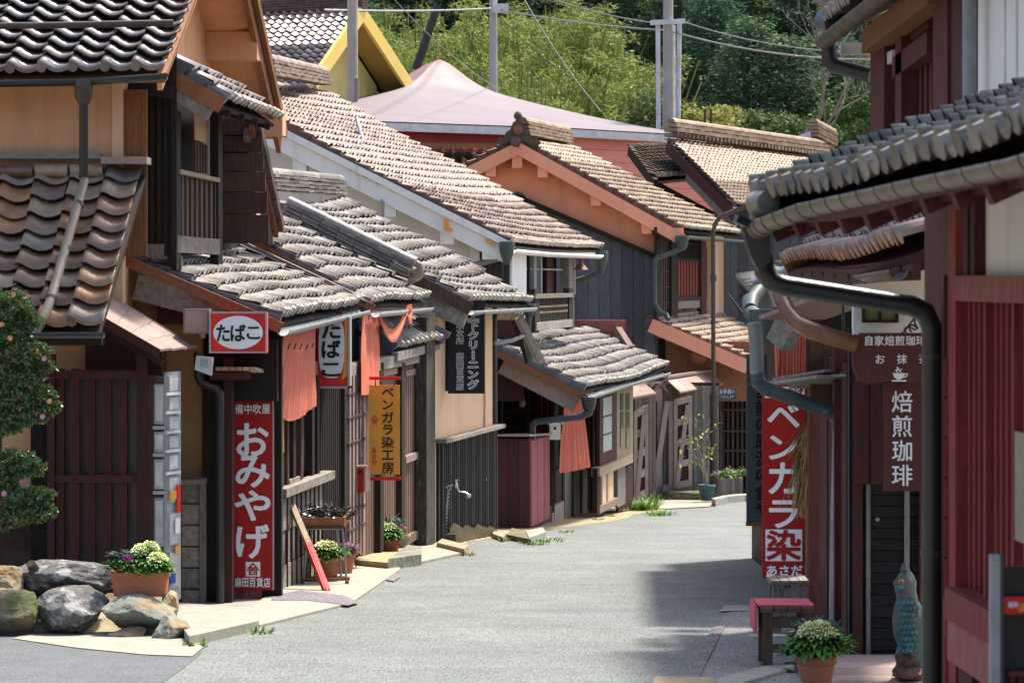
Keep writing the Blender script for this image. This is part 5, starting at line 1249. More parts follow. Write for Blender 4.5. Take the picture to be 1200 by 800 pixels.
tr = {'cedar': trunk_mesh(11.5,.22).mesh('trunk','bark'), 'bamboo': None, 'broad': trunk_mesh(7,.2,.4,seed=3).mesh('trunk','bark'), 'yellow': trunk_mesh(7,.16,.5,seed=5).mesh('trunk','bark_pale')}
mm = MB()
for i in range(12):
    bx_, by_ = rnd.gauss(0, .9), rnd.gauss(0, .9); mm.tube([V((bx_,by_,0)), V((bx_*1.1,by_*1.1,4)), V((bx_*1.5,by_*1.5,7.5))], [.05,.045,.02], 6)
tr['bamboo'] = mm.mesh('stem', 'leaf_yellow')
def tree(kind, px, Y, ytop, sc_=1.0, var=0, lab='', group=None, sxy=None, nm=None):
    x = (px-600)*Y/F; zt = (328-ytop)*Y/F; zb = hz(x, Y)-.3; H = {'cedar': 12.3, 'bamboo': 9.0, 'broad': 8.4, 'yellow': 8.4}[kind]; s = (zt-zb)/H
    o = thing(nm or {'cedar':'cedar_tree','bamboo':'bamboo_clump','broad':'broadleaf_tree','yellow':'yellow_tree'}[kind], lab, 'bamboo' if kind == 'bamboo' else 'tree', (x, Y, zb), group)
    o.rotation_euler = (0, 0, rnd.random()*6.3); sx = sxy or s*sc_; o.scale = (sx, sx, s)
    for n_, me in (('stem' if kind == 'bamboo' else 'trunk', tr[kind]), ('crown', crowns[kind][var % len(crowns[kind])])):
        c = bpy.data.objects.new(n_, me); COL.objects.link(c); c.parent = o
    return o
GB, GC = 'bamboo along the foot of the wooded hill', 'cedars on the wooded hill'
pos = 'behind the yellow gable|between the near pole and the leaning post|beside the leaning post|just left of the slim pole|just right of the slim pole|above the pink wall corner|left of the cross-bar pole|right of the cross-bar pole'.split('|')
bam = [(452,98,18,0),(500,100,-10,1),(545,99,20,2),(605,97,30,0),(640,96,45,1),(680,98,50,2),(715,97,62,0),(752,97,85,1),(628,104,-5,2),(690,105,10,0),(566,106,-20,1),(470,108,-30,2),(655,110,-20,1),(735,104,40,2)]
bl = ['yellow-green bamboo clump just right of the yellow gable, below the cable','bamboo clump behind the dark leaning post','bamboo clump right of the leaning post, left of the slim pole','bright bamboo clump immediately right of the slim pole','bamboo clump above the right slope of the tent roof, second from the slim pole','bright yellow-green bamboo clump midway between the slim pole and the cross-bar pole','bamboo clump above the pink wall left of the cross-bar pole','low bamboo clump touching the left white tube of the cross-bar pole','taller bamboo behind, up the slope right of the slim pole','taller bamboo reaching the upper wires left of the cross-bar pole','tall bamboo behind the slim pole','tall bamboo above the yellow gable','highest bamboo at the picture top between the two poles','bamboo behind the stay wire near the cross-bar pole']
for (px, Y, yt, v), l in zip(bam, bl): tree('bamboo', px, Y, yt, 1.0, v, l, GB, sxy=1.0)
tree('yellow', 815, 96, 118, 1.1, 0, 'small yellow-green tree above the thin brown posts', None, sxy=.9)
tree('yellow', 848, 98, 122, 1.1, 0, 'yellowish spreading tree low down right of the thin brown posts', None, sxy=.75)
ced = [(835,108,-10,0),(880,104,20,1),(925,103,40,2),(970,106,35,0),(1005,104,55,1),(1040,102,80,2),(860,114,-60,1),(905,116,-50,2),(950,114,-40,0),(1000,118,-50,1),(800,112,-50,2),(760,115,-60,0),(720,118,-60,1),(680,120,-70,2),(640,122,-80,0),(600,118,-60,1),(555,118,-60,2),(510,118,-70,0),(470,120,-70,1),(430,118,-60,2),(820,124,-120,0),(890,126,-130,1),(960,128,-120,2),(1030,116,-60,0),(1040,128,-120,1),(740,128,-120,2),(660,130,-120,0),(580,130,-120,1),(500,130,-120,2),(395,112,-60,0)]
clab = ['right of the cross-bar pole','in the middle of the cedar wood, front row','in front of the bare tree, left side','behind the bare tree','right of the bare tree','beside the black downpipe at the right','second row behind the front cedars, left','second row behind the front cedars, middle','second row left of the bare tree','second row right of the bare tree','directly behind the cross-bar pole','behind the left white tube','up the slope left of the cross-bar pole','up the slope above the bamboo, right part','up the slope above the bamboo, middle','behind the slim pole','above the tent roof peak','above the leaning post','above the yellow gable','behind the near concrete pole','top row right of the cross-bar pole','top row above the front cedars','top row above the bare tree','right edge of the wood','top row at the right edge','top row above the bamboo','top row between the two poles','top row above the slim pole','top row above the leaning post','leftmost of the wood']
for (px, Y, yt, v), l in zip(ced, clab): tree('cedar', px, Y, yt, 1.0, v, 'dark green cedar '+l, GC, sxy=1.15)
for px, Y, yt, v, l in ((985,98,112,0,'low dark broadleaf tree at the foot of the bare tree'),(895,97,128,1,'olive broadleaf bush-like tree above the latticed ridge'),(1035,97,60,0,'dark broadleaf tree behind the black downpipe'),(930,97,135,0,'low broadleaf tree left of the white ridge end'),(760,96,105,1,'olive broadleaf tree behind the cross-bar pole foot'),(440,96,60,0,'broadleaf tree right behind the yellow house')): tree('broad', px, Y, yt, 1.0, v, l, None, sxy=.8)
# bare tree
x = (950-600)*95/F; o = thing('bare_tree', 'tall leafless pale-barked tree before the dark cedars', 'tree', (x, 95, 2.0))
m = MB(); q = random.Random(4)
def branch(p, d, l, r, k_):
    pts = [p]; 
    for i in range(4): d = (d+V((q.gauss(0,.16), q.gauss(0,.16), .05))).normalized(); pts.append(pts[-1]+d*l/4)
    m.tube(pts, [r, r*.85, r*.7, r*.58, r*.45], 5, caps=False)
    if k_ <= 0: return
    for i in range(3 if k_ > 1 else 4):
        a = pts[2+i % 3]; e = (d+V((q.gauss(0,.62), q.gauss(0,.5), q.gauss(.12,.35)))).normalized(); branch(a, e, l*.66, r*.5, k_-1)
branch(V((x,95,2.0)), V((.02,0,1)), 3.6, .14, 5)
m.build('trunk', 'bark_pale', o)
# ================================================================ signs, curtains
def board(nm, lab, px0, px1, pyt, pyb, Y, th, mt_, cat='sign', group=None):
    o = thing(nm, lab, cat, P((px0+px1)/2, pyb, Y), group); fb(px0, px1, pyt, pyb, Y, th).build('board', mt_, o); return o
def letters(o, mt_, fn, Y):
    m = MB(); fn(m); return m.build('lettering', mt_, o)
eps = .006
# souvenir sign
Y = 24.9; s = board('souvenir_sign', 'tall red vertical sign reading おみやげ in white at the shop corner', 272, 320.5, 469, 691, Y, .04, 'sign_red')
fb(319, 320.6, 469, 691, Y-.003, .046).build('edge', 'metal_rose', s)
def f(m):
    htext(m, '備中吹屋', 275, 317, 479, Y-eps, 12, .02)
    for ch, cy, w_, h_ in (('お',515,36,37),('み',552,38,36),('や',592,40,34),('げ',634,37,38)): put(m, ch, P(296,cy,Y-eps), R3, U3, w_*Y/F, h_*Y/F, .03, False)
    htext(m, '麻田百貨店', 275, 317, 682, Y-eps, 12, .025)
    a, b = P(288,675,Y-eps), P(305,658,Y-eps); m.quad(a, V((b.x,a.y,a.z)), b, V((a.x,a.y,b.z)))
letters(s, 'sign_white', f, Y)
m = MB(); put(m, '西', P(296.5,669,Y-2*eps), R3, U3, 10*Y/F, 9*Y/F, .03, False)
for a, b in (((296.5,659.5),(289.5,668)),((296.5,659.5),(303.5,668))): m.bar(P(*a,Y-2*eps), P(*b,Y-2*eps), 1.6*Y/F, .002, (0,1,0))
m.build('emblem', 'sign_red', s)
MB().bar(P(265,480,Y+.03), P(275,480,Y+.03), .02, .03).build('bracket', 'metal_dark', s); MB().bar(P(265,670,Y+.03), P(275,670,Y+.03), .02, .03).build('bracket', 'metal_dark', s)
# tobacco lamp box
Y = 23.75; s = thing('tobacco_sign', 'horizontal red box sign with たばこ on a white oval under the eave', 'sign', P(278,413,Y))
fb(245.5, 312.5, 366, 413, Y, .16).build('box', 'sign_scarlet', s); 
for a, b, c, d in ((245,313,365.3,367.2),(245,313,411.8,413.6),(245,247,367.2,411.8),(311,313,367.2,411.8)): fb(a, b, c, d, Y-.004, .03).build('rim', 'alu', s)
def oval(cx, cy, rx, ry, Y_, n=40, pw=2.0): return [P(cx+rx*math.copysign(abs(math.cos(2*math.pi*i/n))**(2/pw), math.cos(2*math.pi*i/n)), cy+ry*math.copysign(abs(math.sin(2*math.pi*i/n))**(2/pw), math.sin(2*math.pi*i/n)), Y_) for i in range(n)]
m = MB(); m.prism(oval(279,389.5,29,19.5,Y-.006), (0,.004,0)); m.build('oval', 'sign_white', s)
m = MB()
for ch, cx in (('た',261.5),('ば',279),('こ',297)): put(m, ch, P(cx,390,Y-.011), R3, U3, (15 if ch != 'ば' else 17)*Y/F, (19 if ch != 'こ' else 14)*Y/F, .03, False)
m.build('lettering', 'sign_black', s)
# meter boxes behind it
o = thing('meter_box', 'plain brown metal box on the beam left of the tobacco sign', 'box', P(230,392,23.9)); fb(215, 245, 362, 391, 23.9, .2).build('case', 'wood_pinkgrey', o); fb(217, 243, 364, 389, 23.89, .012).build('door', 'metal_rose', o)
o = thing('electric_meter', 'small white plastic meter above the black downpipe', 'meter', P(238,438,23.9))
m = MB(); m.prism([P(230,417,23.9), P(249,419,23.9), P(247,440,23.9), P(228,433,23.9)], (0,.12,0)); m.build('case', 'pole_white', o)
m = MB(); m.prism([P(235,421,23.89), P(244,422,23.89), P(243,431,23.89), P(234,429,23.89)], (0,.005,0)); m.build('window', 'glass_frost', o)
# red shelf roof below it
o = thing('red_shelf', 'dark red box shelf with ribbed top beside the orange curtain', 'shelf', P(262,440,24.3)); fb(246, 290, 436, 445, 24.2, .4).build('box', 'wood_maroon', o)
for i in range(6): MB().bar(P(256+i*8,432,24.15), P(262+i*8,436,24.4)+V((0,.3,0)), .05, .03).build('rib', 'wood_pale', o)
# second tobacco sign, a rounded vertical lantern box
Y = 28.5; s = thing('tobacco_lantern', 'vertical red and white lamp sign with たばこ hanging by the coral curtain', 'sign', P(391,453,Y))
fb(372, 409, 372, 454, Y, .30).build('box', 'sign_scarlet', s); fb(407.5, 410, 371, 455, Y-.01, .34).build('rim', 'alu', s); fb(371, 410, 452.5, 455, Y-.01, .34).build('rim', 'alu', s)
m = MB(); m.prism(oval(388.5,406,15,37,Y-.006,40,3.0), (0,.004,0)); m.build('oval', 'sign_white', s)
m = MB(); m.prism([P(404,374,Y-.005), P(407,374,Y-.005), P(407,440,Y-.005), P(400,446,Y-.005), P(403,430,Y-.005)], (0,.003,0)); m.build('stripe', 'sign_orange', s)
m = MB()
for ch, cy in (('た',386),('ば',409),('こ',433)): put(m, ch, P(388,cy,Y-.011), R3, U3, 21*Y/F, (20 if ch != 'こ' else 15)*Y/F, .035, False)
m.build('lettering', 'sign_black', s)
MB().bar(P(375,366,Y+.1), P(402,366,Y+.1), .03, .05).build('hanger', 'metal_dark', s)
# yellow dye works sign
Y = 31.0; s = thing('dye_works_sign', 'yellow hanging banner sign reading ベンガラ染工房 between two red bars', 'sign', P(450,563,Y))
fb(432, 468.5, 451, 556, Y, .02).build('panel', 'sign_orange', s)
MB().bar(P(430,443,Y), P(470,443,Y), .03, .035).build('bar', 'sign_scarlet', s); MB().bar(P(430,560.5,Y), P(470,560.5,Y), .03, .035).build('bar', 'sign_scarlet', s)
MB().tube([P(440,444,Y), P(440,452,Y)], .006).build('cord', 'metal_dark', s); MB().tube([P(462,444,Y), P(462,452,Y)], .006).build('cord', 'metal_dark', s)
for i in range(9): MB().tube([P(436+i*3.6,555,Y), P(436+i*3.6,559,Y)], .004).build('cord', 'metal_dark', s)
m = MB(); vtext(m, 'ベンガラ染工房', 454.5, 452, 555, Y-.006, 15, None, .015); m.build('lettering', 'sign_black', s)
m = MB(); vtext(m, 'あさだ', 438.5, 524, 545, Y-.006, 6, None, .02); put(m, '西', P(439,494,Y-.006), R3, U3, 5*Y/F, 5*Y/F, .02, False)
for a, b in (((439,487),(434.5,493)),((439,487),(443.5,493))): m.bar(P(*a,Y-.007), P(*b,Y-.007), .008, .002, (0,1,0))
m.build('lettering', 'sign_scarlet', s)
# cleaning sign
Y = 36.55; s = board('cleaning_sign', 'tall black sign with outlined white クリーニング characters on the cream wall', 525, 568, 352, 461, Y, .05, 'sign_black')
fb(510, 526, 352, 458, Y+.10, .03).build('black_strip', 'sign_black', s)  # black strip along the left of the sign, set a little behind its face
for mt_, bd, e_ in (('sign_white', .075, .006), ('sign_black', .0, .011)):
    m = MB(); vtext(m, '上下クリーニング', 554.5, 364, 456, Y-e_, 13.5, None, bd); 
    vtext(m, '取次所 麻田百貨店', 539, 377, 457, Y-e_, 9.0, None, bd*.75); m.build('lettering', mt_, s)
# toilet sign far down the lane
Y = 57.5; s = board('toilet_sign', 'small dark green sign reading お手洗い TOILET far down the lane', 841, 863, 454.5, 468, Y, .04, 'metal_teal')
m = MB(); htext(m, 'お手洗い', 843, 861, 458.5, Y-.01, 6, .02); htext(m, 'TOILET', 844, 860, 465, Y-.01, 4.5, .02); m.build('lettering', 'sign_white', s)
# grey board on the right
Y = 28.0; s = board('calligraphy_board', 'weathered grey hanging board with black brush lettering behind the red sign', 875, 899, 418, 614, Y, .05, 'sign_grey')
fb(874.5, 900, 612, 616, Y-.01, .07).build('edge_strip', 'wood_barge', s); fb(874.5, 900, 415, 418, Y-.01, .07).build('edge_strip', 'wood_barge', s)
m = MB(); vtext(m, '営前の原況の食や', 893, 448, 606, Y-.006, 17, None, .02); m.build('lettering', 'sign_black', s)
# red dye sign on the right
Y = 23.8; s = board('dye_sign', 'tall red sign reading ベンガラ染 in white on the right side of the lane', 893.5, 944, 450, 677, Y, .05, 'sign_red')
fb(943, 946, 450, 677, Y-.003, .056).build('edge', 'wood_red', s)
def f(m):
    for ch, cy, w_, h_ in (('ベ',487,36,26),('ン',524,32,27),('カ',560,33,35),('ラ',602,32,31)): put(m, ch, P(918,cy,Y-eps), R3, U3, w_*Y/F, h_*Y/F, .03, False)
    for dx in (0, 5): m.bar(P(930+dx,545+dx*.6,Y-eps), P(934+dx,551+dx*.6,Y-eps), .02, .002, (0,1,0))
    htext(m, 'あさだ', 897, 941, 668, Y-eps, 13, .03)
    for x0, x1, y0, y1 in ((897,940,657,620),(896,943,466,453)):
        a, b = P(x0,y0,Y-eps), P(x1,y1,Y-eps); m.quad(a, V((b.x,a.y,a.z)), b, V((a.x,a.y,b.z)))
letters(s, 'sign_white', f, Y)
m = MB(); put(m, '染', P(918.5,638.5,Y-2*eps), R3, U3, 39*Y/F, 34*Y/F, .03, False); htext(m, 'おみやげ', 897, 942, 459.5, Y-2*eps, 11, .04); m.build('lettering', 'sign_red', s)
# coffee signs
Y = 17.6; s = thing('coffee_arch_sign', 'dark brown shaped sign board with 自家焙煎珈琲 and a cup symbol', 'sign', P(1042,450,Y))
m = MB(); m.prism([P(998,400,Y), P(1003,396,Y), P(1008,390,Y), P(1100,390,Y), P(1100,444,Y), P(1080,449,Y), P(1042,447,Y), P(1018,450,Y), P(1006,447,Y), P(1003,438,Y), P(999,430,Y)], (0,.04,0)); m.build('board', 'sign_brown', s)
m = MB(); htext(m, '自家焙煎珈琲', 1012, 1085, 399, Y-eps, 12, .02); htext(m, 'お 抹 茶', 1025, 1089, 420.5, Y-eps, 12, .015)
cup = [P(1046,437,Y-eps), P(1061,437,Y-eps), P(1059,442,Y-eps), P(1055,444.5,Y-eps), P(1051,444.5,Y-eps), P(1048,442,Y-eps)]; m.prism(cup, (0,.003,0)); m.bar(P(1045,446,Y-eps), P(1062,446,Y-eps), .009, .003, (0,1,0))
m.tube([P(1052,436,Y-eps), P(1050,434,Y-eps), P(1053,432,Y-eps), P(1051,430,Y-eps)], .005, 5); m.tube([P(1056,436,Y-eps), P(1054,434,Y-eps), P(1057,432,Y-eps)], .004, 5); m.tube([P(1061,438,Y-eps), P(1063.5,438,Y-eps), P(1062,441,Y-eps), P(1059,442,Y-eps)], .004, 5)
m.build('lettering', 'sign_white', s)
Y = 17.75; s = board('coffee_sign', 'vertical dark brown sign reading 焙煎珈琲 on the charred wall', 1036, 1083, 449, 575, Y, .04, 'sign_brown')
m = MB(); vtext(m, '焙煎珈琲', 1057, 456, 571, Y-eps, 25, 26, .012); m.build('lettering', 'sign_white', s)

# ---- cloth
def cloth(nm, lab, top, bot, folds, depth, mt_='noren_cloth', cat='curtain', n=90, nv=18, group=None, hem=None, seed=0, tie=None):
    """top, bot: (left point, right point) ; folds: waves across"""
    (a, b), (c, d) = top, bot
    def fn(s, t):
        p = V(a).lerp(V(b), s).lerp(V(c).lerp(V(d), s), t); k_ = (b-a).normalized(); nn_ = V((-k_.y, k_.x, 0)).normalized()
        amp = depth*(.15+.85*t)*math.sin(2*math.pi*folds*(s+.06*math.sin(9*s+seed))+.8*math.sin(t*3+seed)+seed)*(.6+.5*math.sin(5*s+seed*2))+.35*depth*math.sin(2*math.pi*folds*2.3*s+seed*2+t)+.2*depth*math.sin(2*math.pi*folds*4.7*s+3*t)+.007*noise.noise(V((s*5,t*3,seed)))
        if hem: p = p+V((0,0,hem(s)*t))
        return p+nn_*amp
    m = MB(); m.grid(fn, n, nv, True, (.004,.004,0)); o = m.build(nm, mt_, off=a, label=lab, cat=cat, group=group); return o
cloth('noren_curtain', 'large coral noren curtain hanging from the first eave beside the souvenir sign', (P(335,384,25.2), P(369,379,27.6)), (P(318,486,25.0), P(368,474,27.6)), 6, .022, hem=lambda s: .09*(1 if s < .3 else 0)*(.3-s)/.3-.10*math.sin(math.pi*s)*1.0, seed=1)
o = bpy.data.objects['noren_curtain']
for i in range(5):
    m = MB(); p_ = P(334+i*7,412-abs(i-3)*1.2-i*.8,25.0+i*.45)+V((.03,-.05,0)); m.bar(p_, p_+V((.02,0,.05)), .012, .012); m.build('stitch', 'metal_dark', o)
cloth('noren_curtain', 'narrow coral noren strip hanging between the lantern sign and the yellow banner', (P(423,366,30.6), P(443,364,32.0)), (P(423,463,30.4), P(444,461,31.8)), 2.5, .022, seed=2)
# swag draped to the right of it
def sw(s, t):
    x = 443+40*s; y0 = 362+26*math.sin(math.pi*min(1,s*1.15))*(1 if s < .87 else 0.9)-6*s; y1 = y0+7+9*math.sin(math.pi*s)
    if s > .8: y1 = y0+7+34*(s-.8)*5*.8*(1-abs(s-.9)*4)
    return P(x, y0+(y1-y0)*t, 31.6+s*1.8)+V((0,.05*math.sin(t*6),0))
m = MB(); m.grid(sw, 30, 6, True, (0,.006,0)); m.build('swag_cloth', 'noren_cloth', off=P(443,364,32), label='coral cloth swag looped up along the gutter above the yellow banner', cat='cloth')
m = MB(); m.grid(lambda s, t: P(468+15*t-4*s*(1-t), 389-26*t+0*s, 33.2)+V((0,0,.12*s*math.sin(t*3.1))), 8, 6, True, (0,.006,0)); m.build('swag_end', 'noren_cloth', off=P(470,390,33), label='free pointed end of the coral swag by the small pent roof', cat='cloth')
cloth('noren_curtain', 'coral noren gathered at the top, spreading down beside the white birdhouse letterbox', (P(663,462,43.2), P(681,460,44.6)), (P(657,554,43.2), P(691,547,44.6)), 5, .06, seed=3)
cloth('noren_curtain', 'ragged dark coral cloth in the shade above the red dye sign on the right', (P(907,376,20.9), P(949,374,20.9)), (P(909,441,20.9), P(947,439,20.9)), 5, .02, mt_='noren_cloth', seed=4)
# paper strip and red letterbox of the shop
m = MB(); m.prism([P(417,467,30.8), P(422,467,30.8), P(421,500,30.8), P(425,535,30.8), P(417,534,30.8), P(418,500,30.8), P(415,480,30.8)], (0,.01,0)); m.build('paper_strip', 'paper', off=P(418,535,30.8), label='torn white paper strip hanging above the red letterbox', cat='paper')
o = thing('letterbox', 'dark red letterbox with a sunlit tone coloured into its side beneath the paper strip', 'letterbox', P(418,577,30.5)); fb(409, 426, 547, 577, 30.5, .22).build('box', 'sign_red', o); fb(408, 430, 545.5, 548, 30.45, .3).build('lid', 'metal_rose', o); fb(411, 424, 552, 555, 30.49, .01).build('slot', 'sign_black', o)
MB().obox(P(426.2,576,30.52), (.04,.18,0), (.02,0,0), (0,0,.24)).build('side', 'metal_rose', o)  # lighter rose plate puts the sunlit look of this side into colour
# ================================================================ rocks, plants, street things
def rock(px0, px1, pyt, pyb, Y, dep, mt_, lab, seed, pw=5):
    bm = bmesh.new(); bmesh.ops.create_icosphere(bm, subdivisions=5 if px1-px0 > 12 else 3, radius=1)
    a, b = P(px0, pyb, Y), P(px1, pyt, Y); c = (a+b)/2; h = V(((b.x-a.x)/2, dep/2, (b.z-a.z)/2))
    q_ = random.Random(seed*13+5); pl = []
    for i in range(22):
        n_ = V((q_.gauss(0,1), q_.gauss(0,1), q_.gauss(0,1))).normalized(); pl.append((n_, q_.uniform(.62, .90)))
    for v in bm.verts:
        p = v.co.normalized(); s_ = (abs(p.x)**pw+abs(p.y)**pw+abs(p.z)**pw)**(-1/pw)
        for n_, d_ in pl:
            e_ = p.dot(n_)
            if e_ > .05: s_ = min(s_, d_*1.12/e_)
        q = p*s_; k_ = 1.04+.07*noise.fractal(q*1.7+V((seed*7.3,seed,0)), .9, 2.1, 6)+.03*noise.ridged_multi_fractal(q*2.5+V((seed,3,1)), 1, 2.2, 4, 1, 2)
        v.co = V((q.x*h.x*k_, q.y*h.y*k_, q.z*h.z*k_))
    me = bpy.data.meshes.new('rock'); bm.to_mesh(me); bm.free(); me.materials.append(MATS[mt_])
    o = bpy.data.objects.new('rock', me); COL.objects.link(o); o.location = c; tag(o, lab, 'rock', 'rocks of the low garden bank'); return o
rock(-30, 27, 660, 697, 21.2, .5, 'stone_tan', 'yellowish rock at the left edge, upper one', 1)
rock(18, 132, 654, 700, 21.3, .6, 'stone_grey', 'long dark flat rock lying across the top of the bank', 2)
rock(-30, 47, 690, 744, 20.9, .6, 'stone_moss', 'mossy brown rock at the bottom left corner', 3)
rock(46, 124, 688, 742, 20.9, .6, 'stone_grey', 'rounded violet-grey rock in the middle of the bank', 4, 4)
rock(120, 203, 697, 734, 20.8, .6, 'stone_green', 'squarish greenish rock directly under the planter trough', 5, 8)
rock(178, 221, 722, 760, 20.5, .5, 'stone_green', 'dark blue-green angular rock at the right end of the bank', 6, 2.6)
rock(131, 174, 734, 757, 20.6, .4, 'stone_tan', 'small tan rock wedged below the greenish rock', 7)
rock(158, 184, 733, 752, 20.9, .3, 'stone_grey', 'small grey rock behind the angular end rock', 8)
rock(190, 208, 694, 728, 21.0, .4, 'stone_tan', 'narrow upright tan rock at the right end under the planter', 9)
rock(28, 60, 694, 725, 21.3, .3, 'stone_moss', 'small mossy rock in the gap between the mossy and violet-grey rocks', 10)
for i in range(9):
    o = rock(222+i*3.4-1-i % 3, 226+i*3.0+i % 2, 744+i % 4, 748+i % 4+2, 21.0, .06, 'stone_grey' if i % 2 else 'stone_tan', '%s pebble beside the raised concrete slab' % ('first','second','third','fourth','fifth','sixth','seventh','eighth','last')[i]+' from the left', 20+i); o.name = 'pebble'; o['category'] = 'pebble'; o['group'] = 'pebbles beside the raised slab'
m = MB(); m.grid(lambda a, b: P(-40+230*a, 742-44*b+3*math.sin(a*17), 21.0+.9*b)+V((0,0,.03*math.sin(a*40)*math.sin(b*30))), 40, 8); m.build('garden_bank', 'soil', kind='structure')
def leafpatch(mb, c, d, l, wd, curl=.3, n=4, ruffle=0, up=V((0,0,1))):
    """one curved leaf from c along d"""
    d = V(d).normalized(); s = d.cross(up); 
    if s.length < .1: s = V((1,0,0))
    s.normalize(); u = s.cross(d); vs = []; fs = []
    for i in range(n+1):
        t = i/n; p = V(c)+d*l*t+u*(-curl*l*t*t); w_ = wd*math.sin(math.pi*(.12+.80*t))**.8
        r = ruffle*wd*(1 if i % 2 else -1); vs += [p-s*w_*.5+u*(.1*wd+r), p, p+s*w_*.5+u*(.1*wd-r)]
    for i in range(n):
        for j in (0, 1): a = i*3+j; fs.append((a, a+1, a+4, a+3))
    mb.add(vs, fs, True)
def kale(root, c, r, inner, outer, rn, h=1.0):
    c = V(c)
    for nm, mt_, r0, r1, cnt, lift in (('outer_leaves', outer, .50, 1.0, 80, 0), ('inner_leaves', inner, .0, .72, 170, .22)):
        mb = MB()
        for i in range(cnt):
            t = r0+(r1-r0)*((i+.5)/cnt)**.6; a = i*2.4+rn; e = 1.3*(1-t)+.10+rnd.gauss(0,.12)
            d = V((math.cos(a)*math.cos(e), math.sin(a)*math.cos(e), math.sin(e)))
            l = r*(.55 if nm[0] == 'o' else .30); b = c+V((math.cos(a), math.sin(a), 0))*r*t*.62+V((0,0,r*h*(.55-.5*t*t)+r*lift))
            leafpatch(mb, b, d, l*(.8+.4*rnd.random()), r*(.36 if nm[0] == 'o' else .24), .5, 4, .22)
        mb.build(nm, mt_, root)
def herb(root, c, r, h, mt_, n=120, l=.06, nm='leaves', w_=.5):
    mb = MB()
    for i in range(n):
        a = rnd.random()*6.3; q = r*math.sqrt(rnd.random()); b = V(c)+V((math.cos(a)*q, math.sin(a)*q, h*rnd.random()*(1-.5*q/r)))
        leafpatch(mb, b, (math.cos(a)*.6+rnd.gauss(0,.4), math.sin(a)*.6+rnd.gauss(0,.4), .6+rnd.gauss(0,.3)), l*(.6+.8*rnd.random()), l*w_, .4, 2)
    mb.build(nm, mt_, root)
# planter trough on the rocks
t = thing('planter_trough', 'long terracotta trough with cream kale and purple flowers standing on the rocks', 'planter', P(163,699,20.9))
def trough(a, b, k_, z0, z1, Y0, Y1): 
    n_ = 24; out = []
    return [V(((a+b)/2+(b-a)/2*k_*math.copysign(abs(math.cos(2*math.pi*i/n_))**.35, math.cos(2*math.pi*i/n_)), (Y0+Y1)/2+(Y1-Y0)/2*k_*math.copysign(abs(math.sin(2*math.pi*i/n_))**.35, math.sin(2*math.pi*i/n_)), 0)) for i in range(n_)]
a, b = P(129,699,20.9), P(196,671,20.9); m = MB(); rows = []
for z, k_ in ((a.z,.90),(a.z+.015,.92),(b.z-.035,.99),(b.z-.035,1.03),(b.z,1.03),(b.z,.95),(b.z-.03,.94)): rows.append([p+V((0,0,z)) for p in trough(a.x, b.x, k_, 0, 0, 20.9, 21.12)])
vs = [p for r_ in rows for p in r_]; n_ = 24; m.add(vs, [(i*n_+j, i*n_+(j+1) % n_, (i+1)*n_+(j+1) % n_, (i+1)*n_+j) for i in range(len(rows)-1) for j in range(n_)]); m.add(rows[0], [tuple(range(n_-1,-1,-1))]); m.build('trough', 'terracotta', t)
m = MB(); m.add([p-V((0,0,.01)) for p in rows[-1]], [tuple(range(n_))]); m.build('soil', 'soil', t)
kale(t, P(184,668,20.95), .12, 'leaf_kale_cream', 'leaf_kale', 1, 1.2); kale(t, P(166,663,21.02), .12, 'leaf_kale_cream', 'leaf_kale', 2, 1.6); kale(t, P(150,664,20.93), .08, 'leaf_kale_purple', 'leaf_kale', 3, 1.2); kale(t, P(176,655,21.05), .10, 'leaf_kale_cream', 'leaf_kale', 5, 1.6)
herb(t, P(137,668,20.95), .07, .07, 'leaf_kale', 90, .05); herb(t, P(145,658,21.02), .08, .10, 'leaf_kale_blue', 120, .05); herb(t, P(192,672,20.95), .05, .06, 'leaf_bamboo', 50, .05); herb(t, P(160,672,20.92), .12, .04, 'leaf_kale', 90, .045)
# pots
def pot(nm, lab, px, pyb, Y, r, h, mt_='terracotta', group=None, rim=True):
    c = P(px, pyb, Y); o = thing(nm, lab, 'flower pot', c, group); m = MB()
    m.lathe(c, [(r*.68,0),(r*.90,h*.74),(r*.90,h*.76),(r,h*.77),(r*1.02,h*.98),(r*.98,h),(r*.88,h),(r*.86,h*.9)], 24); m.build('pot', mt_, o)
    m = MB(); m.lathe(c+V((0,0,h*.88)), [(r*.86,0),(.001,.01)], 16, caps=False); m.build('soil', 'soil', o); return o, c+V((0,0,h))
o, c = pot('flower_pot', 'terracotta pot with pale kale on the right step beside the pink bench', 957, 808, 16.7, .118, .205)
kale(o, c+V((.0,-.03,.03)), .17, 'leaf_kale_cream', 'leaf_kale', 4, 1.0); herb(o, c+V((-.10,0,0)), .09, .05, 'leaf_kale', 120, .06); herb(o, c+V((.09,.02,.02)), .11, .10, 'leaf_kale', 160, .06); herb(o, c+V((.0,.08,.10)), .13, .10, 'leaf_kale_blue', 170, .055)
o, c = pot('flower_pot', 'round terracotta pot with pale kale and purple flowers by the brown shutters', 453, 655, 32.6, .165, .24)
kale(o, c+V((.0,-.05,.02)), .19, 'leaf_kale_cream', 'leaf_kale', 6, .8); herb(o, c+V((0,.08,.08)), .17, .12, 'leaf_kale_purple', 120, .06); herb(o, c+V((0,.12,.12)), .22, .14, 'leaf_kale_blue', 160, .06); herb(o, c+V((0,-.05,0)), .16, .06, 'leaf_kale', 120, .06)
o, c = pot('empty_pot', 'pale stone pot standing behind the round terracotta pot', 471, 652, 33.4, .10, .26, 'concrete_pale')
o, c = pot('flower_pot', 'terracotta pot with bright green kale under the wheeled plant stand, left one', 383, 674, 27.6, .15, .19)
kale(o, c+V((.0,-.05,0)), .17, 'leaf_kale_cream', 'leaf_kale', 7, .8); herb(o, c, .18, .08, 'leaf_kale', 170, .07)
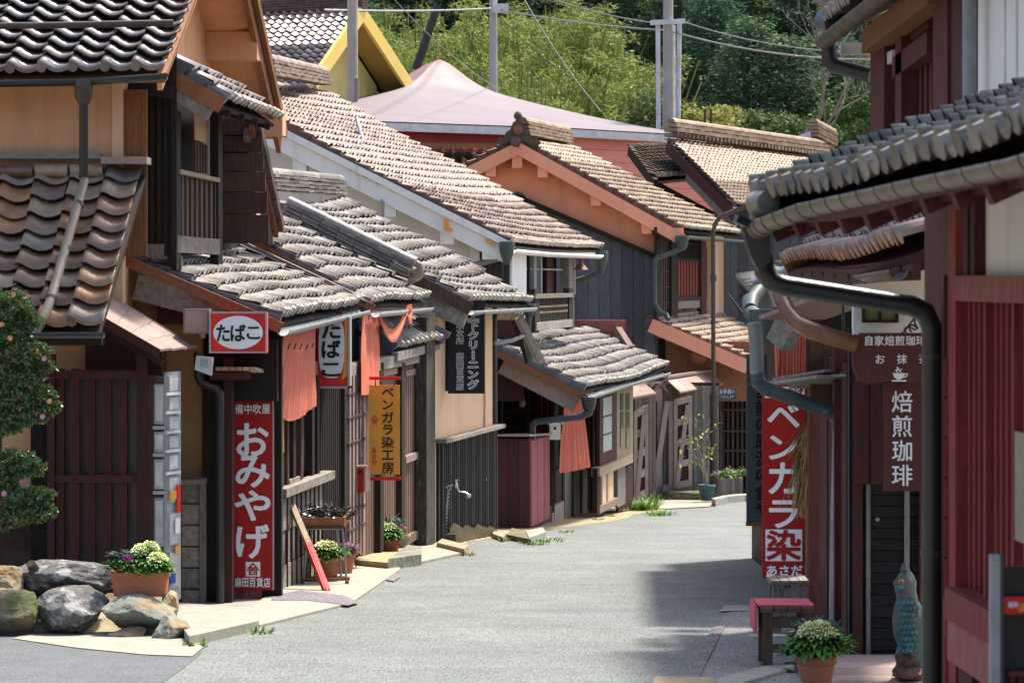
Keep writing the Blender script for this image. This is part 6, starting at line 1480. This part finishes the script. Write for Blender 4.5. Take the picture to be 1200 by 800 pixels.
o, c = pot('flower_pot', 'terracotta pot with purple leaves right of the wheeled stand', 402, 671, 28.2, .13, .20)
herb(o, c, .14, .10, 'leaf_kale_purple', 120, .06); herb(o, c-V((0,.08,0)), .13, .10, 'leaf_kale', 120, .06)
# wheeled plant stand with a wire basket tray
t = thing('plant_stand', 'rusty wheeled metal stand carrying a shallow wooden tray of dark dried plants', 'plant stand', P(380,684,27.0))
Yc = 27.0
for px, Y in ((358,Yc),(404,Yc),(363,Yc+.55),(398,Yc+.55)):
    dx = 3 if px < 380 else -3; MB().tube([P(px+dx,617,Y), P(px,650,Y), P(px-dx*.6,678,Y)], .012, 6).build('leg', 'metal_grey', t)
    m = MB(); m.lathe(P(px-dx,684,Y)+V((-.02,0,0)), [(.045,0),(.045,.035)], 10, (1,0,0)); m.build('castor', 'metal_brown', t)
MB().tube([P(352,678,Yc), P(410,678,Yc)], .014, 6).build('rail', 'metal_copper', t); MB().tube([P(356,676,Yc+.55), P(404,676,Yc+.55)], .014, 6).build('rail', 'metal_copper', t)
MB().tube([P(361,619,Yc), P(401,619,Yc)], .012, 6).build('rail', 'metal_grey', t)
fb(349, 402, 606, 618, Yc-.03, .02).build('tray_side', 'wood_barge', t); fb(355, 412, 598, 608, Yc+.5, .02).build('tray_side', 'wood_barge', t)
for a, b in ((349,357),(402,411)): MB().bar(P(a,612,Yc-.03), P(b,603,Yc+.5), .02, .09).build('tray_side', 'wood_barge', t)
MB().bar(P(376,615,Yc+.2)-V((.2,0,0)), P(376,615,Yc+.2)+V((.22,0,0)), .5, .02).build('tray_bottom', 'wood_brown', t)
m = MB()
for i in range(130):
    a = P(352+56*rnd.random(), 608, Yc+.45*rnd.random()); q = [a]
    for k_ in range(4): q.append(q[-1]+V((rnd.gauss(0,.05), rnd.gauss(0,.04), abs(rnd.gauss(.015,.025)))))
    m.tube(q, .004, 4, caps=False)
m.build('dried_stems', 'black_gloss', off=P(380,608,Yc+.2), label='tangle of black dried stems lying in the tray of the wheeled stand', cat='dried plants')
# red and pale leaning pole
t = thing('leaning_pole', 'wooden pole with red ends leaning on the shop sill', 'pole', P(383,692,25.9))
a, b, c, d = P(331,570,26.9), P(352,608,26.6), P(361,637,26.3), P(383,692,25.9)
MB().bar(a, a.lerp(b,.35), .05, .05).build('red_end', 'cloth_pink', t); MB().bar(a.lerp(b,.35), c, .055, .05).build('shaft', 'wood_pale', t); MB().bar(c, d, .06, .05).build('red_end', 'sign_scarlet', t)
MB().bar(c+V((.01,-.035,0)), d+V((.01,-.035,0)), .014, .01).build('stripe', 'cloth_pink', t)
# scrub brush, tap, hoses on the cream house
t = thing('scrub_brush', 'blue plastic scrub brush hanging on the post left of the corrugated dado', 'brush', P(500,613,35.6))
MB().tube([P(500,571,35.55), P(500,592,35.55)], .014, 6).build('handle', 'plastic_cyan', t)
m = MB(); m.prism([P(497,594,35.5), P(503,594,35.5), P(505,606,35.5), P(503,612,35.5), P(497,612,35.5), P(495,606,35.5)], (0,.05,0)); m.build('head', 'plastic_blue', t)
t = thing('water_tap', 'brass and chrome water tap on a standpipe before the corrugated dado', 'tap', P(521,632,36.4))
YT = 36.4
MB().tube([P(520,574,YT), P(525,569,YT), P(534,567,YT)], .014, 6).build('inlet', 'chrome', t); MB().tube([P(534,568,YT), P(538,576,YT), P(545,577,YT), P(549,579,YT)], .013, 6).build('spout', 'chrome', t)
m = MB(); m.lathe(P(534,568,YT), [(.03,-.03),(.035,0),(.02,.04),(.012,.05),(.035,.055),(.035,.07)], 8); m.build('valve', 'chrome', t)
m = MB(); m.lathe(P(549,583,YT), [(.02,0),(.035,.01),(.03,.05)], 8); m.build('nozzle', 'pole_white', t)
pts = [P(526-2.4*(i % 2)-i*.18,574+i*2.0,YT+.03*(i % 2)) for i in range(29)]; MB().tube([P(528,570,YT)]+pts, .012, 5).build('wrapped_pipe', 'alu', t)
fb(517, 534, 626, 640, 36.3, .25).build('drain_box', 'metal_dark', t)
# cupboard in the recess
t = thing('cupboard', 'tall maroon wooden cupboard with rose sheet roof against the recess', 'cupboard', P(612,628,42.0))
YB = 41.6; cx0, cx1 = P(583,0,YB).x, P(620,0,YB).x; zb, zt = P(0,621,YB).z, P(0,514,YB).z
m = MB(); m.box(cx0, cx1, YB, YB+.05, zb, zt); m.build('front_board', 'wood_maroon', t)
for i in range(3): MB().box(cx0+(cx1-cx0)*i/3+.004, cx0+(cx1-cx0)*(i+1)/3-.004, YB-.012, YB, zb+.02, zt-.01).build('board', 'wood_maroon', t)
FCb = Fr(cx1, YB, .20)
m = MB(); FCb.box(m, 0, 1.55, -.0, .05, zb, zt); m.build('side_board', 'wood_red', t)
for i in range(3): m = MB(); FCb.box(m, .04+i*.5, .50+i*.5, -.03, 0, zb+.05, zt-.03); m.build('side_board', 'wood_rose', t)  # rose boards carry the sunlit tone of this side; the front stays maroon
for i in range(7): MB().bar(P(582+i*6,510,YB-.1), V((P(582+i*6,510,YB-.1).x+.42, YB+1.7, P(0,517,YB+1.4).z+.10)), .074, .03).build('roof_strip', 'metal_rose', t)
for px in (584, 617): fb(px, px+3, 620, 628, YB+.02, .05).build('foot', 'wood_dark', t)
# birdhouse letterbox
t = thing('birdhouse_letterbox', 'white birdhouse-shaped letterbox beside the coral curtain', 'letterbox', P(651,515,43.0))
YL = 43.0; m = MB(); m.prism([P(644,515,YL), P(657,515,YL), P(657,497,YL), P(650.5,490,YL), P(644,497,YL)], (0,.14,0)); m.build('box', 'plaster_white', t)
MB().bar(P(650.5,489,YL-.02)+V((0,.08,0)), P(643,497.5,YL-.02)+V((0,.08,0)), .20, .025, (0,0,1)).build('roof_board', 'pole_white', t); MB().bar(P(650.5,489,YL-.02)+V((0,.08,0)), P(660,497,YL-.02)+V((0,.08,0)), .20, .025, (0,0,1)).build('roof_board', 'pole_white', t)
fb(649, 652, 500, 503, YL-.008, .01).build('hole', 'sign_black', t)
t = thing('hanging_lamp', 'bare bulb lamp hanging in the dark recess', 'lamp', P(612,470,43.5)); m = MB(); m.lathe(P(612,477,43.5), [(.02,0),(.05,.04),(.05,.09),(.02,.14)], 10); m.build('bulb', 'glass_frost', t); m = MB(); m.lathe(P(612,468,43.5), [(.03,0),(.03,.05)], 10); m.build('socket', 'pole_white', t)
# enamel lamp on the balcony, on a curved arm
t = thing('eave_lamp', 'small copper shade lamp on a bent arm under the white house eave', 'lamp', P(681,313,50)); MB().tube([P(650,297,49.9), P(665,299,49.9), P(678,300,49.9), P(681,306,49.9)], .02, 6).build('arm', 'metal_copper', t); m = MB(); m.lathe(P(681,316,49.9), [(.13,0),(.09,.05),(.04,.10),(.03,.16)], 12); m.build('shade', 'metal_copper', t)
# street lamp post
t = thing('street_lamp', 'slender brown street lamp post with hooked top by the wooden gate', 'street lamp', P(836,590,56.8))
YP = 56.8; MB().tube([P(836,592,YP), P(836,462,YP)], .07, 10).build('lower_post', 'metal_brown', t)
MB().tube([P(836,462,YP), P(835.5,272,YP), P(838,262,YP), P(844,254,YP), P(858,248,YP), P(872,243,YP)], .045, 10).build('upper_post', 'metal_brown', t)
m = MB(); m.lathe(P(836,330,YP), [(.06,0),(.065,.12),(.045,.16)], 10); m.build('collar', 'metal_brown', t)
MB().bar(P(862,246,YP), P(880,240,YP), .14, .08).build('lamp_head', 'metal_brown', t)
# wooden gates and sheds at the bend
YS = 56.5
s1 = thing('gate_shed', 'small board shed with rose ridge roof and an open ladder-like gate leaf at the bend', 'shed', P(805,592,YS))
for i in range(15): fb(768+i*5, 772.6+i*5, 452, 588, YS+.3-.02*(i % 2), .05).build('wall_board', 'wood_grey', s1)
R0, R1, E0, E1, L0, L1 = P(780,443,56), P(833,435,58.6), P(797,459,55.8), P(849,449,58.4), P(766,456,56), P(812,440,58.8)
for i in range(5):
    s_, t_ = i/5, (i+.97)/5
    MB().prism([R0.lerp(R1,s_), R0.lerp(R1,t_), E0.lerp(E1,t_), E0.lerp(E1,s_)], (0,0,-.03)).build('roof_sheet', 'metal_rose', s1); MB().prism([R0.lerp(R1,s_), R0.lerp(R1,t_), L0.lerp(L1,t_), L0.lerp(L1,s_)], (0,0,-.03)).build('roof_sheet', 'metal_rose', s1)
MB().bar(R0+V((0,-.03,.02)), R1+V((0,0,.02)), .10, .05).build('ridge_trim', 'metal_rose', s1)
fb(768, 843, 448, 460, YS+.35, .1).build('eave_board', 'wood_maroon', s1)
MB().tube([P(758,459,YS-.45), P(767,449,YS-.45), P(775,449,YS-.45), P(783,460,YS-.45)], .03, 6).build('gable_trim', 'wood_pinkgrey', s1)
fb(768, 776, 455, 590, YS-.1, .12).build('post', 'wood_weathered', s1); fb(784, 789, 470, 588, YS-.15, .1).build('post', 'wood_weathered', s1)
MB().bar(P(765,585,YS-.2), P(782,470,YS-.2), .10, .10).build('brace', 'wood_weathered', s1)
def leaf(root, x0, x1, y0, y1, skew, Y, k_='wood_pinkgrey', rungs=5):
    for px, sk in ((x0, 0), (x1-4, skew)): fb(px, px+4, y0+sk, y1+sk, Y, .06).build('gate_stile', 'wood_weathered', root)
    for i in range(rungs):
        y = y0+(y1-y0-6)*i/(rungs-1); MB().bar(P(x0+2,y+3,Y+.03), P(x1-2,y+3+skew,Y+.03), .05, .13).build('gate_rail', 'wood_weathered', root)
    MB().bar(P(x0+4,y1-6,Y-.02), P(x1-5,y0+10+skew,Y-.02), .03, .08).build('gate_brace', 'wood_weathered', root)
    m = MB(); m.prism([P(x0+3,y0+3,Y+.06), P(x1-3,y0+3+skew,Y+.06), P(x1-3,y1+skew,Y+.06), P(x0+3,y1,Y+.06)], (0,.02,0)); m.build('gate_panel', 'wood_brown', root)
leaf(s1, 790, 811, 468, 572, -4, YS-.3)
fb(776, 812, 568, 576, YS-.25, .1).build('sill', 'wood_pinkgrey', s1); 
s2 = thing('red_gate', 'weathered red gate leaf with diagonal brace standing before the bend', 'gate', P(751,592,55))
leaf(s2, 743, 760, 482, 586, -7, 54.5, 'wood_rose'); 
MB().prism([P(736,450,56.2), P(754,448,57), P(769,460,55), P(741,465,54.2)], (0,0,-.04)).build('roof_sheet', 'metal_rose', s2)
MB().prism([P(742,441,58), P(780,436,60), P(786,446,58.6), P(752,450,57)], (0,0,-.04)).build('roof_sheet', 'metal_rose', s2)
fb(742, 770, 470, 590, 56.3, .05).build('back_board', 'wood_dark', s2)
for i in range(6): fb(744+i*4.2, 747.6+i*4.2, 462, 586, 56.1, .05).build('back_board', 'wood_pinkgrey', s2)
s3 = rock(771, 842, 576, 592, 55.9, .6, 'stone_moss', 'low mossy stone footing under the gate shed', 40, 6); s3.name = 'stone_footing'; s3['category'] = 'footing'; del s3['group']
t, c = pot('blue_tub', 'blue-green plastic tub with a twiggy shrub at the bend', 828, 586, 54.5, .17, .30, 'pot_blue'); t['category'] = 'tub'
m = MB(); q = random.Random(9)
for i in range(9):
    a = q.random()*6.3; p_ = c; pts = [p_]
    for k_ in range(5): p_ = p_+V((math.cos(a)*.05+q.gauss(-.01,.03), math.sin(a)*.05, .25*(1-.08*k_)*q.uniform(.5,1))); pts.append(p_)
    m.tube(pts, [.012,.009,.008,.006,.005,.003], 4, caps=False)
m.build('twigs', 'bark_pale', t); mb = MB()
for i in range(60):
    a = q.random()*6.3; rr_ = .38*math.sqrt(q.random()); leafpatch(mb, c+V((math.cos(a)*rr_-.15, math.sin(a)*rr_*.5, .35+1.0*q.random())), (q.gauss(0,1), q.gauss(0,1), q.gauss(0,1)), .09, .05, .3, 2)
mb.build('leaves', 'leaf_yellow', t)
for i, l in enumerate(('left','middle','right')):
    t = thing('wooden_tub', 'square wooden tub with small flowers beside the blue tub, %s of three' % l, 'planter', P(847+i*9.5,582-i*1.5,55+i*.8), 'wooden tubs at the bend')
    for k_ in range(3): fb(842.5+i*9.5+k_*3, 845.2+i*9.5+k_*3, 562-i, 582-i*1.5, 55+i*.8, .4).build('stave', 'wood_grey', t)
    herb(t, P(847+i*9.5,560-i,55.2+i*.8), .16, .14, 'leaf_kale', 70, .10); herb(t, P(847+i*9.5,557-i,55.2+i*.8), .14, .12, ('leaf_kale_purple','leaf_yellow','leaf_kale_purple')[i], 30, .07)
# grass tufts
def tuft(px, py, r, h, n, lab=None):
    c = G(px, py); mb = MB()
    for i in range(n):
        a = rnd.random()*6.3; q = r*math.sqrt(rnd.random()); b = c+V((math.cos(a)*q, math.sin(a)*q, 0)); leafpatch(mb, b, (math.cos(a)*.5+rnd.gauss(0,.2), math.sin(a)*.5+rnd.gauss(0,.2), 1), h*(.5+.7*rnd.random()), .022, .35, 4)
    return mb.build('grass', 'leaf_grass', off=c, kind='stuff')
tuft(757, 598, .22, .26, 120); tuft(772, 604, .3, .10, 90); tuft(762, 591, .15, .26, 40); tuft(745, 598, .2, .2, 60); tuft(640, 634, .25, .06, 60); tuft(626, 638, .2, .06, 40); tuft(842, 583, .2, .1, 40)
for px_, py_ in ((700,609),(716,605),(664,624),(548,651),(436,664),(303,742),(232,757),(590,634),(412,668)): tuft(px_, py_, .10, .05, 22)
# benches on the right
def bench(nm, lab, x0, x1, yt, Y, dep, cloth_=None, leg='wood_brown', top='wood_brown'):
    g_ = gz(Y); z = P(0,yt,Y).z; a, b = P(x0,0,Y).x, P(x1,0,Y).x; t = thing(nm, lab, 'bench', ((a+b)/2, Y, g_)); n_ = 4
    for i in range(n_): MB().box(a+(b-a)*i/n_+.004, a+(b-a)*(i+1)/n_-.004, Y, Y+dep, z-.03, z).build('top_board', top, t)
    for x in (a+.02, b-.08):
        for y in (Y+.02, Y+dep-.08): MB().box(x, x+.06, y, y+.06, g_, z-.03).build('leg', leg, t)
    MB().box(a+.08, b-.08, Y+.03, Y+.06, z-.13, z-.06).build('rail', leg, t); MB().box(a+.08, b-.08, Y+.03, Y+.06, g_+.10, g_+.15).build('rail', leg, t)
    return t, a, b, z
t, a, b, z = bench('low_bench', 'low wooden bench with a pink cloth over its left end', 891, 955, 712, 17.9, .42)
m = MB(); m.box(a-.02, b+.0, 17.97, 18.34, z+.004, z+.014); m.box(a-.032, a-.012, 17.97, 18.3, z-.16, z+.014); m.build('bench_cloth', 'cloth_pink', off=(a, 18, z), label='pink cloth laid over the low bench and hanging down its left side', cat='cloth')
bench('low_bench', 'bare grey weathered low bench right behind the pink-covered one', 903, 949, 680, 20.9, .40, None, 'wood_grey', 'wood_grey_flat')
# deck of the coffee house, boards
dk = thing('entrance_deck', 'low red-brown boarded deck in front of the charred wall', 'deck', P(1010,790,17))
xa_, xb_ = P(925,0,17.2).x, P(1125,0,17.2).x
for i in range(7): MB().box(xa_+i*.02, xb_, 15.9+i*.31, 15.9+i*.31+.30, -2.42, -2.375).build('deck_board', 'wood_pinkgrey', dk)
MB().box(xa_+.05, xb_, 15.95, 18.05, -2.52, -2.42).build('frame', 'wood_brown', dk)
# small white stone at its corner
rock(917, 931, 778, 786, 17.6, .1, 'concrete_pale', 'small white stone at the corner of the deck', 33).name = 'white_stone'; w_ = bpy.data.objects['white_stone']; w_['category'] = 'stone'; del w_['group']
# broom-like straw bundle
t = thing('straw_bundle', 'dry straw bundle hanging head-down beside the red dye sign', 'straw bundle', P(948,600,22.6)); m = MB(); q = random.Random(3)
for i in range(800):
    s_ = q.random(); top_ = P(952+q.gauss(0,1.5), 485+q.random()*12, 22.6+q.gauss(0,.03)); e = P(943+q.gauss(0,9.0), 515+q.random()*93, 22.5+q.gauss(0,.06)); mid = top_.lerp(e, .5)+V((q.gauss(0,.015), 0, 0)); m.tube([top_, mid, e], [.004,.004,.002], 3, caps=False)
m.build('stalks', 'straw', t); MB().tube([P(953,440,22.6), P(952,486,22.6)], .008, 5).build('cord', 'straw', t); m = MB(); m.lathe(P(952,497,22.6), [(.028,0),(.032,.02),(.028,.04)], 10); m.build('binding', 'wood_honey', t)
# carved wooden bird figure
t = thing('carved_bird', 'blue-green carved wooden bird figure with amber eye on a red-brown base', 'statue', P(1064,796,16.9))
YH = 16.9
def outl(pts, dep): pass
sp = [(1062,668,.25),(1061,674,.7),(1060,682,1.15),(1061,692,1.0),(1063,702,1.05),(1064,714,1.45),(1065,728,1.7),(1066,742,1.65),(1068,754,1.45),(1071,768,1.0),(1074,782,.6)]
vs = []; n_ = 20
def hn(p, k_=1): return 1+.03*noise.noise(p*30)*k_
for (x_, y_, r_) in sp:
    c = P(x_, y_, YH)
    for j in range(n_): a = 2*math.pi*j/n_; vs.append(c+V((math.cos(a)*r_*.062*(1.0 if math.cos(a) > 0 else .95), math.sin(a)*r_*.058, .01*math.sin(a*5+y_))))
m = MB(); m.add(vs, [(i*n_+(j+1) % n_, i*n_+j, (i+1)*n_+j, (i+1)*n_+(j+1) % n_) for i in range(len(sp)-1) for j in range(n_)], True); m.add(vs[:n_], [tuple(range(n_))]); m.build('body', 'heron_blue', t)
m = MB(); m.lathe(P(1060,664,YH), [(.004,.03),(.018,.01),(.026,-.02)], 10); m.build('crest', 'heron_blue', t)
for sx_ in (-1, 1):
    m = MB(); m.lathe(P(1056.5 if sx_ < 0 else 1063,682,YH-.045+(.03 if sx_ > 0 else 0)), [(.020,0),(.018,.012),(.008,.018),(.001,.02)], 14, (-.7 if sx_ < 0 else .7,-.8,.1)); e_ = m.build('eye', 'eye_amber', t)
    m = MB(); m.lathe(P(1056 if sx_ < 0 else 1063.4,682,YH-.06+(.03 if sx_ > 0 else 0)), [(.008,0),(.006,.006),(.001,.008)], 10, (-.7 if sx_ < 0 else .7,-.8,.1)); m.build('pupil', 'black_gloss', e_)
m = MB(); m.ring([P(1057,688,YH-.05), P(1052,689,YH-.08), P(1049,693,YH-.09)], [.022,.014,.004], 8); m.build('beak', 'heron_scale', t)
# overlapping scales on the breast, feathers on the wing
for i in range(9):
    for j in range(4):
        px = 1054+j*4.6+(i % 2)*2.3+i*.5; py = 706+i*7.0; k_ = 1.5-.05*abs(i-3)
        m = MB(); c = P(px, py, YH-.088*k_+.004*abs(j-1.5)**2-.0); m.lathe(c, [(.013,0),(.010,.005),(.001,.007)], 7, (-.3+.2*j,-1,-.25), 1, 1.5); m.build('scale', 'heron_scale', t)
for k_, (a0, l_) in enumerate(((0,.26),(1,.30),(2,.33),(3,.30))):
    m = MB(); c = P(1069+k_*2.6,702+k_*6,YH-.095+.02*k_); m.prism([c, c+V((.022,0,-.02)), c+V((.030,.005,-l_*.7)), c+V((.022,.01,-l_)), c+V((.006,.005,-l_*.75)), c+V((-.01,0,-.05))], (.0,.02,0)); m.build('wing_feather', 'heron_blue', t)
m = MB(); c = P(1073,776,YH+.02); m.prism([c+V((-.02,0,.06)), c+V((.03,0,.06)), c+V((.05,0,-.10)), c+V((.02,0,-.10))], (0,.03,0)); m.build('tail', 'heron_scale', t)
MB().ring([P(1062,750,YH-.06), P(1056,756,YH-.08), P(1052,762,YH-.09)], [.03,.02,.012], 8).build('foot', 'heron_scale', t); MB().ring([P(1070,752,YH-.06), P(1064,759,YH-.08), P(1060,764,YH-.09)], [.03,.02,.012], 8).build('foot', 'heron_scale', t)
o = rock(1050, 1074, 758, 784, YH, .16, 'carved_base', '', 50, 2.4); 
o2 = rock(1043, 1085, 776, 797, YH, .24, 'carved_base', '', 51, 4)
for q_ in (o, o2):
    for k_ in ('label', 'category', 'group'):
        if k_ in q_: del q_[k_]
    q_.name = 'base'; q_.location = q_.location-t.location; q_.parent = t
# cloud-pruned camellia at the left edge
t = thing('camellia_shrub', 'cloud-pruned camellia with small pink and peach flowers at the left edge', 'shrub', P(-10,700,21.2))
blobs = [(0,362,40,24),(26,378,22,14),(0,392,34,16),(12,418,40,17),(42,412,18,10),(52,430,12,8),(16,444,34,14),(8,468,40,16),(44,462,22,12),(56,478,16,9),(22,488,34,11),(0,494,30,14),(6,540,36,13),(34,548,20,10),(-4,560,30,12),(12,584,36,12),(44,580,20,9),(24,602,38,11),(52,598,14,7),(0,606,26,12)]
bv = []; cen = []; nrm = []
for bx0, by0, rx, ry in blobs:
    n_ = int(rx*ry*4.6); c = P(bx0, by0, 21.0); R_ = V((rx*21/F, rx*21/F*.8, ry*21/F))
    d = nprng.normal(size=(n_,3)); d /= np.linalg.norm(d, axis=1)[:,None]; d[:,1] = -np.abs(d[:,1])*.9+.15*nprng.random(n_); k_ = (.66+.32*nprng.random(n_)+.20*np.sin(d[:,0]*7+bx0)*np.sin(d[:,2]*8+by0))[:,None]
    cen.append(np.array(c)+d*k_*np.array(R_)); nrm.append(d)
cen = np.concatenate(cen)-np.array(t.location); nrm = np.concatenate(nrm); idx = nprng.random(len(cen)) < .05
a = leaves(cen[~idx], nrm[~idx], .033, .50, -.2); b = leaves(cen[idx], nrm[idx], .034, .5, -.2)
me = np_mesh('foliage', [(*a, 'leaf_camellia')]); o = bpy.data.objects.new('foliage', me); COL.objects.link(o); o.parent = t
me = np_mesh('rusty_leaves', [(*b, 'leaf_rust')]); o = bpy.data.objects.new('rusty_leaves', me); COL.objects.link(o); o.parent = t
m = MB()
for a_, b_ in (((-10,700),(-5,590)),((-5,590),(12,560)),((-5,590),(30,592)),((-5,610),(-2,470)),((-2,500),(25,470)),((-2,470),(10,400)),((36,660),(38,672))): m.tube([P(*a_,21.1), P((a_[0]+b_[0])/2+3,(a_[1]+b_[1])/2,21.15), P(*b_,21.1)], [.035,.028,.018], 7)
m.build('branches', 'bark', t)
for i, (px, py, mt_) in enumerate(((52,420,'flower_pink'),(50,488,'flower_pink'),(2,380,'flower_peach'),(5,578,'flower_pink'),(12,396,'flower_peach'),(58,470,'flower_peach'),(16,345,'flower_peach'))):
    mb = MB(); c = P(px, py, 20.72)
    for k_ in range(8): a = k_*math.pi/4; leafpatch(mb, c, (math.cos(a)+rnd.gauss(0,.2), -.6, math.sin(a)), .021, .022, .3, 2, 0, V((0,-1,0)))
    mb.build('flower', mt_, t)

bpy.data.objects.remove(_co);
